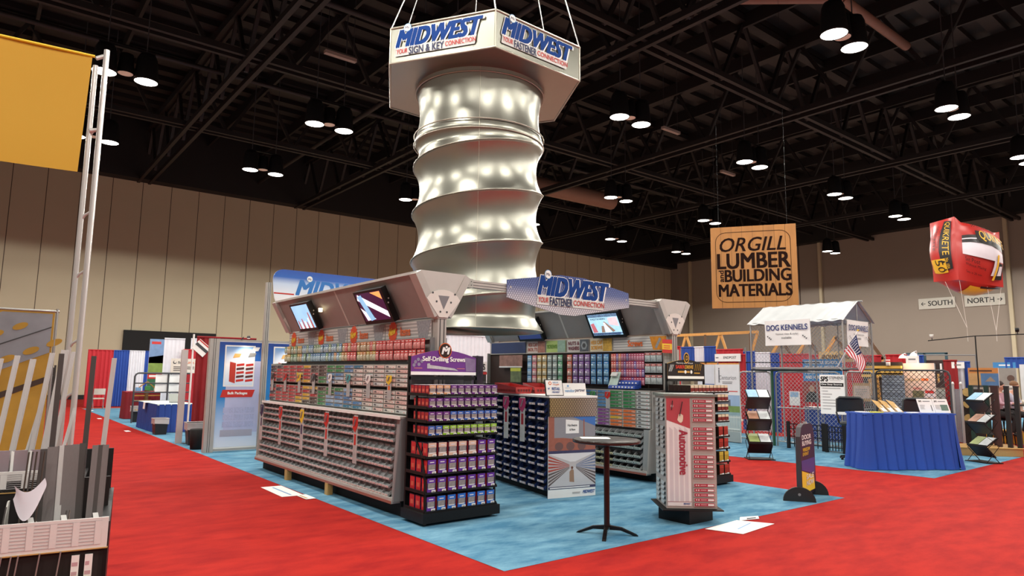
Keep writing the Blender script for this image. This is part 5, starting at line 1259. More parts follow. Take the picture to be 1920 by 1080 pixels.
def P2(m, a, b, z0, z1, y):
    m.quad((a,y,z0),(b,y,z0),(b,y,z1),(a,y,z1), mat('sign_cream','d6ccc0',.5)); w = b-a; h = z1-z0
    m.text('Sand', (a+w*.25,y-.003,z0+h*.66), X_, Z_, w*.3, h*.16, dgrey, .15, .04); m.text('Line', (a+w*.56,y-.003,z0+h*.66), X_, Z_, w*.3, h*.16, orange, .15, .04)
    m.disc((a+w*.14,y-.003,z0+h*.74), X_, Z_, w*.07, dgrey, 16); m.disc((a+w*.15,y-.004,z0+h*.77), X_, Z_, w*.05, mat('sign_cream','d6ccc0',.5), 16)
    m.lines((a+w*.1,y-.003,z0+h*.12), X_, Z_, w*.8, h*.36, 3, mat('sign_ink','5d5552',.5), .5, 2)
stand_poster('poster_board', 5.35, 6.2, 25.7, 1.62, 2.12, 'cream sign with a dark emblem above the tube frame rack', P2)
drape((5.85,26.3),(6.4,26.3), .02, 2.45, 'red', 'short red drape beside the cream sign', .02, 4)

# ---------------------------------------------------------------- bulk packages wall behind the aisle gondola
def art_bulk(o_, x0, w, full, par):
    m = MB(); bl_ = ramp_mat('bulk_blue', [(0,'dfe3ee'),(.22,'a9c4e6'),(.45,'2c83c6'),(.8,'1f5fae'),(1,'24408e')], 2, .4, .1, 2.4)
    m.quad((x0,-.004,.10),(x0+w,-.004,.10),(x0+w,-.004,2.36),(x0,-.004,2.36), bl_)
    lav = mat('bulk_lavender','b4b8d8',.4); m.quad((x0+w*.2,-.006,.4),(x0+w,-.006,.4),(x0+w,-.006,1.95),(x0+w*.2,-.006,1.95), lav)
    a = x0+w*.13
    m.quad((a,-.008,1.39),(a+w*.72,-.008,1.39),(a+w*.72,-.008,2.29),(a,-.008,2.29), white)
    m.quad((a+w*.03,-.010,1.42),(a+w*.69,-.010,1.42),(a+w*.69,-.010,2.26),(a+w*.03,-.010,2.26), ramp_mat('bulk_photo', [(0,'cfe0f2'),(.5,'f2f4f8'),(1,'4a8ccc')], 2, .4, 1.42, 2.3))
    bx, bz = a+w*.13, 1.48
    m.quad((bx,-.012,bz+.02),(bx+w*.14,-.012,bz-.02),(bx+w*.14,-.012,bz+.42),(bx,-.012,bz+.45), mat('bulk_red','b93a2c',.4)); 
    for k in range(5):
        for s in range(2): m.quad((bx+w*(.16+.22*s),-.012,bz+.01+k*.085),(bx+w*(.34+.22*s),-.012,bz+.03+k*.085),(bx+w*(.34+.22*s),-.012,bz+.08+k*.085),(bx+w*(.16+.22*s),-.012,bz+.06+k*.085), [red, mat('bulk_shelf','5a2a28',.5,var=.5,scale=40)][k % 2])
    for p_, q_ in ((.06,.53),(.3,.62),(.2,.5),(.42,.55),(.5,.68)):
        m.poly([(bx+w*p_,-.012,bz+q_),(bx+w*(p_+.16),-.012,bz+q_+.02),(bx+w*(p_+.2),-.012,bz+q_+.1),(bx+w*(p_+.04),-.012,bz+q_+.1)], [white, tan, grey, orange, tan][int(p_*100) % 5])
    m.poly([(a-w*.05,-.012,1.16),(a+w*.70,-.012,1.16),(a+w*.76,-.012,1.32),(a+w*.0,-.012,1.32)], red)
    m.text('Bulk Packages', (a+w*.12,-.014,1.205), X_, Z_, w*.46, .07, white, 0, .05)
    for r in range(3):
        for c in range(3): m.quad((a+w*(.04+.25*c),-.008,.52+r*.15),(a+w*(.27+.25*c),-.008,.52+r*.15),(a+w*(.27+.25*c),-.008,.64+r*.15),(a+w*(.04+.25*c),-.008,.64+r*.15), mat('bulk_grid','a9aed0',.4,var=.3,scale=50))
    m.quad((a,-.008,.32),(a+w*.75,-.008,.32),(a+w*.75,-.008,.46),(a,-.008,.46), mat('bulk_band','a6a4b4',.4))
    m.build('print', par)
for i, (x0, w) in enumerate(((4.15,.9),(5.2,.95),(6.25,.95))):
    t = thing('exhibit_wall', ('blue and white Bulk Packages display panel between aluminium posts','blue display panel behind the far end of the aisle gondola','blue display panel hidden mostly behind the aisle gondola')[i], 'exhibit wall', (x0,15.42,0), 0)
    m = MB(); m.box(0, w, 0, .03, .06, 2.38, white); b = m.build('panel', t); art_bulk(b, 0, w, True, b)
    m = MB(); m.box(-.0, w, -.01, .04, 2.38, 2.42, frame_g); m.box(0, w, -.01, .04, .02, .07, frame_g); m.build('rail', t)
    m = MB(); m.tube([(w*.5,-.02,2.42),(w*.5,-.12,2.47)], .012, dgrey, 6); m.lathe([(0,0),(.03,.0),(.045,-.05),(0,-.05)], dgrey, (w*.62,-.14,2.50), 10); m.disc((w*.62,-.14,2.448), X_, Y_, .035, mat('clip_glow','fff0d8',.3,var=0,emit=6.0), 12); m.build('clip_lamp', t)
    lo = bpy.data.lights.new('clip_lamp_light', 'SPOT'); lo.energy = 26; lo.color = (1,.86,.66); lo.spot_size = radians(130); lo.spot_blend = .5; lo.shadow_soft_size = .03
    l_ = bpy.data.objects.new('clip_lamp_light', lo); COL.objects.link(l_); l_.parent = t; l_.location = (w*.62,-.16,2.43); l_.rotation_euler = (radians(-18),0,0)
for i, (x, h) in enumerate(((4.04,2.42),(5.13,3.75),(7.3,3.75))):
    m = MB(); m.box(x-.1 if i == 0 else x-.05, x+.1 if i == 0 else x+.05, 15.38, 15.5, .004, h, frame_g)
    for s in (-.02,.02): m.box(x+s-.004, x+s+.004, 15.376, 15.38, .01, h, dgrey)
    solo(m.build('aluminium_post'), ('short wide aluminium post at the aisle edge of the bulk packages panel','tall aluminium post carrying the curved blue Midwest sign','tall aluminium post hidden behind the aisle gondola')[i], 'post')
t = thing('curved_sign', 'round cornered blue and white Midwest sign above the aisle gondola', 'sign', (5.2,15.36,3.2))
sm_ = ramp_mat('midwest_blue_fade', [(0,'f2ece8'),(.3,'eef0f4'),(.62,'c9d8ee'),(.8,'2f62b4'),(1,'2a50a4')], 2, .4, 0, .88)
pts = [(.12,0,.03),(3.0,0,.03),(3.0,0,.88),(.24,0,.88)]+[(.24+.24*cos(pi/2+k*pi/16), 0, .64+.24*sin(pi/2+k*pi/16)) for k in range(1,9)]+[(.02,0,.36),(.05,0,.2)]
m = MB(); m.prism(pts, (0,.03,0), sm_); b = m.build('board', t)
m = MB(); m.text('MIDWEST', (.55,-.004,.31), X_, Z_, 2.2, .36, mat('fade_blue','2f74bc',.4), .28, .06); m.disc((.86,-.008,.71), X_, Z_, .075, lblue, 20); m.disc((.86,-.01,.71), X_, Z_, .066, white, 20); m.text('Mc', (.82,-.012,.68), X_, Z_, .08, .05, navy, .1, .02)
m.quad((.03,-.004,.30),(.5,-.004,.30),(.5,-.004,.33),(.03,-.004,.33), red); m.text('YOUR', (.6,-.004,.16), X_, Z_, .35, .09, red, .1, .02); m.text('FASTENER', (1.0,-.004,.12), X_, Z_, .9, .13, navy, 0, .03)
m.build('logo_lettering', b)
drape((11.5,18),(13.6,18), .02, 2.95, 'white', 'tall white drape seen between the two gondolas', .02, 14)
t = thing('product_rack', 'tall dark product rack with red tops beyond the purple screw rack', 'rack', (9.02,13.2,0))
m = MB(); m.box(.0,.7,.0,.3,.02,1.9,mat('rack_dark','241f1f',.6)); m.box(-.02,.72,-.02,.32,1.72,1.78,red); m.build('frame', t)
m = MB()
for r in range(7): m.box(.03,.67,-.03,.0,.4+r*.18,.48+r*.18,[dgrey,grey][r % 2])
m.build('shelf_row', t)
m = MB(); m.box(.0,.7,-.01,.02,1.79,2.02,white); m.text('SCREWS', (.05,-.015,1.83), X_, Z_, .6, .14, dgrey, 0, .05); m.build('header_sign', t)
t = thing('side_banner', 'narrow purple and grey photo banner at the dark end of the right gondola', 'banner', (9.2,12.62,0))
m = MB(); m.box(-.3,.0,.0,.02,1.0,2.14,mat('banner_photo','6d5f70',.5,var=.6,scale=7)); m.build('cloth', t); m = MB(); m.box(-.16,-.13,.02,.05,0,2.15,grey); m.build('stand_pole', t)
# papers on the aisle carpet
t = thing('floor_paper', 'white paper sheets lying on the red aisle beside the long gondola', 'paper', (3.74,10.0,0))
m = MB(); m.prism([(-.22,-.48,.004),(.08,-.5,.004),(.1,.45,.004),(-.2,.47,.004)], (0,0,.003), paper); m.build('sheet', t)
m = MB(); m.prism([(-.02,-.85,.007),(.12,-.85,.007),(.12,-.48,.007),(-.02,-.48,.007)], (0,0,.003), paper); m.quad((.0,-.8,.0105),(.03,-.8,.0105),(.03,-.52,.0105),(.0,-.52,.0105), tan); m.build('label_slip', t)
m = MB(); m.quad((-.08,-.4,.0075),(-.05,-.4,.0075),(-.05,.35,.0075),(-.08,.35,.0075), lblue); m.build('print', t)
t = thing('floor_paper', 'white paper sheets lying on the red aisle in front of the Automotive tower', 'paper', (7.05,4.75,0))
m = MB(); m.prism([(-.30,.12,.004),(-.16,-.28,.004),(.62,-.2,.004),(.42,.18,.004)], (0,0,.003), paper); m.build('sheet', t)
m = MB(); m.prism([(.42,.14,.007),(.72,.06,.007),(.86,.16,.007),(.6,.25,.007)], (0,0,.003), paper); m.quad((.55,.12,.0105),(.7,.09,.0105),(.76,.13,.0105),(.62,.17,.0105), dgrey); m.build('label_slip', t)
m = MB(); m.quad((.0,-.12,.0075),(.42,-.02,.0075),(.42,.0,.0075),(.0,-.1,.0075), lblue); m.build('print', t)
for i, (x, y_) in enumerate(((3.6,27.6),(3.55,21.8),(4.0,33.0))):
    o = MB().prism([(x-.06,y_-.2,.004),(x+.06,y_-.2,.004),(x+.06,y_+.2,.004),(x-.06,y_+.2,.004)], (0,0,.003), paper).build('carpet_tag'); solo(o, ('tiny white tag on the red aisle near the small bin','tiny white tag on the red aisle by the blue table','tiny white tag on the aisle at the folding chair')[i], 'tag')
# ---------------------------------------------------------------- kennel and fence booth across the cross aisle
def chainlink(m, o, u, v, w, h, pitch, r, mm):
    o, u, v = Vector(o), Vector(u), Vector(v); k = -h
    while k < w:
        for s in (0, 1):
            a0, b0 = k, 0.0; a1, b1 = k+h, h
            if a0 < 0: b0 -= a0; a0 = 0
            if a1 > w: b1 -= a1-w; a1 = w
            if a1-a0 > .01:
                if s: p, q = o+u*(w-a0)+v*b0, o+u*(w-a1)+v*b1
                else: p, q = o+u*a0+v*b0, o+u*a1+v*b1
                m.tube([p, q], r, mm, 3, caps=False)
        k += pitch
wire = mat('galvanised_wire', 'c3c5c4', .35, .6); wire_b = mat('black_wire', '2a2724', .5)
wire_u = mat('steel_wire_mesh', '9aa0a6', .35, .6)
def fence_panel(a, b, h, label, tube_m, wire_m, r=.022, pitch=.105, bend=True, wr=.0045, mid=True):
    a, b = Vector((a[0], a[1], 0)), Vector((b[0], b[1], 0)); t = thing('chain_link_fence', label, 'fence', a); d = b-a; L = d.length; u = d/L
    m = MB(); bd = .12 if bend else .02
    pts = [Z_*.004, Z_*(h-bd), u*bd*.3+Z_*(h-bd*.3), u*bd+Z_*h, u*(L-bd)+Z_*h, u*(L-bd*.3)+Z_*(h-bd*.3), u*L+Z_*(h-bd), u*L+Z_*.004]
    m.tube(pts, r, tube_m, 8); m.tube([Z_*.12, u*L+Z_*.12], r*.8, tube_m, 6)
    if mid: m.tube([Z_*(h*.52), u*L+Z_*(h*.52)], r*.7, tube_m, 6)
    m.build('tube_frame', t)
    m = MB(); chainlink(m, Z_*.12, u, Z_, L, h-.14, pitch, wr, wire_m); m.build('wire_mesh', t); return t
fence_panel((16.3,10.56),(16.3,9.62), 1.88, 'galvanised chain link panel beside the white Centurion banner', galv, wire)
fence_panel((16.32,9.5),(16.32,7.82), 1.88, 'galvanised chain link panel under the dog kennel front', galv, wire)
fence_panel((17.7,7.6),(17.7,5.95), 1.95, 'dark chain link panel behind the blue skirted counter', dgrey, wire_b, pitch=.12, wr=.007)
fence_panel((16.45,7.75),(17.8,7.72), 1.9, 'short chain link return panel at the kennel corner', galv, wire)
m = MB(); gp = mat('fence_green','1f4f38',.4); m.tube([(16.26,9.56,.004),(16.26,9.56,1.94)], .035, gp, 10); m.tube([(16.26,9.56,1.92),(16.26,8.6,1.93)], .025, gp, 8); m.tube([(16.26,9.56,1.92),(16.26,10.05,1.93)], .025, gp, 8)
solo(m.build('fence_post'), 'dark green fence post with green top rail before the kennel', 'post')
KX0, KX1, KY0, KY1, KZ0, KZ1, KZR = 16.2, 17.72, 7.65, 10.1, 1.98, 3.15, 3.63
t = thing('dog_kennel', 'chain link dog kennel with silver tarp roof raised above the fences', 'kennel', (KX0, KY0, 0)); w_, d_ = KX1-KX0, KY1-KY0
m = MB()
for x, y in ((0,0),(w_,0),(0,d_),(w_,d_)): m.tube([(x,y,.004 if (x,y) != (0,0) else .004),(x,y,KZ1)], .022, galv, 8)
for z in (KZ0, KZ1):
    m.tube([(0,0,z),(w_,0,z),(w_,d_,z),(0,d_,z)], .02, galv, 8, closed=True)
for y in (.85, 1.6): m.tube([(0,y,KZ0),(0,y,KZ1)], .016, galv, 6); m.tube([(w_,y,KZ0),(w_,y,KZ1)], .016, galv, 6)
for y in (0, d_): m.tube([(0,y,KZ1),(w_/2,y,KZR),(w_,y,KZ1)], .02, galv, 8); m.tube([(w_/2,y,KZ1),(w_/2,y,KZR)], .016, galv, 6)
m.tube([(w_/2,-.15,KZR),(w_/2,d_+.05,KZR)], .02, galv, 8); m.build('tube_frame', t)
m = MB(); chainlink(m, (0,0,KZ0), Y_, Z_, d_, KZ1-KZ0, .1, .0035, wire_u); chainlink(m, (0,0,KZ0), X_, Z_, w_, KZ1-KZ0, .1, .0035, wire_u); chainlink(m, (w_,0,KZ0), Y_, Z_, d_, KZ1-KZ0, .1, .0035, wire_u); m.build('wire_mesh', t)
tarp = mat('silver_tarp','c3c6c8',.42,.15,var=.12,scale=3)
m = MB()
for s in (0, 1):
    m.grid(lambda u, v: ((-.08+(w_/2+.08)*v) if s == 0 else (w_+.08-(w_/2+.08)*v), -.06+(d_+.12)*u, KZ1-.03+(KZR-KZ1+.05)*v+.014*sin(u*46+v*3)*(1-v*.4)), 60, 6, tarp)
m.build('roof_tarp', t)
m = MB(); m.tube([(-.03,-.1,KZ0-.05),(-.03,d_,KZ0-.05)], .02, black, 6); m.build('support_bar', t)
def kennel_sign(loc, rz, w, h, label):
    t = thing('fabric_sign', label, 'sign', loc, rz, None)
    m = MB(); m.grid(lambda u, v: (w*u, .012*sin(u*7+v*4), h*v), 12, 6, mat('vinyl_white','e3e2e0',.5,var=.03)); m.grid(lambda u, v: (w*u, .02+.012*sin(u*7+v*4), h*v), 4, 2, mat('vinyl_white','e3e2e0',.5)); b = m.build('vinyl', t)
    m = MB(); dn = mat('kennel_blue','23306e',.5); y = -.022
    m.text('DOG', (w*.05,y,h*.60), X_, Z_, w*.28, h*.22, dn, 0, .03); m.text('KENNELS', (w*.38,y,h*.60), X_, Z_, w*.57, h*.22, dn, 0, .03)
    m.text('Various sizes & styles', (w*.25,y,h*.40), X_, Z_, w*.5, h*.09, dgrey, 0, .0); m.text('available', (w*.38,y,h*.26), X_, Z_, w*.22, h*.09, dgrey, 0, .0)
    for a in (.07,.85):
        for k in range(3): m.disc((w*(a+.035*k),y,h*(.36-.055*k)), X_, Z_, w*.014, dgrey, 8); m.disc((w*(a+.035*k)+w*.018,y,h*(.38-.055*k)), X_, Z_, w*.006, dgrey, 6); m.disc((w*(a+.035*k)-w*.012,y,h*(.385-.055*k)), X_, Z_, w*.006, dgrey, 6)
    m.build('lettering', b)
kennel_sign((16.06,9.60,2.55), radians(-90), 1.22, .64, 'white DOG KENNELS sign on the long front of the kennel')
kennel_sign((16.32,7.60,2.52), 0, 1.1, .62, 'white DOG KENNELS sign on the short end of the kennel, behind the flag')

# flag
t = thing('american_flag', 'American flag hanging from a slanted white pole at the kennel corner', 'flag', (15.6, 7.05, 0))
fp = lambda y, z, x=0.0: Vector((x, y-7.05, z))
m = MB(); m.tube([(.62,.66,1.93),(0,.48,2.0),(0,-.02,2.80)], .014, white, 8); m.lathe([(0,0),(.03,.02),(0,.05)], yellow, (0,-.025,2.8), 10); m.build('flag_pole', t)
A, B, C, D = fp(7.06,2.73), fp(7.36,2.36), fp(7.12,2.02), fp(6.93,1.86)
def flg(u, v):      # u hoist A->B, v fly
    p = (A*(1-u)+B*u)*(1-v) + (D*(1-u)+C*u)*v
    return p + X_*(-.02-.05*sin(v*7+u*5)*min(1, v*3)) + Y_*(.035*sin(v*6+1)*v) + Z_*(-.06*sin(pi*v)*(1-u)) + Y_*(-.05*sin(pi*v))
fr_, fw_, fb_ = mat('flag_red','b3202e',.7), mat('flag_white','e4e0e2',.7), mat('flag_blue','26305c',.7)
m = MB(); NU, NV = 13, 24
vs = [flg(i/NU, j/NV) for j in range(NV+1) for i in range(NU+1)]
for i in range(NU):
    for j in range(NV):
        mm = fb_ if (i < 7 and j < 10) else (fr_ if i % 2 == 0 else fw_)
        q = [vs[j*(NU+1)+i], vs[j*(NU+1)+i+1], vs[(j+1)*(NU+1)+i+1], vs[(j+1)*(NU+1)+i]]; m.add(q, [(0,1,2,3)], mm, True)
cl = m.build('cloth', t)
m = MB()
for r in range(5):
    for c in range(6):
        uu, vv_ = .05+.46*(r+.5)/5, .02+.37*(c+.5)/6; p = flg(uu, vv_); m.poly([p-X_*.012+Y_*(.016*(1 if k % 2 else .4)*cos(pi*k/5))+Z_*(.016*(1 if k % 2 else .4)*sin(pi*k/5)) for k in range(10)], fw_)
m.build('star_pattern', cl)

# boards and posters facing the aisle (their faces look toward -x)
def board(name, label, x, y0, y1, z0, z1, paint, cat='poster', legs=True, th=.03):
    """y0 < y1; text runs from y1 to y0"""
    t = thing(name, label, cat, (x, (y0+y1)/2, 0)); w = y1-y0
    m = MB(); m.box(0, th, -w/2, w/2, z0, z1, white); b = m.build('board', t)
    m = MB(); paint(m, Vector((-.004, w/2, z0)), -Y_, Z_, w, z1-z0); m.build('print', b)
    if legs:
        m = MB()
        for s in (-1, 1): m.tube([(th+.015, s*w*.42, .004), (th+.015, s*w*.42, z1-.02)], .012, grey, 6)
        m.box(th, th+.03, -w*.42, w*.42, .004, .02, grey); m.build('stand_frame', t)
    return t
def q_(m, o, u, v, w, h, a, b, c, d, mm, e=.0): m.quad(o+u*(w*a)+v*(h*c)-X_*e, o+u*(w*b)+v*(h*c)-X_*e, o+u*(w*b)+v*(h*d)-X_*e, o+u*(w*a)+v*(h*d)-X_*e, mm)
def p_sps(m, o, u, v, w, h):
    q_(m,o,u,v,w,h,0,1,0,1,white)
    m.text('SPS', o+u*(w*.04)+v*(h*.83)-X_*.003, u, v, w*.3, h*.12, black, .12, .06); m.text('STEPHENS', o+u*(w*.4)+v*(h*.88)-X_*.003, u, v, w*.56, h*.075, dgrey, 0, .02); m.lines(o+u*(w*.42)+v*(h*.84)-X_*.003, u, v, w*.5, h*.02, 1, stripe2)
    q_(m,o,u,v,w,h,.03,.97,.70,.79,black,.002); m.text('One Stop Source', o+u*(w*.07)+v*(h*.725)-X_*.005, u, v, w*.84, h*.045, white, 0, .05)
    for k in range(8):
        m.disc(o+u*(w*.06)+v*(h*(.655-.075*k))-X_*.003, -Y_, Z_, w*.012, grey, 6); m.lines(o+u*(w*.1)+v*(h*(.64-.075*k))-X_*.003, u, v, w*(.8,.35,.4,.45,.75,.85,.8,.45)[k], h*.03, 1, stripe2, .7, k)
board('sign_board', 'white SPS Stephens price board hung on the chain link fence', 16.08, 7.62, 8.21, .89, 1.82, p_sps, 'sign')
def p_cent(m, o, u, v, w, h):
    q_(m,o,u,v,w,h,0,1,.58,1,mat('cent_pale','d6d8da',.5)); q_(m,o,u,v,w,h,0,1,.40,.60,mat('cent_sky','8fa9c4',.5,var=.25,scale=3),.001); q_(m,o,u,v,w,h,0,1,.38,.46,mat('cent_lawn','6d8a4a',.5,var=.35,scale=8),.002)
    q_(m,o,u,v,w,h,0,.62,.45,.54,mat('cent_fence','5f6670',.5,var=.3,scale=8),.0015)
    q_(m,o,u,v,w,h,0,1,.14,.38,mat('cent_garden','7f9aa0',.5,var=.4,scale=6),.001); q_(m,o,u,v,w,h,0,1,0,.15,mat('cent_grey','8f9a9a',.5),.001)
    for k in range(17): q_(m,o,u,v,w,h,.02+.058*k,.045+.058*k,.13,.34,mat('cent_picket','c9cfc8',.5),.003)
    for c in (.31,.16): q_(m,o,u,v,w,h,0,1,c,c+.012,mat('cent_picket','c9cfc8',.5),.0035)
    m.text('Centurion', o+u*(w*.16)+v*(h*.80)-X_*.003, u, v, w*.72, h*.055, mat('cent_ink','6d7176',.5), 0, .0); q_(m,o,u,v,w,h,.14,.19,.76,.93,mat('cent_ink','6d7176',.5),.003); m.disc(o+u*(w*.165)+v*(h*.945)-X_*.003, -Y_, Z_, w*.03, mat('cent_ink','6d7176',.5), 10)
    m.lines(o+u*(w*.3)+v*(h*.74)-X_*.003, u, v, w*.45, h*.04, 2, grey, .5); m.lines(o+u*(w*.55)+v*(h*.64)-X_*.003, u, v, w*.4, h*.018, 1, red, .6)
board('roll_banner', 'tall white Centurion banner with a picket fence photo', 16.0, 10.36, 11.1, .02, 2.07, p_cent, 'banner')
def p_cent2(m, o, u, v, w, h):
    q_(m,o,u,v,w,h,0,1,0,1,mat('cent_pale2','c9cfd6',.5)); q_(m,o,u,v,w,h,.3,1,.72,.74,blue,.002); m.lines(o+u*(w*.4)+v*(h*.62)-X_*.003, u, v, w*.5, h*.06, 3, grey, .5)
board('roll_banner', 'pale banner half hidden behind the gold sign rack', 16.1, 11.2, 11.75, .02, 2.07, p_cent2, 'banner')
def p_blue(m, o, u, v, w, h):
    q_(m,o,u,v,w,h,0,1,0,1,mat('expo_blue','2f86c8',.5))
    for k, (tx, wd) in enumerate((('WONDERFUL SCHOOL',.85),('FOR PUBLIC MEETING',.85),('HERE NOW',.6),('AND HERE',.4))): m.text(tx, o+u*(w*.06)+v*(h*(.78-.22*k))-X_*.003, u, v, w*wd, h*.14, white, 0, .05)
board('poster_board', 'bright blue poster with white capitals behind the chain link', 18.5, 8.8, 9.92, 1.64, 2.26, p_blue)
for i, (ya, yb, c_) in enumerate(((13.25,13.76,'blue'),(12.88,13.25,'white'),(12.45,12.88,'blue'))): drape((18,yb),(18,ya), 2.2, 2.66, c_, ('short %s swag over the pale banner, %s of three' % (c_, nth(i+1))), .02, 4, 'swag', 'drape', 'swags on the back rail')
m = MB(); m.bar((18.05,13.85,2.19),(18.05,9.2,2.15), .03, .03, black); 
for y in (13.8, 12.42, 11.45, 9.3): m.tube([(18.05,y,.004),(18.05,y,2.62)], .022, grey, 6)
solo(m.build('drape_rail'), 'dark rail on uprights carrying the swags behind the Centurion banner', 'rail')
drape((18,12.43),(18,11.5), 2.15, 2.56, 'red', 'red swag above the Centurion banner', .02, 5, 'swag', 'drape', 'swags on the back rail')
drape((18,11.62),(18,11.42), .5, 2.4, 'red', 'narrow red drape edge beside the Centurion banner', .02, 2, 'swag', 'drape', 'swags on the back rail')
def p_end(m, o, u, v, w, h): q_(m,o,u,v,w,h,0,1,0,1,white); m.text('ENDPOST', o+u*(w*.35)+v*(h*.35)-X_*.003, u, v, w*.5, h*.32, dgrey, 0, .03); m.lines(o+u*(w*.04)+v*(h*.4)-X_*.003, u, v, w*.12, h*.2, 1, grey, .8)
board('booth_sign', 'long white name sign hung on the red swag', 17.93, 11.55, 12.44, 2.2, 2.43, p_end, 'sign')
for i, (ya, yb, c_) in enumerate(((12.33,12.84,'blue'),(11.8,12.33,'white'),(11.48,11.8,'blue'),(10.5,11.48,'red'),(9.5,10.5,'red'),(8.4,9.5,'red'))):
    drape((20,yb),(20,ya), .02, 2.56-.035*i, c_, '%s drape on the back line of the kennel booth, %s from the white banner' % (c_, nth(i+1)), .03, 5)
drape((20,15.94),(20,15.32), .02, 2.8, 'red', 'red drape just past the end hub of the right gondola', .03, 4)
# pine roof trusses shown behind the drapes
t = thing('roof_truss', 'long pine roof truss standing behind the drapes', 'truss', (21, 16.4, 0)); m = MB()
m.bar((0,0,3.28),(0,-3.6,3.28), .04, .10, pine); m.bar((0,0,2.2),(0,-7.5,2.2), .04, .10, pine)
z_ = 0
for k in range(5): m.bar((.02,-.2-.75*k,2.25),(.02,-.55-.75*k,3.24) if k % 2 == 0 else (.02,.15-.75*k,3.24), .04, .09, pine)
for y in (-1.45,-3.3): m.bar((-.02,y,2.2),(-.02,y,3.26), .04, .07, mat('dark_pine','5d4228',.6))
m.build('truss_frame', t); m = MB()
for y in (-.1,-3.5,-7.4): m.box(-.05,.05,y-.05,y+.05,.004,2.2,tan)
m.build('support_post', t)
t = thing('roof_truss', 'shorter pine truss seen through the kennel wire', 'truss', (20.6, 12.2, 0)); m = MB()
for k in range(4): m.bar((0,-.9*k,2.3),(0,-.9*k-.45,3.0), .05, .1, pine); m.bar((0,-.9*k-.45,3.0),(0,-.9*k-.9,2.3), .05, .1, mat('dark_pine','5d4228',.6))
m.bar((0,0,2.3),(0,-3.6,2.3), .05, .12, pine); m.build('truss_frame', t); m = MB(); m.box(-.05,.05,-.15,-.05,.004,2.3,tan); m.box(-.05,.05,-3.5,-3.4,.004,2.3,tan); m.build('support_post', t)
def p_wood(m, o, u, v, w, h): q_(m,o,u,v,w,h,0,1,0,1,mat('sign_tan','b99a6a',.6)); m.text('IRONWOOD', o+u*(w*.1)+v*(h*.3)-X_*.003, u, v, w*.8, h*.4, mat('sign_brown','4a2c1c',.6), 0, .05)
board('booth_sign', 'tan lumber sign seen through the kennel wire', 19.4, 8.9, 9.9, 2.2, 2.5, p_wood, 'sign')
m = MB(); m.box(19.45,19.5,9.3,9.36,.004,2.25,tan)
skirted_table((18.9,9.35,0), radians(90), 1.3, .6, .92, mat('skirt_blue','1f3f8a',.8), paper, 'small blue skirted table with white top behind the chain link')
def p_man(m, o, u, v, w, h):
    q_(m,o,u,v,w,h,0,1,0,1,mat('photo_red_back','8e3a34',.5,var=.3,scale=8)); m.poly([o+u*(w*a)+v*(h*b)-X_*.002 for a, b in ((.12,0),(.88,0),(.8,.4),(.62,.55),(.38,.55),(.2,.4))], mat('photo_dark_coat','23262a',.5,var=.4,scale=14)); m.disc(o+u*(w*.5)+v*(h*.68)-X_*.003, -Y_, Z_, w*.15, mat('photo_face','b08a74',.5), 14, h*.17)
board('poster_board', 'small photo poster of a person in a dark coat behind the chain link', 18.38, 9.35, 9.88, 1.06, 1.62, p_man)
board('poster_board', 'small white leaflet board beside the white drape behind the chain link', 18.4, 10.0, 10.3, .95, 1.35, lambda m, o, u, v, w, h: (q_(m,o,u,v,w,h,0,1,0,1,white), q_(m,o,u,v,w,h,.1,.9,.6,.95,mat('leaflet_sky','8fb4d4',.5,var=.3,scale=9),.002)))
# black iron fence sections leaning behind the counter
for i, (ya, yb, x) in enumerate(((8.16,9.05,16.05),(7.62,8.04,15.95))):
    t = thing('iron_fence_section', ('black iron fence section on the blue carpet left of the blue counter','black iron fence section partly behind the blue counter')[i], 'fence', (x, ya, 0)); w_ = yb-ya; m = MB()
    for s in (0, w_): m.box(-.03,.03,s-.035,s+.035,.004,.66,black)
    m.build('post', t); m = MB()
    for z in (.12,.30,.48,.6): m.bar((0,0,z),(0,w_,z), .02, .02, black)
    for k in range(1, 6): m.bar((0,w_*k/6,.05),(0,w_*k/6,.6), .016, .016, black)
    m.build('railing', t)
# literature racks: zigzag of tilted tiers
def lit_rack(loc, rz, label, flip=1):
    t = thing('literature_rack', label, 'rack', loc, rz); W2 = .24
    m = MB(); m.box(-.28,.28,-.2,.2,.004,.02,black); m.build('base', t)
    m = MB()
    for s in (-1, 1):
        pts = [(s*W2,.14,.02),(s*W2,-.14,.30),(s*W2,.16,.52),(s*W2,-.14,.80),(s*W2,.16,1.02),(s*W2,-.12,1.30),(s*W2,.10,1.46)]
        m.tube(pts, .009, black, 6); m.tube([(s*W2,-.16,.02),(s*W2,.18,.36),(s*W2,-.12,.55),(s*W2,.18,.86),(s*W2,-.12,1.05),(s*W2,.16,1.34)], .007, black, 6)
    m.build('scissor_frame', t)
    for k, z in enumerate((.52, 1.00, 1.46)):
        sh_ = MB(); sh_.obox((0,-.0,z-.09), X_*W2, Vector((0,.14,.09)), Vector((0,-.004,.006)), black)
        sh_.obox((0,-.04,z-.28), X_*W2, Vector((0,.12,-.12)), Vector((0,.004,.004)), mat('rack_lattice','2c1c20',.5,var=.5,scale=30))
        sh_.box(-W2,W2,-.16,-.145,z-.19,z-.14,black); tr = sh_.build('tray', t)
        b = MB(); cc = [mat('mag_meadow','9aa86a',.4,var=.4,scale=9), mat('mag_city','b98a72',.4,var=.4,scale=9), mat('mag_sky','8fb9d4',.4,var=.35,scale=9)][k]
        for s in (-1, 1): b.obox((s*.115,-.005,z-.075), X_*.105, Vector((0,.125,.08)), Vector((0,-.003,.005)), cc if s < 0 else mat('mag_white','cfd4d6',.4,var=.3,scale=9))
        b.build('brochure', tr)
lit_rack((13.34,8.2,0), radians(-45), 'black zigzag literature rack on the blue carpet by the chain link')
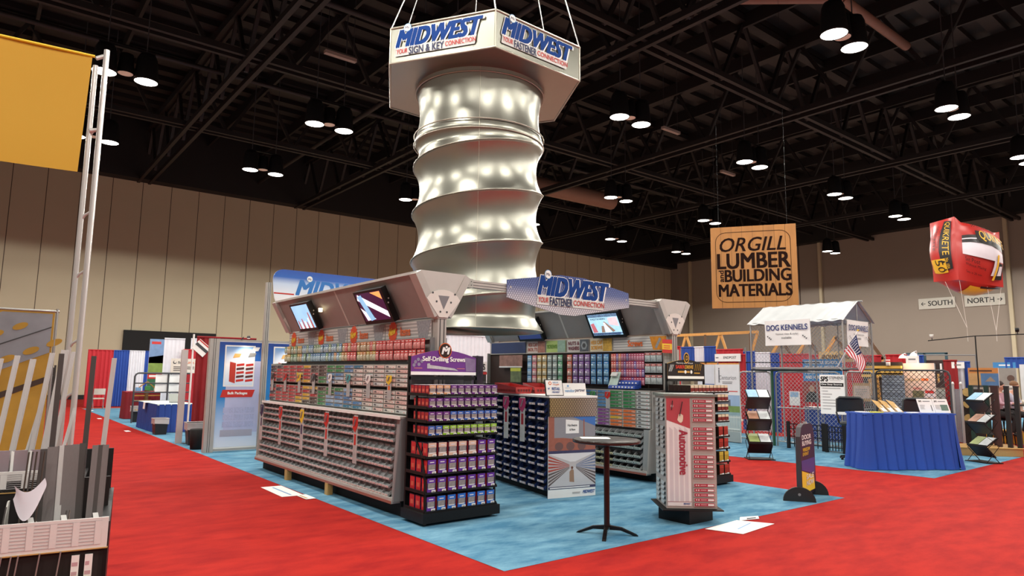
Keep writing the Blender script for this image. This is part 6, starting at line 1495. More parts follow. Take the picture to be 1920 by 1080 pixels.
lit_rack((17.05,5.2,0), radians(-118), 'black zigzag literature rack at the aisle end of the lumber platform')
# blue skirted counter
CTN = skirted_table((14.60,5.84,0), radians(-31), 1.95, .62, 1.075, mat('skirt_royal','1c47a2',.75), mat('cover_royal','2a58b4',.7), 'royal blue skirted counter at the corner of the kennel booth', 'counter', .10, .022, .2)
CM = Matrix.Rotation(radians(-31), 4, 'Z')
def ct(x, y, z=0): p = CM @ Vector((x, y, z)); return (14.60+p.x, 5.84+p.y, 1.078+p.z)
rz = radians(-31)
for i, x in enumerate((.54, .88)):
    t = thing('counter_card', 'white printed stand-up card on the royal blue counter, %s' % ('beside the black chair','at the aisle end')[i], 'card', ct(x,-.10), rz)
    m = MB(); m.prism([(-.165,.0,.0),(.165,.0,.0),(.165,.10,.27),(-.165,.10,.27)], (0,.008,0), white); b = m.build('card', t)
    m = MB(); vv = Vector((0,.10,.27)).normalized(); o = Vector((-.165,-.004,0)); u = X_
    m.text('SPS', o+u*.03+vv*.225, u, vv, .06, .03, black, .12, .05); m.lines(o+u*.12+vv*.23, u, vv, .17, .02, 1, grey, .8); m.lines(o+u*.03+vv*.07, u, vv, .12, .1, 5, stripe2, .35)
    if i: m.quad(o+u*.14+vv*.05, o+u*.30+vv*.05, o+u*.30+vv*.17, o+u*.14+vv*.17, mat('card_green','5f7a6a',.5,var=.3,scale=20))
    else: m.quad(o+u*.27+vv*.04, o+u*.285+vv*.04, o+u*.285+vv*.16, o+u*.27+vv*.16, dgrey)
    m.build('print', b)
for i in range(3):
    t = thing('sample_board', 'tilted sample board with white label on the royal blue counter, %s from the black chair' % ('farthest','second','nearest')[i], 'board', ct(-.34+i*.16,.12), rz)
    m = MB(); m.prism([(-.02,-.1,.0),(.12,-.1,.0),(.06,.12,.20),(-.10,.12,.24)], (.02,.02,0), tan); m.build('board', t)
    m = MB(); m.quad((.0,-.102,.015),(.09,-.102,.015),(.05,.05,.145),(-.04,.05,.15), paper); m.build('label', t)
for i, (x, y, w, d, c_, l_) in enumerate(((-.62,-.12,.22,.1,mat('flyer_yellow','e2d54a',.6),'yellow flyer stack on the royal blue counter'),(-.85,-.05,.16,.12,paper,'white flyer at the far end of the royal blue counter'),(-.2,-.18,.2,.08,mat('flyer_blue','7f9ac4',.6),'pale blue flyers before the sample boards'),(.12,-.2,.16,.07,paper,'white flyers at the middle of the royal blue counter'),(.25,-.14,.1,.08,mat('flyer_lilac','b9a9c9',.6),'lilac flyers beside the stand-up cards'))):
    m = MB(); a = CM @ Vector((w/2,0,0)); b = CM @ Vector((0,d,0)); m.obox(Vector(ct(x,y))+Z_*.008, a, b, Z_*.007, c_); solo(m.build('flyer_stack'), l_, 'flyers')
def stool_chair(loc, rz, label):
    t = thing('drafting_chair', label, 'chair', loc, rz); m = MB(); vin = mat('black_vinyl','23282a',.4)
    m.grid(lambda u, v: (-.25+.5*u, .20+.05*sin(pi*u)-.02*v, 1.0+.31*v-.05*(2*u-1)**4*(v > .5)), 12, 6, vin); m.grid(lambda u, v: (-.25+.5*u, .26+.05*sin(pi*u)-.02*v, 1.0+.31*v-.05*(2*u-1)**4*(v > .5)), 12, 6, vin); m.tube([(-.25,.23,1.0),(-.25,.21,1.28),(-.2,.21,1.315),(.2,.21,1.315),(.25,.21,1.28),(.25,.23,1.0)], .03, vin, 8); m.build('backrest', t)
    m = MB(); m.lathe([(0,.72),(.23,.73),(.25,.77),(.23,.80),(0,.81)], vin, n=20); m.build('seat', t)
    m = MB(); m.tube([(0,0,.1),(0,0,.73)], .03, black, 8); m.tube([(0,.15,.74),(0,.26,.8),(0,.25,1.05)], .02, black, 6); m.build('column', t)
    for k in range(5):
        a = k*2*pi/5; m = MB(); m.bar((0,0,.1),(.28*cos(a),.28*sin(a),.05), .035, .03, black); m.lathe([(0,.004),(.025,.004),(.025,.05),(0,.05)], black, (.28*cos(a),.28*sin(a),0), 8); m.build('foot', t)
    for s in (-1,1): m = MB(); m.tube([(s*.27,.2,1.0),(s*.29,0,1.0),(s*.29,-.1,.98),(s*.25,-.08,.78)], .018, black, 6); m.build('armrest', t)
stool_chair((15.06,7.02,.0), radians(-60), 'black office chair behind the far end of the royal blue counter')
stool_chair((15.98,5.98,.0), radians(-50), 'black office chair behind the stand-up cards on the royal blue counter')
# pieces behind the counter
t = thing('metal_sheet', 'grey embossed metal sheet propped behind the counter', 'sheet', (18.4,7.5,0)); m = MB()
m.prism([(0,-.28,.5),(0,.28,.5),(.12,.30,1.84),(.12,-.24,1.84)], (.015,0,0), plate_mat('embossed_sheet', [(0,'9aa3ae'),(1,'aeb6c0')], 2, 0, 2, .5)); m.build('sheet', t); m = MB(); m.box(.02,.3,-.25,.25,.004,.5,dgrey); m.build('stand', t)
t = thing('wood_sample', 'orange pine wedge panel standing beside the metal sheet', 'board', (18.5,7.95,0)); m = MB(); m.prism([(0,-.12,.9),(0,.02,.9),(0,.2,1.72),(0,-.06,1.80)], (.05,0,0), pine); m.build('panel', t); m = MB(); m.box(0,.1,-.1,.1,.004,.9,tan); m.build('stand', t)
def p_board(m, o, u, v, w, h):
    q_(m,o,u,v,w,h,0,1,0,1,mat('notice_tan','b98a52',.6)); q_(m,o,u,v,w,h,.05,.95,.15,.85,mat('notice_pink','d6b9a9',.6,var=.25,scale=12),.002); m.lines(o+u*(w*.15)+v*(h*.3)-X_*.004, u, v, w*.7, h*.4, 4, grey, .3)
board('notice_board', 'small wooden notice board behind the far black office chair', 18.3, 8.0, 8.45, 1.15, 1.62, p_board, 'board')
def p_lit(m, o, u, v, w, h):
    q_(m,o,u,v,w,h,0,1,0,1,mat('lit_banner','d9b9ac',.5,var=.06,scale=2)); m.text('outdoors', o+u*(w*.16)+v*(h*.62)-X_*.003, u, v, w*.42, h*.07, mat('lit_ink','b08a3a',.5), .1, .0); q_(m,o,u,v,w,h,.62,.82,.63,.68,orange,.003)
    q_(m,o,u,v,w,h,.35,.67,.0,.42,mat('lit_photo','6f6a4c',.5,var=.6,scale=7),.003); q_(m,o,u,v,w,h,.70,.97,.0,.44,mat('lit_panel','d6c9ce',.5),.003); q_(m,o,u,v,w,h,.71,.95,.37,.43,red,.004); q_(m,o,u,v,w,h,.73,.93,.1,.28,mat('lit_panel2','b99a86',.5,var=.4,scale=10),.004); m.lines(o+u*(w*.38)+v*(h*.44)-X_*.004, u, v, w*.28, h*.05, 2, red, .4)
t = board('booth_banner', 'pinkish outdoors banner lit by a clip lamp behind the counter', 20.0, 7.08, 7.95, .9, 2.17, p_lit, 'banner')
for i, (y, z, e_) in enumerate(((7.47,2.36,14),(7.75,2.3,4))):
    t = thing('clip_lamp', ('bright clip lamp over the middle of the pinkish banner','smaller clip lamp at the edge of the pinkish banner')[i], 'lamp', (19.75,y,z)); m = MB(); m.lathe([(.02,.1),(.07,.06),(.10,.0)], white, n=14); m.build('lamp_shade', t); m = MB(); m.disc((0,0,.01), X_, Y_, .085, mat('warm_bulb','fff0c4',.3,var=0,emit=12.0), 14); m.build('bulb', t)
    m = MB(); m.tube([(0,0,.1),(.2,0,.14),(.27,0,-.17)], .01, white, 6); m.build('arm', t)
    lo = bpy.data.lights.new('bulb_light', 'SPOT'); lo.energy = e_; lo.color = (1,.82,.58); lo.spot_size = radians(150); lo.spot_blend = .4; lo.shadow_soft_size = .06; l_ = bpy.data.objects.new('bulb_light', lo); COL.objects.link(l_); l_.parent = t; l_.location = (0,0,-.01)
t = thing('slat_shelf', 'lit shelf wall of yellow pine slats behind the flag', 'shelf', (19.75,8.34,0)); m = MB()
m.box(.05,.1,-.55,.5,.6,2.2,mat('slat_back','2c211c',.6)); m.box(.05,.1,-.55,.5,.004,.6,mat('slat_back','2c211c',.6)); m.build('back_panel', t); m = MB()
for z in (1.78,1.90,2.02): m.box(-.05,.05,-.55,.5,z,z+.075,mat('lit_pine','d9aa4a',.5,var=.15,stretch=(4,1,30)))
m.build('slat', t)
o = MB().lathe([(0,0),(.055,0),(.055,.16),(0,.16)], white, (19.68,8.1,2.098), 12).build('paint_can'); solo(o, 'small white and red can standing on the pine slat shelf', 'can')
m = MB(); m.tube([(19.68,8.1,2.2),(19.68,8.1,2.24)], .0555, red, 12); m.build('label_band', o)
lo = bpy.data.lights.new('slat_light', 'SPOT')
t = thing('framed_window', 'teal framed window display with dark shelving behind the lit banner', 'window frame', (22.0,8.0,0)); m = MB(); tl = mat('teal_frame','2f4f5a',.5)
for y in (-.55,.02,.57): m.box(-.03,.03,y-.03,y+.03,.6,2.5,tl)
for z in (.6,2.47): m.box(-.03,.03,-.58,.6,z,z+.05,tl)
m.box(-.03,.03,-.58,-.5,.004,.6,tl); m.box(-.03,.03,.52,.6,.004,.6,tl); m.build('frame', t); m = MB(); m.box(.03,.06,-.55,.0,1.5,2.3,mat('shelf_goods','3a2a28',.6,var=.6,scale=9)); m.box(.03,.06,.03,.55,2.1,2.45,mat('pane_pale','9aa6a8',.3)); m.box(.03,.06,-.55,.55,.65,1.45,mat('pane_white','aebcb6',.4)); m.box(.0,.03,-.5,.0,.95,1.05,mat('teal_band','3f8a96',.4))
for k in range(6): m.box(-.0,.03,-.5+k*.085,-.45+k*.085,1.95 if k % 2 else 1.65,2.2 if k % 2 else 1.9,[grey,white,tan][k % 3])
m.build('shelf_goods', t)
drape((21,7.2),(21,6.86), .02, 2.26, 'dkred', 'dark red drape beside the lit banner', .02, 3)
drape((21.2,7.02),(21.2,6.62), .02, 2.22, 'blue', 'blue drape with a white stripe beside the dark red drape', .02, 3)
drape((21.12,6.92),(21.12,6.74), 1.2, 2.2, 'white', 'narrow white drape panel hanging over the blue drape', .01, 2)
def p_tag(m, o, u, v, w, h): q_(m,o,u,v,w,h,0,1,0,1,white); m.lines(o+u*(w*.2)+v*(h*.4)-X_*.003, u, v, w*.6, h*.25, 1, grey, .8)
board('booth_sign', 'small white name card over the white drape panel', 21.0, 6.7, 7.0, 2.05, 2.22, p_tag, 'sign')
def valance(y0, y1, x, z0, z1, c_, l_): drape((x,y1),(x,y0), z0, z1, c_, l_, .02, 4, 'swag', 'drape', 'swags over the far booths')
valance(8.35,8.95,21.6,2.2,2.45,'red','red swag above the pine slat shelf'); valance(7.9,8.35,21.6,2.2,2.42,'blue','blue swag behind the lit banner top'); valance(6.1,6.6,24,2.1,2.4,'blue','blue swag behind the sign arch posts')
board('booth_sign', 'white card on the blue swag above the lit banner', 21.5, 8.0, 8.35, 2.2, 2.42, p_tag, 'sign')
m = MB(); m.tube([(21.62,9.0,.004),(21.62,9.0,2.46)], .02, grey, 6); m.tube([(21.62,9.0,2.45),(21.62,6.6,2.42)], .018, grey, 6); m.tube([(21.62,6.6,.004),(21.62,6.6,2.44)], .02, grey, 6); solo(m.build('drape_rail'), 'grey rail on posts carrying the swags behind the lit banner', 'rail')

# lumber platform with dark posts
t = thing('wood_platform', 'low pine platform carrying dark fence posts beside the aisle', 'platform', (18.7,5.5,0)); m = MB(); m.prism([(-.7,.55,.004),(.3,-.5,.004),(1.6,.05,.004),(.6,.95,.004)], (0,0,.17), mat('platform_pine','b08a55',.6,var=.15,stretch=(1,8,8))); m.build('deck', t)
m = MB(); m.prism([(-.72,.55,.174),(.3,-.53,.174),(.4,-.5,.174),(-.62,.6,.174)], (0,0,.02), tan); m.build('edge_board', t)
pm = [mat('post_green','16322a',.5), mat('post_brown','3a1c18',.5), mat('post_black','1a1514',.5)]
for i, (y, mm) in enumerate(((6.02,0),(5.80,0),(5.66,1),(5.50,1),(5.29,2),(5.1,2))):
    m = MB(); x = 19.2 + (.35 if i in (1, 2) else 0); m.box(x-.045,x+.045,y-.045,y+.045,.176,1.58,pm[mm]); m.prism([(x-.05,y-.05,1.58),(x+.05,y-.05,1.58),(x+.05,y+.05,1.58),(x-.05,y+.05,1.58)], (0,0,.03), pm[mm])
    solo(m.build('fence_post'), '%s square post on the pine platform, %s from the clear rail' % (('dark green','dark green','dark brown','dark brown','black','black')[i], nth(i+1)), 'post', 'posts on the pine platform')
t = thing('railing_sample', 'pale vinyl rail post pair at the edge of the pine platform', 'railing', (20.0,6.58,0)); m = MB()
for y in (-.09,.09): m.tube([(0,y,.004),(0,y,1.62)], .03, mat('vinyl_pale','a9a6a6',.35), 8); m.lathe([(0,1.62),(.04,1.62),(.02,1.68),(0,1.69)], white, (0,y,0), 8)
m.build('post', t); m = MB(); m.box(-.01,.01,-.09,.09,.15,1.5,mat('rail_glass','8f9aa0',.2,alpha=.5)); m.build('panel', t)
t = thing('log_rack', 'dark stand with cut log ends behind the dark green post', 'rack', (20.35,6.4,0)); m = MB(); m.box(0,.3,-.2,.2,.004,1.5,mat('log_stand_dark','241a16',.8)); m.build('stand', t)  # dark brown stand that holds the logs
for z in (.75,1.12,1.42): m = MB(); m.tube([(-.06,.05,z),(.2,.05,z)], .11, mat('log_end','b0945a',.6,var=.3,scale=20), 14); m.build('log', t)
def p_arch(m, o, u, v, w, h):
    q_(m,o,u,v,w,h,0,1,.72,1,mat('arch_orange','b9783a',.5)); q_(m,o,u,v,w,h,0,.42,.1,.72,mat('arch_tan','b08a5a',.5,var=.3,scale=6)); q_(m,o,u,v,w,h,.42,1,.1,.72,mat('arch_blue','4a6f9a',.5,var=.35,scale=4)); m.poly([o+u*(w*.55)+v*(h*.3)-X_*.002, o+u*(w*.9)+v*(h*.3)-X_*.002, o+u*(w*.74)+v*(h*.55)-X_*.002], mat('arch_roof','8a7a6a',.5)); q_(m,o,u,v,w,h,0,1,0,.1,dgrey)
    m.lines(o+u*(w*.05)+v*(h*.8)-X_*.003, u, v, w*.8, h*.1, 1, mat('arch_ink','4a2a18',.5), .8)
board('booth_sign', 'orange and blue photo sign above the dark platform posts', 21.0, 5.93, 6.62, 1.55, 2.06, p_arch, 'sign')
def p_bl(m, o, u, v, w, h): q_(m,o,u,v,w,h,0,1,0,1,mat('far_blue','3a84c0',.5)); m.lines(o+u*(w*.25)+v*(h*.3)-X_*.003, u, v, w*.5, h*.4, 1, white, .6)
board('booth_sign', 'blue header sign above the two seated people', 24.0, 6.3, 6.9, 2.1, 2.27, p_bl, 'sign')
def p_ph(m, o, u, v, w, h): q_(m,o,u,v,w,h,0,1,0,1,mat('far_photo','8f8a84',.5,var=.25,scale=5)); m.disc(o+u*(w*.7)+v*(h*.75)-X_*.003, -Y_, Z_, w*.2, mat('far_head','5a4238',.5), 16); m.lines(o+u*(w*.1)+v*(h*.3)-X_*.003, u, v, w*.7, h*.3, 3, mat('far_ink','d6d2cc',.5), .5)
board('poster_board', 'grey photo poster behind the two seated people', 23.8, 6.28, 6.75, .9, 2.1, p_ph)
board('poster_board', 'white poster with a green band at the picture edge behind the black counter', 23.6, 5.6, 6.14, .9, 2.2, lambda m, o, u, v, w, h: (q_(m,o,u,v,w,h,0,1,0,1,mat('edge_white','cfd6d8',.5)), q_(m,o,u,v,w,h,.2,1,.35,.38,green,.002), m.lines(o+u*(w*.2)+v*(h*.5)-X_*.003, u, v, w*.6, h*.2, 3, grey, .4)))
board('poster_board', 'plain pale board between the blue drape and the orange photo sign', 21.6, 6.62, 6.86, .9, 1.95, lambda m, o, u, v, w, h: q_(m,o,u,v,w,h,0,1,0,1,mat('pale_green','b9c4b4',.5)))
t = thing('track_light', 'thin black track with two spotlights on a tall pole', 'light', (20.6,6.27,0)); m = MB(); m.tube([(0,0,.004),(0,0,2.89)], .016, black, 8); m.box(-.15,.15,-.15,.15,.004,.02,black); m.build('pole', t)
m = MB(); m.tube([(0,1.13,2.80),(0,0,2.89),(0,-1.34,2.90)], .014, black, 6); m.build('track', t)
for y, z in ((1.03,2.82),(-.93,2.91)):
    m = MB(); m.tube([(0,y,z),(0,y,z+.06)], .01, black, 6); m.lathe([(.0,.0),(.04,.0),(.05,.1),(.0,.1)], lgrey if y > 0 else black, (-.02,y,z+.05), 10); m.build('spotlight', t)
# black covered counter with two seated visitors
t = thing('black_counter', 'black draped counter at the edge of the view', 'counter', (21.5,5.35,0)); m = MB(); m.box(-.45,.45,-.7,.36,1.09,1.12,black); m.build('tabletop', t); m = MB(); m.prism([(-.44,-.69,.01),(.44,-.69,.01),(.44,.05,.01),(-.44,.05,.01)], (0,0,1.08), mat('black_drape','141214',.8)); m.build('drape_cover', t)
o = MB().lathe([(0,0),(.04,0),(.045,.12),(0,.12)], mat('cup_cream','d9cdb9',.5), (21.45,5.55,1.123), 12).build('paper_cup'); solo(o, 'small cream cup on the black draped counter', 'cup')
yb_ = MB(); yb_.prism([(22.6,6.05,.004),(23.2,5.75,.004),(23.2,6.6,.004),(22.6,6.8,.004)], (0,0,.35), mat('yellow_block','d9a92a',.5)); solo(yb_.build('yellow_crate'), 'yellow block on the floor behind the bar stools', 'crate')
def stool(loc, label):
    t = thing('bar_stool', label, 'stool', loc); m = MB(); m.lathe([(0,.68),(.18,.68),(.19,.72),(0,.735)], black, n=16); m.build('seat', t)
    for k in range(4): a = pi/4+k*pi/2; m = MB(); m.tube([(.12*cos(a),.12*sin(a),.69),(.2*cos(a),.2*sin(a),.005)], .014, black, 6); m.build('leg', t)
    m = MB(); m.tube([(.17*cos(2*pi*k/16),.17*sin(2*pi*k/16),.3) for k in range(16)], .009, black, 5, closed=True); m.build('foot_ring', t)
def skin_obj(name, verts, edges, radii, mm, parent, sub=1):
    me = bpy.data.meshes.new(name); me.from_pydata(verts, edges, []); me.materials.append(mm); o = bpy.data.objects.new(name, me); COL.objects.link(o); o.parent = parent
    md = o.modifiers.new('skin', 'SKIN'); md.use_smooth_shade = True
    if not me.skin_vertices: me.attributes.new
    for i, r in enumerate(radii): me.skin_vertices[0].data[i].radius = (r, r)
    me.skin_vertices[0].data[0].use_root = True
    s_ = o.modifiers.new('smooth', 'SUBSURF'); s_.levels = sub; s_.render_levels = sub; return o
def person(loc, rz, label, shirt, hairc, lean, hand_t):
    """seated on a stool facing local -y"""
    t = thing('person', label, 'person', loc, rz); skin_m = mat('skin_tone','c48f78',.5,var=.05)
    V, E, R = [], [], []
    def add(p, r, par=None):
        V.append(p); R.append(r); i = len(V)-1
        if par is not None: E.append((par, i))
        return i
    ly = -lean
    pel = add((0,.05,.88), .13); wai = add((0,.06+ly*.3,1.05), .125, pel); che = add((0,.05+ly*.7,1.26), .145, wai); up = add((0,.05+ly,1.38), .10, che); nek = add((0,.03+ly*1.2,1.45), .052, up); jaw = add((0,-.01+ly*1.3,1.53), .066, nek); sk = add((0,.01+ly*1.35,1.62), .088, jaw); add((0,.01+ly*1.35,1.675), .07, sk)
    add((0,-.085+ly*1.3,1.585), .014, sk)
    for s in (-1,1): add((s*.088,.015+ly*1.35,1.59), .013, sk)
    arms = []
    for s in (-1, 1):
        sh = add((s*.18,.05+ly,1.36), .058, up); el = add((s*.23,-.05+ly*1.1,1.12), .043, sh); wr = add((s*.14,-.30+ly,hand_t), .028, el); pa = add((s*.12,-.37+ly,hand_t+.0), .03, wr); arms.append((sh, el, wr))
        for f in range(4):
            a = add((s*.12+(f-1.5)*.02,-.42+ly,hand_t+.002), .009, pa); b = add((s*.12+(f-1.5)*.021,-.455+ly-.008*(1.5-abs(f-1.5)),hand_t-.006), .008, a)
        a = add((s*.12-s*.045,-.36+ly,hand_t+.002), .01, wr); add((s*.12-s*.055,-.40+ly,hand_t-.002), .009, a)
    legs = []
    for s in (-1, 1):
        hp = add((s*.10,.0,.85), .10, pel); kn = add((s*.13,-.40,.80), .065, hp); an = add((s*.12,-.30,.36), .042, kn); ft = add((s*.12,-.42,.315), .035, an); legs.append((hp, kn, an, ft))
    skin_obj('body', V, E, R, skin_m, t)
    def sub_(name, idx, edges, grow, mm): 
        mp = {j: k for k, j in enumerate(idx)}; skin_obj(name, [V[j] for j in idx], [(mp[a], mp[b]) for a, b in edges], [R[j]+grow for j in idx], mm, t)
    ids = [che, pel, wai, up]; ed = [(pel, wai), (wai, che), (che, up)]
    for sh, el, wr in arms: ids += [sh, el, wr]; ed += [(up, sh), (sh, el), (el, wr)]
    sub_('shirt', ids, ed, .014, shirt)
    ids = [pel]; ed = []
    for hp, kn, an, ft in legs: ids += [hp, kn, an]; ed += [(pel, hp), (hp, kn), (kn, an)]
    sub_('trousers', ids, ed, .014, mat('dark_trousers','2a2626',.8))
    for hp, kn, an, ft in legs:
        sub_('shoe', [an, ft], [(an, ft)], .012, mat('shoe_black','171516',.5))
    hy = ly*1.35
    m = MB(); m.grid(lambda u, v: (.098*sin(pi*v*.62)*cos(2*pi*u), .03+hy+.105*sin(pi*v*.62)*sin(2*pi*u)+.02*(1-v), 1.635+.10*cos(pi*v*.62)), 16, 8, hairc); m.build('hair', t)
    m = MB()
    for s in (-1, 1): m.disc((s*.034,-.082+hy,1.60), X_, Z_, .009, mat('eye_dark','2a1c18',.4), 8)
    m.quad((-.025,-.08+hy,1.535),(.025,-.08+hy,1.535),(.022,-.081+hy,1.543),(-.022,-.081+hy,1.543), mat('lip','9a5a50',.5)); m.build('face_features', t)
pinks = mat('shirt_pink','c9a0ae',.8); lil = mat('shirt_white','b9b6c4',.8)
stool((21.5,6.16,.0), 'black bar stool under the visitor in the pink shirt'); stool((22.35,6.14,.0), 'black bar stool under the visitor in the pale shirt')
person((21.5,6.12,.0), 0, 'person in a pink shirt seated on a bar stool at the black counter', pinks, mat('hair_dark','2c1e1a',.7), .06, 1.135)
person((22.35,6.1,.0), 0, 'person in a pale grey shirt seated farther along the black counter', lil, mat('hair_brown','7a5638',.7), .12, 1.135)

# ---------------------------------------------------------------- hanging signs over the right-hand booths
P, Q = Vector((18.4,12.82,0)), Vector((19.78,10.64,0)); u = (Q-P).normalized(); n_ = u.cross(Z_)
SW, SH_ = (Q-P).length, 2.63
t = thing('hanging_wood_sign', 'square pine plank Orgill lumber sign hanging above the dog kennel', 'sign', (18.4,12.82,3.91))
pl = mat('sign_pine','9c682c',.55,var=.28,scale=1.6,stretch=(3,3,.7)); 
for k in range(8):
    m = MB(); a, b = SW*k/8+.004, SW*(k+1)/8-.004
    m.prism([u*a, u*b, u*b-n_*.07, u*a-n_*.07], Z_*SH_, pl); m.build('plank', t)
m = MB(); m.prism([u*0-n_*.072, u*SW-n_*.072, u*SW-n_*.1, u*0-n_*.1], Z_*SH_, mat('dark_pine','5d4228',.6)); m.build('backing', t)
br = mat('sign_black_brown','1c0c07',.8,spec=.1); o = n_*.006
m = MB(); W_ = SW
m.text('ORGILL', o+u*(W_*.09)+Z_*(SH_*.69), u, Z_, W_*.78, SH_*.17, br, .25, .02); m.text('LUMBER', o+u*(W_*.08)+Z_*(SH_*.48), u, Z_, W_*.84, SH_*.185, br, 0, .045)
m.text('BUILDING', o+u*(W_*.165)+Z_*(SH_*.32), u, Z_, W_*.755, SH_*.145, br, 0, .045); m.text('MATERIALS', o+u*(W_*.09)+Z_*(SH_*.14), u, Z_, W_*.84, SH_*.148, br, 0, .045); m.text('and', o+u*(W_*.15)+Z_*(SH_*.32), Z_, -u, SH_*.14, W_*.06, br, 0, .04)
rr = .12*W_; pts = []
for cx, cz, a0 in ((.93*W_-rr,.93*SH_-rr,0),(.06*W_+rr,.93*SH_-rr,90),(.06*W_+rr,.07*SH_+rr,180),(.93*W_-rr,.07*SH_+rr,270)):
    for k in range(6): a = radians(a0+k*18); pts.append(n_*.004+u*(cx+rr*cos(a))+Z_*(cz+rr*sin(a)))
m.tube(pts, .009, br, 4, closed=True); m.build('lettering', t)
m = MB()
for a in (.1,.9): m.tube([u*(SW*a)-n_*.05+Z_*SH_, u*(SW*a)-n_*.05+Z_*12.6], .004, black, 5)
m.build('suspension_cable', t)

t = thing('inflatable_bag', 'large inflated red concrete mix bag floating on strings', 'inflatable', (22,7.0,4.6))
Cb, Lb, Rb = Vector((0,0,0)), Vector((.4,.79,.05)), Vector((.9,-.82,-.22)); Bb = Lb+Rb; hC, hL, hR = 1.86, 1.80, 1.62
def bagpt(a, b, c):     # a: C->L, b: C->R, c height
    base = Cb*(1-a)*(1-b)+Lb*a*(1-b)+Rb*b*(1-a)+Bb*a*b; h = hC*(1-a)*(1-b)+hL*a*(1-b)+hR*b*(1-a)+hR*a*b
    p = base+Z_*(h*c); cen = Bb*.5+Z_*.85; k = 16*a*(1-a)*b*(1-b)
    f = 1.0
    sa, sb, sc = sin(pi*a), sin(pi*b), sin(pi*c)
    bulge = .30*((sa*sc if b in (0,1) else 0)+(sb*sc if a in (0,1) else 0)+(sa*sb if c in (0,1) else 0))
    dent = .10*sb if c == 1 else 0
    return p + (p-cen).normalized()*bulge - Z_*(dent*2.4*(1-a*.3))
rb = mat('balloon_red','ad2c27',.32,var=.06,scale=3)
m = MB(); N = 14
for fn in (lambda x, y: bagpt(x,0,y), lambda x, y: bagpt(0,x,y), lambda x, y: bagpt(x,1,y), lambda x, y: bagpt(1,x,y), lambda x, y: bagpt(x,y,0), lambda x, y: bagpt(x,y,1)): m.grid(fn, N, N, rb)
bgo = m.build('bag_body', t)
def tmap(m, fn, body, s0, t0, ws, hs, mm, rot=False, bold=.03, shear=0):
    pts_, fs_, asp = glyphs(body, bold)
    m.add([fn(s0+(y*hs if rot else x*ws+y*shear), t0+(-x*ws if rot else y*hs)) for x, y in pts_], fs_, mm)
def fl_(s, tt): p = bagpt(min(1,max(0,1-s)),0,tt); return p + Vector((-.03*.86*1.2,-.03*.6,0))*1.0
def fr2_(s, tt): p = bagpt(0,min(1,max(0,s)),tt); return p + Vector((-.05,-.05,0))
def patch(m, fn, s0, s1, t0, t1, mm, k=6): m.grid(lambda x, y: fn(s0+(s1-s0)*x, t0+(t1-t0)*y), k, k, mm)
def off(fn, e): return lambda s, tt: fn(s, tt)+Vector((-e,-e*.8,0))
m = MB(); bk = mat('bag_black','1a1414',.4); yl = mat('bag_yellow','d9a92a',.4); wt_ = mat('bag_white','cfc9d0',.4)
patch(m, fl_, .62, .86, .2, .93, bk); patch(m, fl_, .2, .72, .16, .36, yl); tmap(m, off(fl_,.012), 'QUIKRETE', .66, .9, .5, .16, yl, True, .05); tmap(m, off(fl_,.012), 'CONCRETE', .44, .82, .36, .08, bk, True, .04); tmap(m, off(fl_,.012), 'MIX', .33, .72, .12, .08, bk, True, .04); tmap(m, off(fl_,.012), 'Fast Setting', .56, .74, .26, .05, bk, True, .02)
tmap(m, off(fl_,.012), '50', .46, .35, .17, .2, bk, True, .05); tmap(m, off(fl_,.012), 'No. 1004', .72, .36, .14, .07, yl, True, .03)
patch(m, fl_, .0, .1, .36, .5, wt_); patch(m, fl_, .0, .1, .5, .55, bk)
patch(m, fr2_, .12, 1.0, .42, .57, wt_); patch(m, fr2_, .12, .5, .57, .68, bk); patch(m, off(fr2_,.006), .12, .36, .615, .63, wt_, 3)
patch(m, off(fr2_,.01), .36, .92, .57, .76, bk); tmap(m, off(fr2_,.09), 'QUIKRETE', .385, .585, .50, .16, yl, False, .06); tmap(m, off(fr2_,.012), "World's No. 1", .3, .84, .55, .06, bk, False, .02); tmap(m, off(fr2_,.012), 'Set Post', .16, .34, .22, .05, bk, False, .02); tmap(m, off(fr2_,.012), 'Without Mixing', .16, .27, .32, .05, bk, False, .02); tmap(m, off(fr2_,.012), 'Sets in 20 min', .16, .16, .28, .045, bk, False, .02)
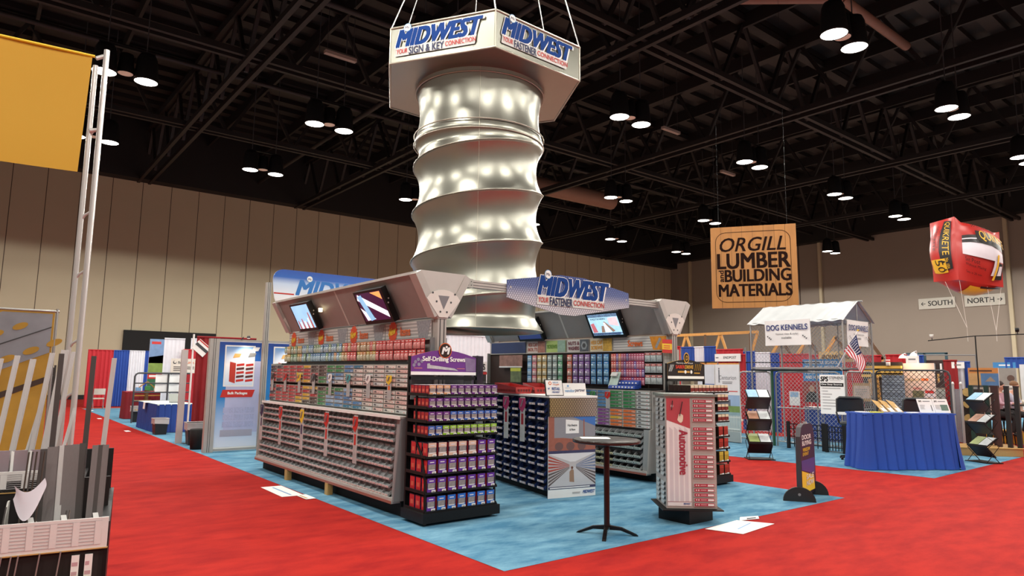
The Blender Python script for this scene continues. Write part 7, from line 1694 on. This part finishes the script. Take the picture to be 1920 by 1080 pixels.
patch(m, off(fr2_,.01), .6, .72, .2, .42, wt_, 3); patch(m, off(fr2_,.014), .72, .9, .12, .4, bk, 3); patch(m, off(fr2_,.018), .74, .86, .2, .36, wt_, 3); patch(m, off(fr2_,.02), .66, .71, .1, .5, yl, 3)
fbt = lambda s, tt: bagpt(tt, s, 0)+Vector((-.02,-.02,-.03)); patch(m, fbt, .3, .9, .1, .5, yl); patch(m, lambda s, tt: fbt(s, tt)-Z_*.01, .5, .95, .05, .12, bk, 3)
m.build('bag_print', bgo)
m = MB(); st = mat('white_string','d9d4cc',.6)
for a, b in (((.15,.4,.0),(.55,.05,-1.35)),((.05,.0,.0),(.55,.05,-1.35)),((.6,-.5,-.1),(.95,-.55,-1.45)),((.95,-.75,-.2),(.95,-.55,-1.45))): m.tube([a, b], .006, st, 4)
for a in ((.55,.05,-1.35),(.95,-.55,-1.45)): m.tube([a, (a[0], a[1], -1.75)], .004, st, 4)
m.build('tether_string', t)
for i, (ya, yb, tx) in enumerate(((18.55,21.05,'SOUTH'),(15.4,17.93,'NORTH'))):
    t = thing('direction_sign', ('white SOUTH sign with an arrow on the side wall','white NORTH sign with an arrow on the side wall')[i], 'sign', (57.22,(ya+yb)/2,7.1)); w = yb-ya; h = .82
    m = MB(); m.box(0,.06,-w/2,w/2,0,h,mat('sign_offwhite','b9b6ac',.6)); b = m.build('board', t)
    m = MB(); o = Vector((-.01,w/2,0)); u = -Y_; bk2 = mat('sign_text','1f1f20',.6)
    if i == 0: m.text(tx, o+u*(w*.27)+Z_*(h*.28), u, Z_, w*.66, h*.46, bk2, 0, .03); c = o+u*(w*.14)+Z_*(h*.5); s = 1
    else: m.text(tx, o+u*(w*.08)+Z_*(h*.28), u, Z_, w*.66, h*.46, bk2, 0, .03); c = o+u*(w*.87)+Z_*(h*.5); s = -1
    m.bar(c-u*.14, c+u*.14, .01, .045, bk2, up=Z_); m.bar(c-u*(.15*s), c-u*(.03*s)+Z_*.13, .01, .045, bk2, up=Z_); m.bar(c-u*(.15*s), c-u*(.03*s)-Z_*.13, .01, .045, bk2, up=Z_); m.build('lettering', b)
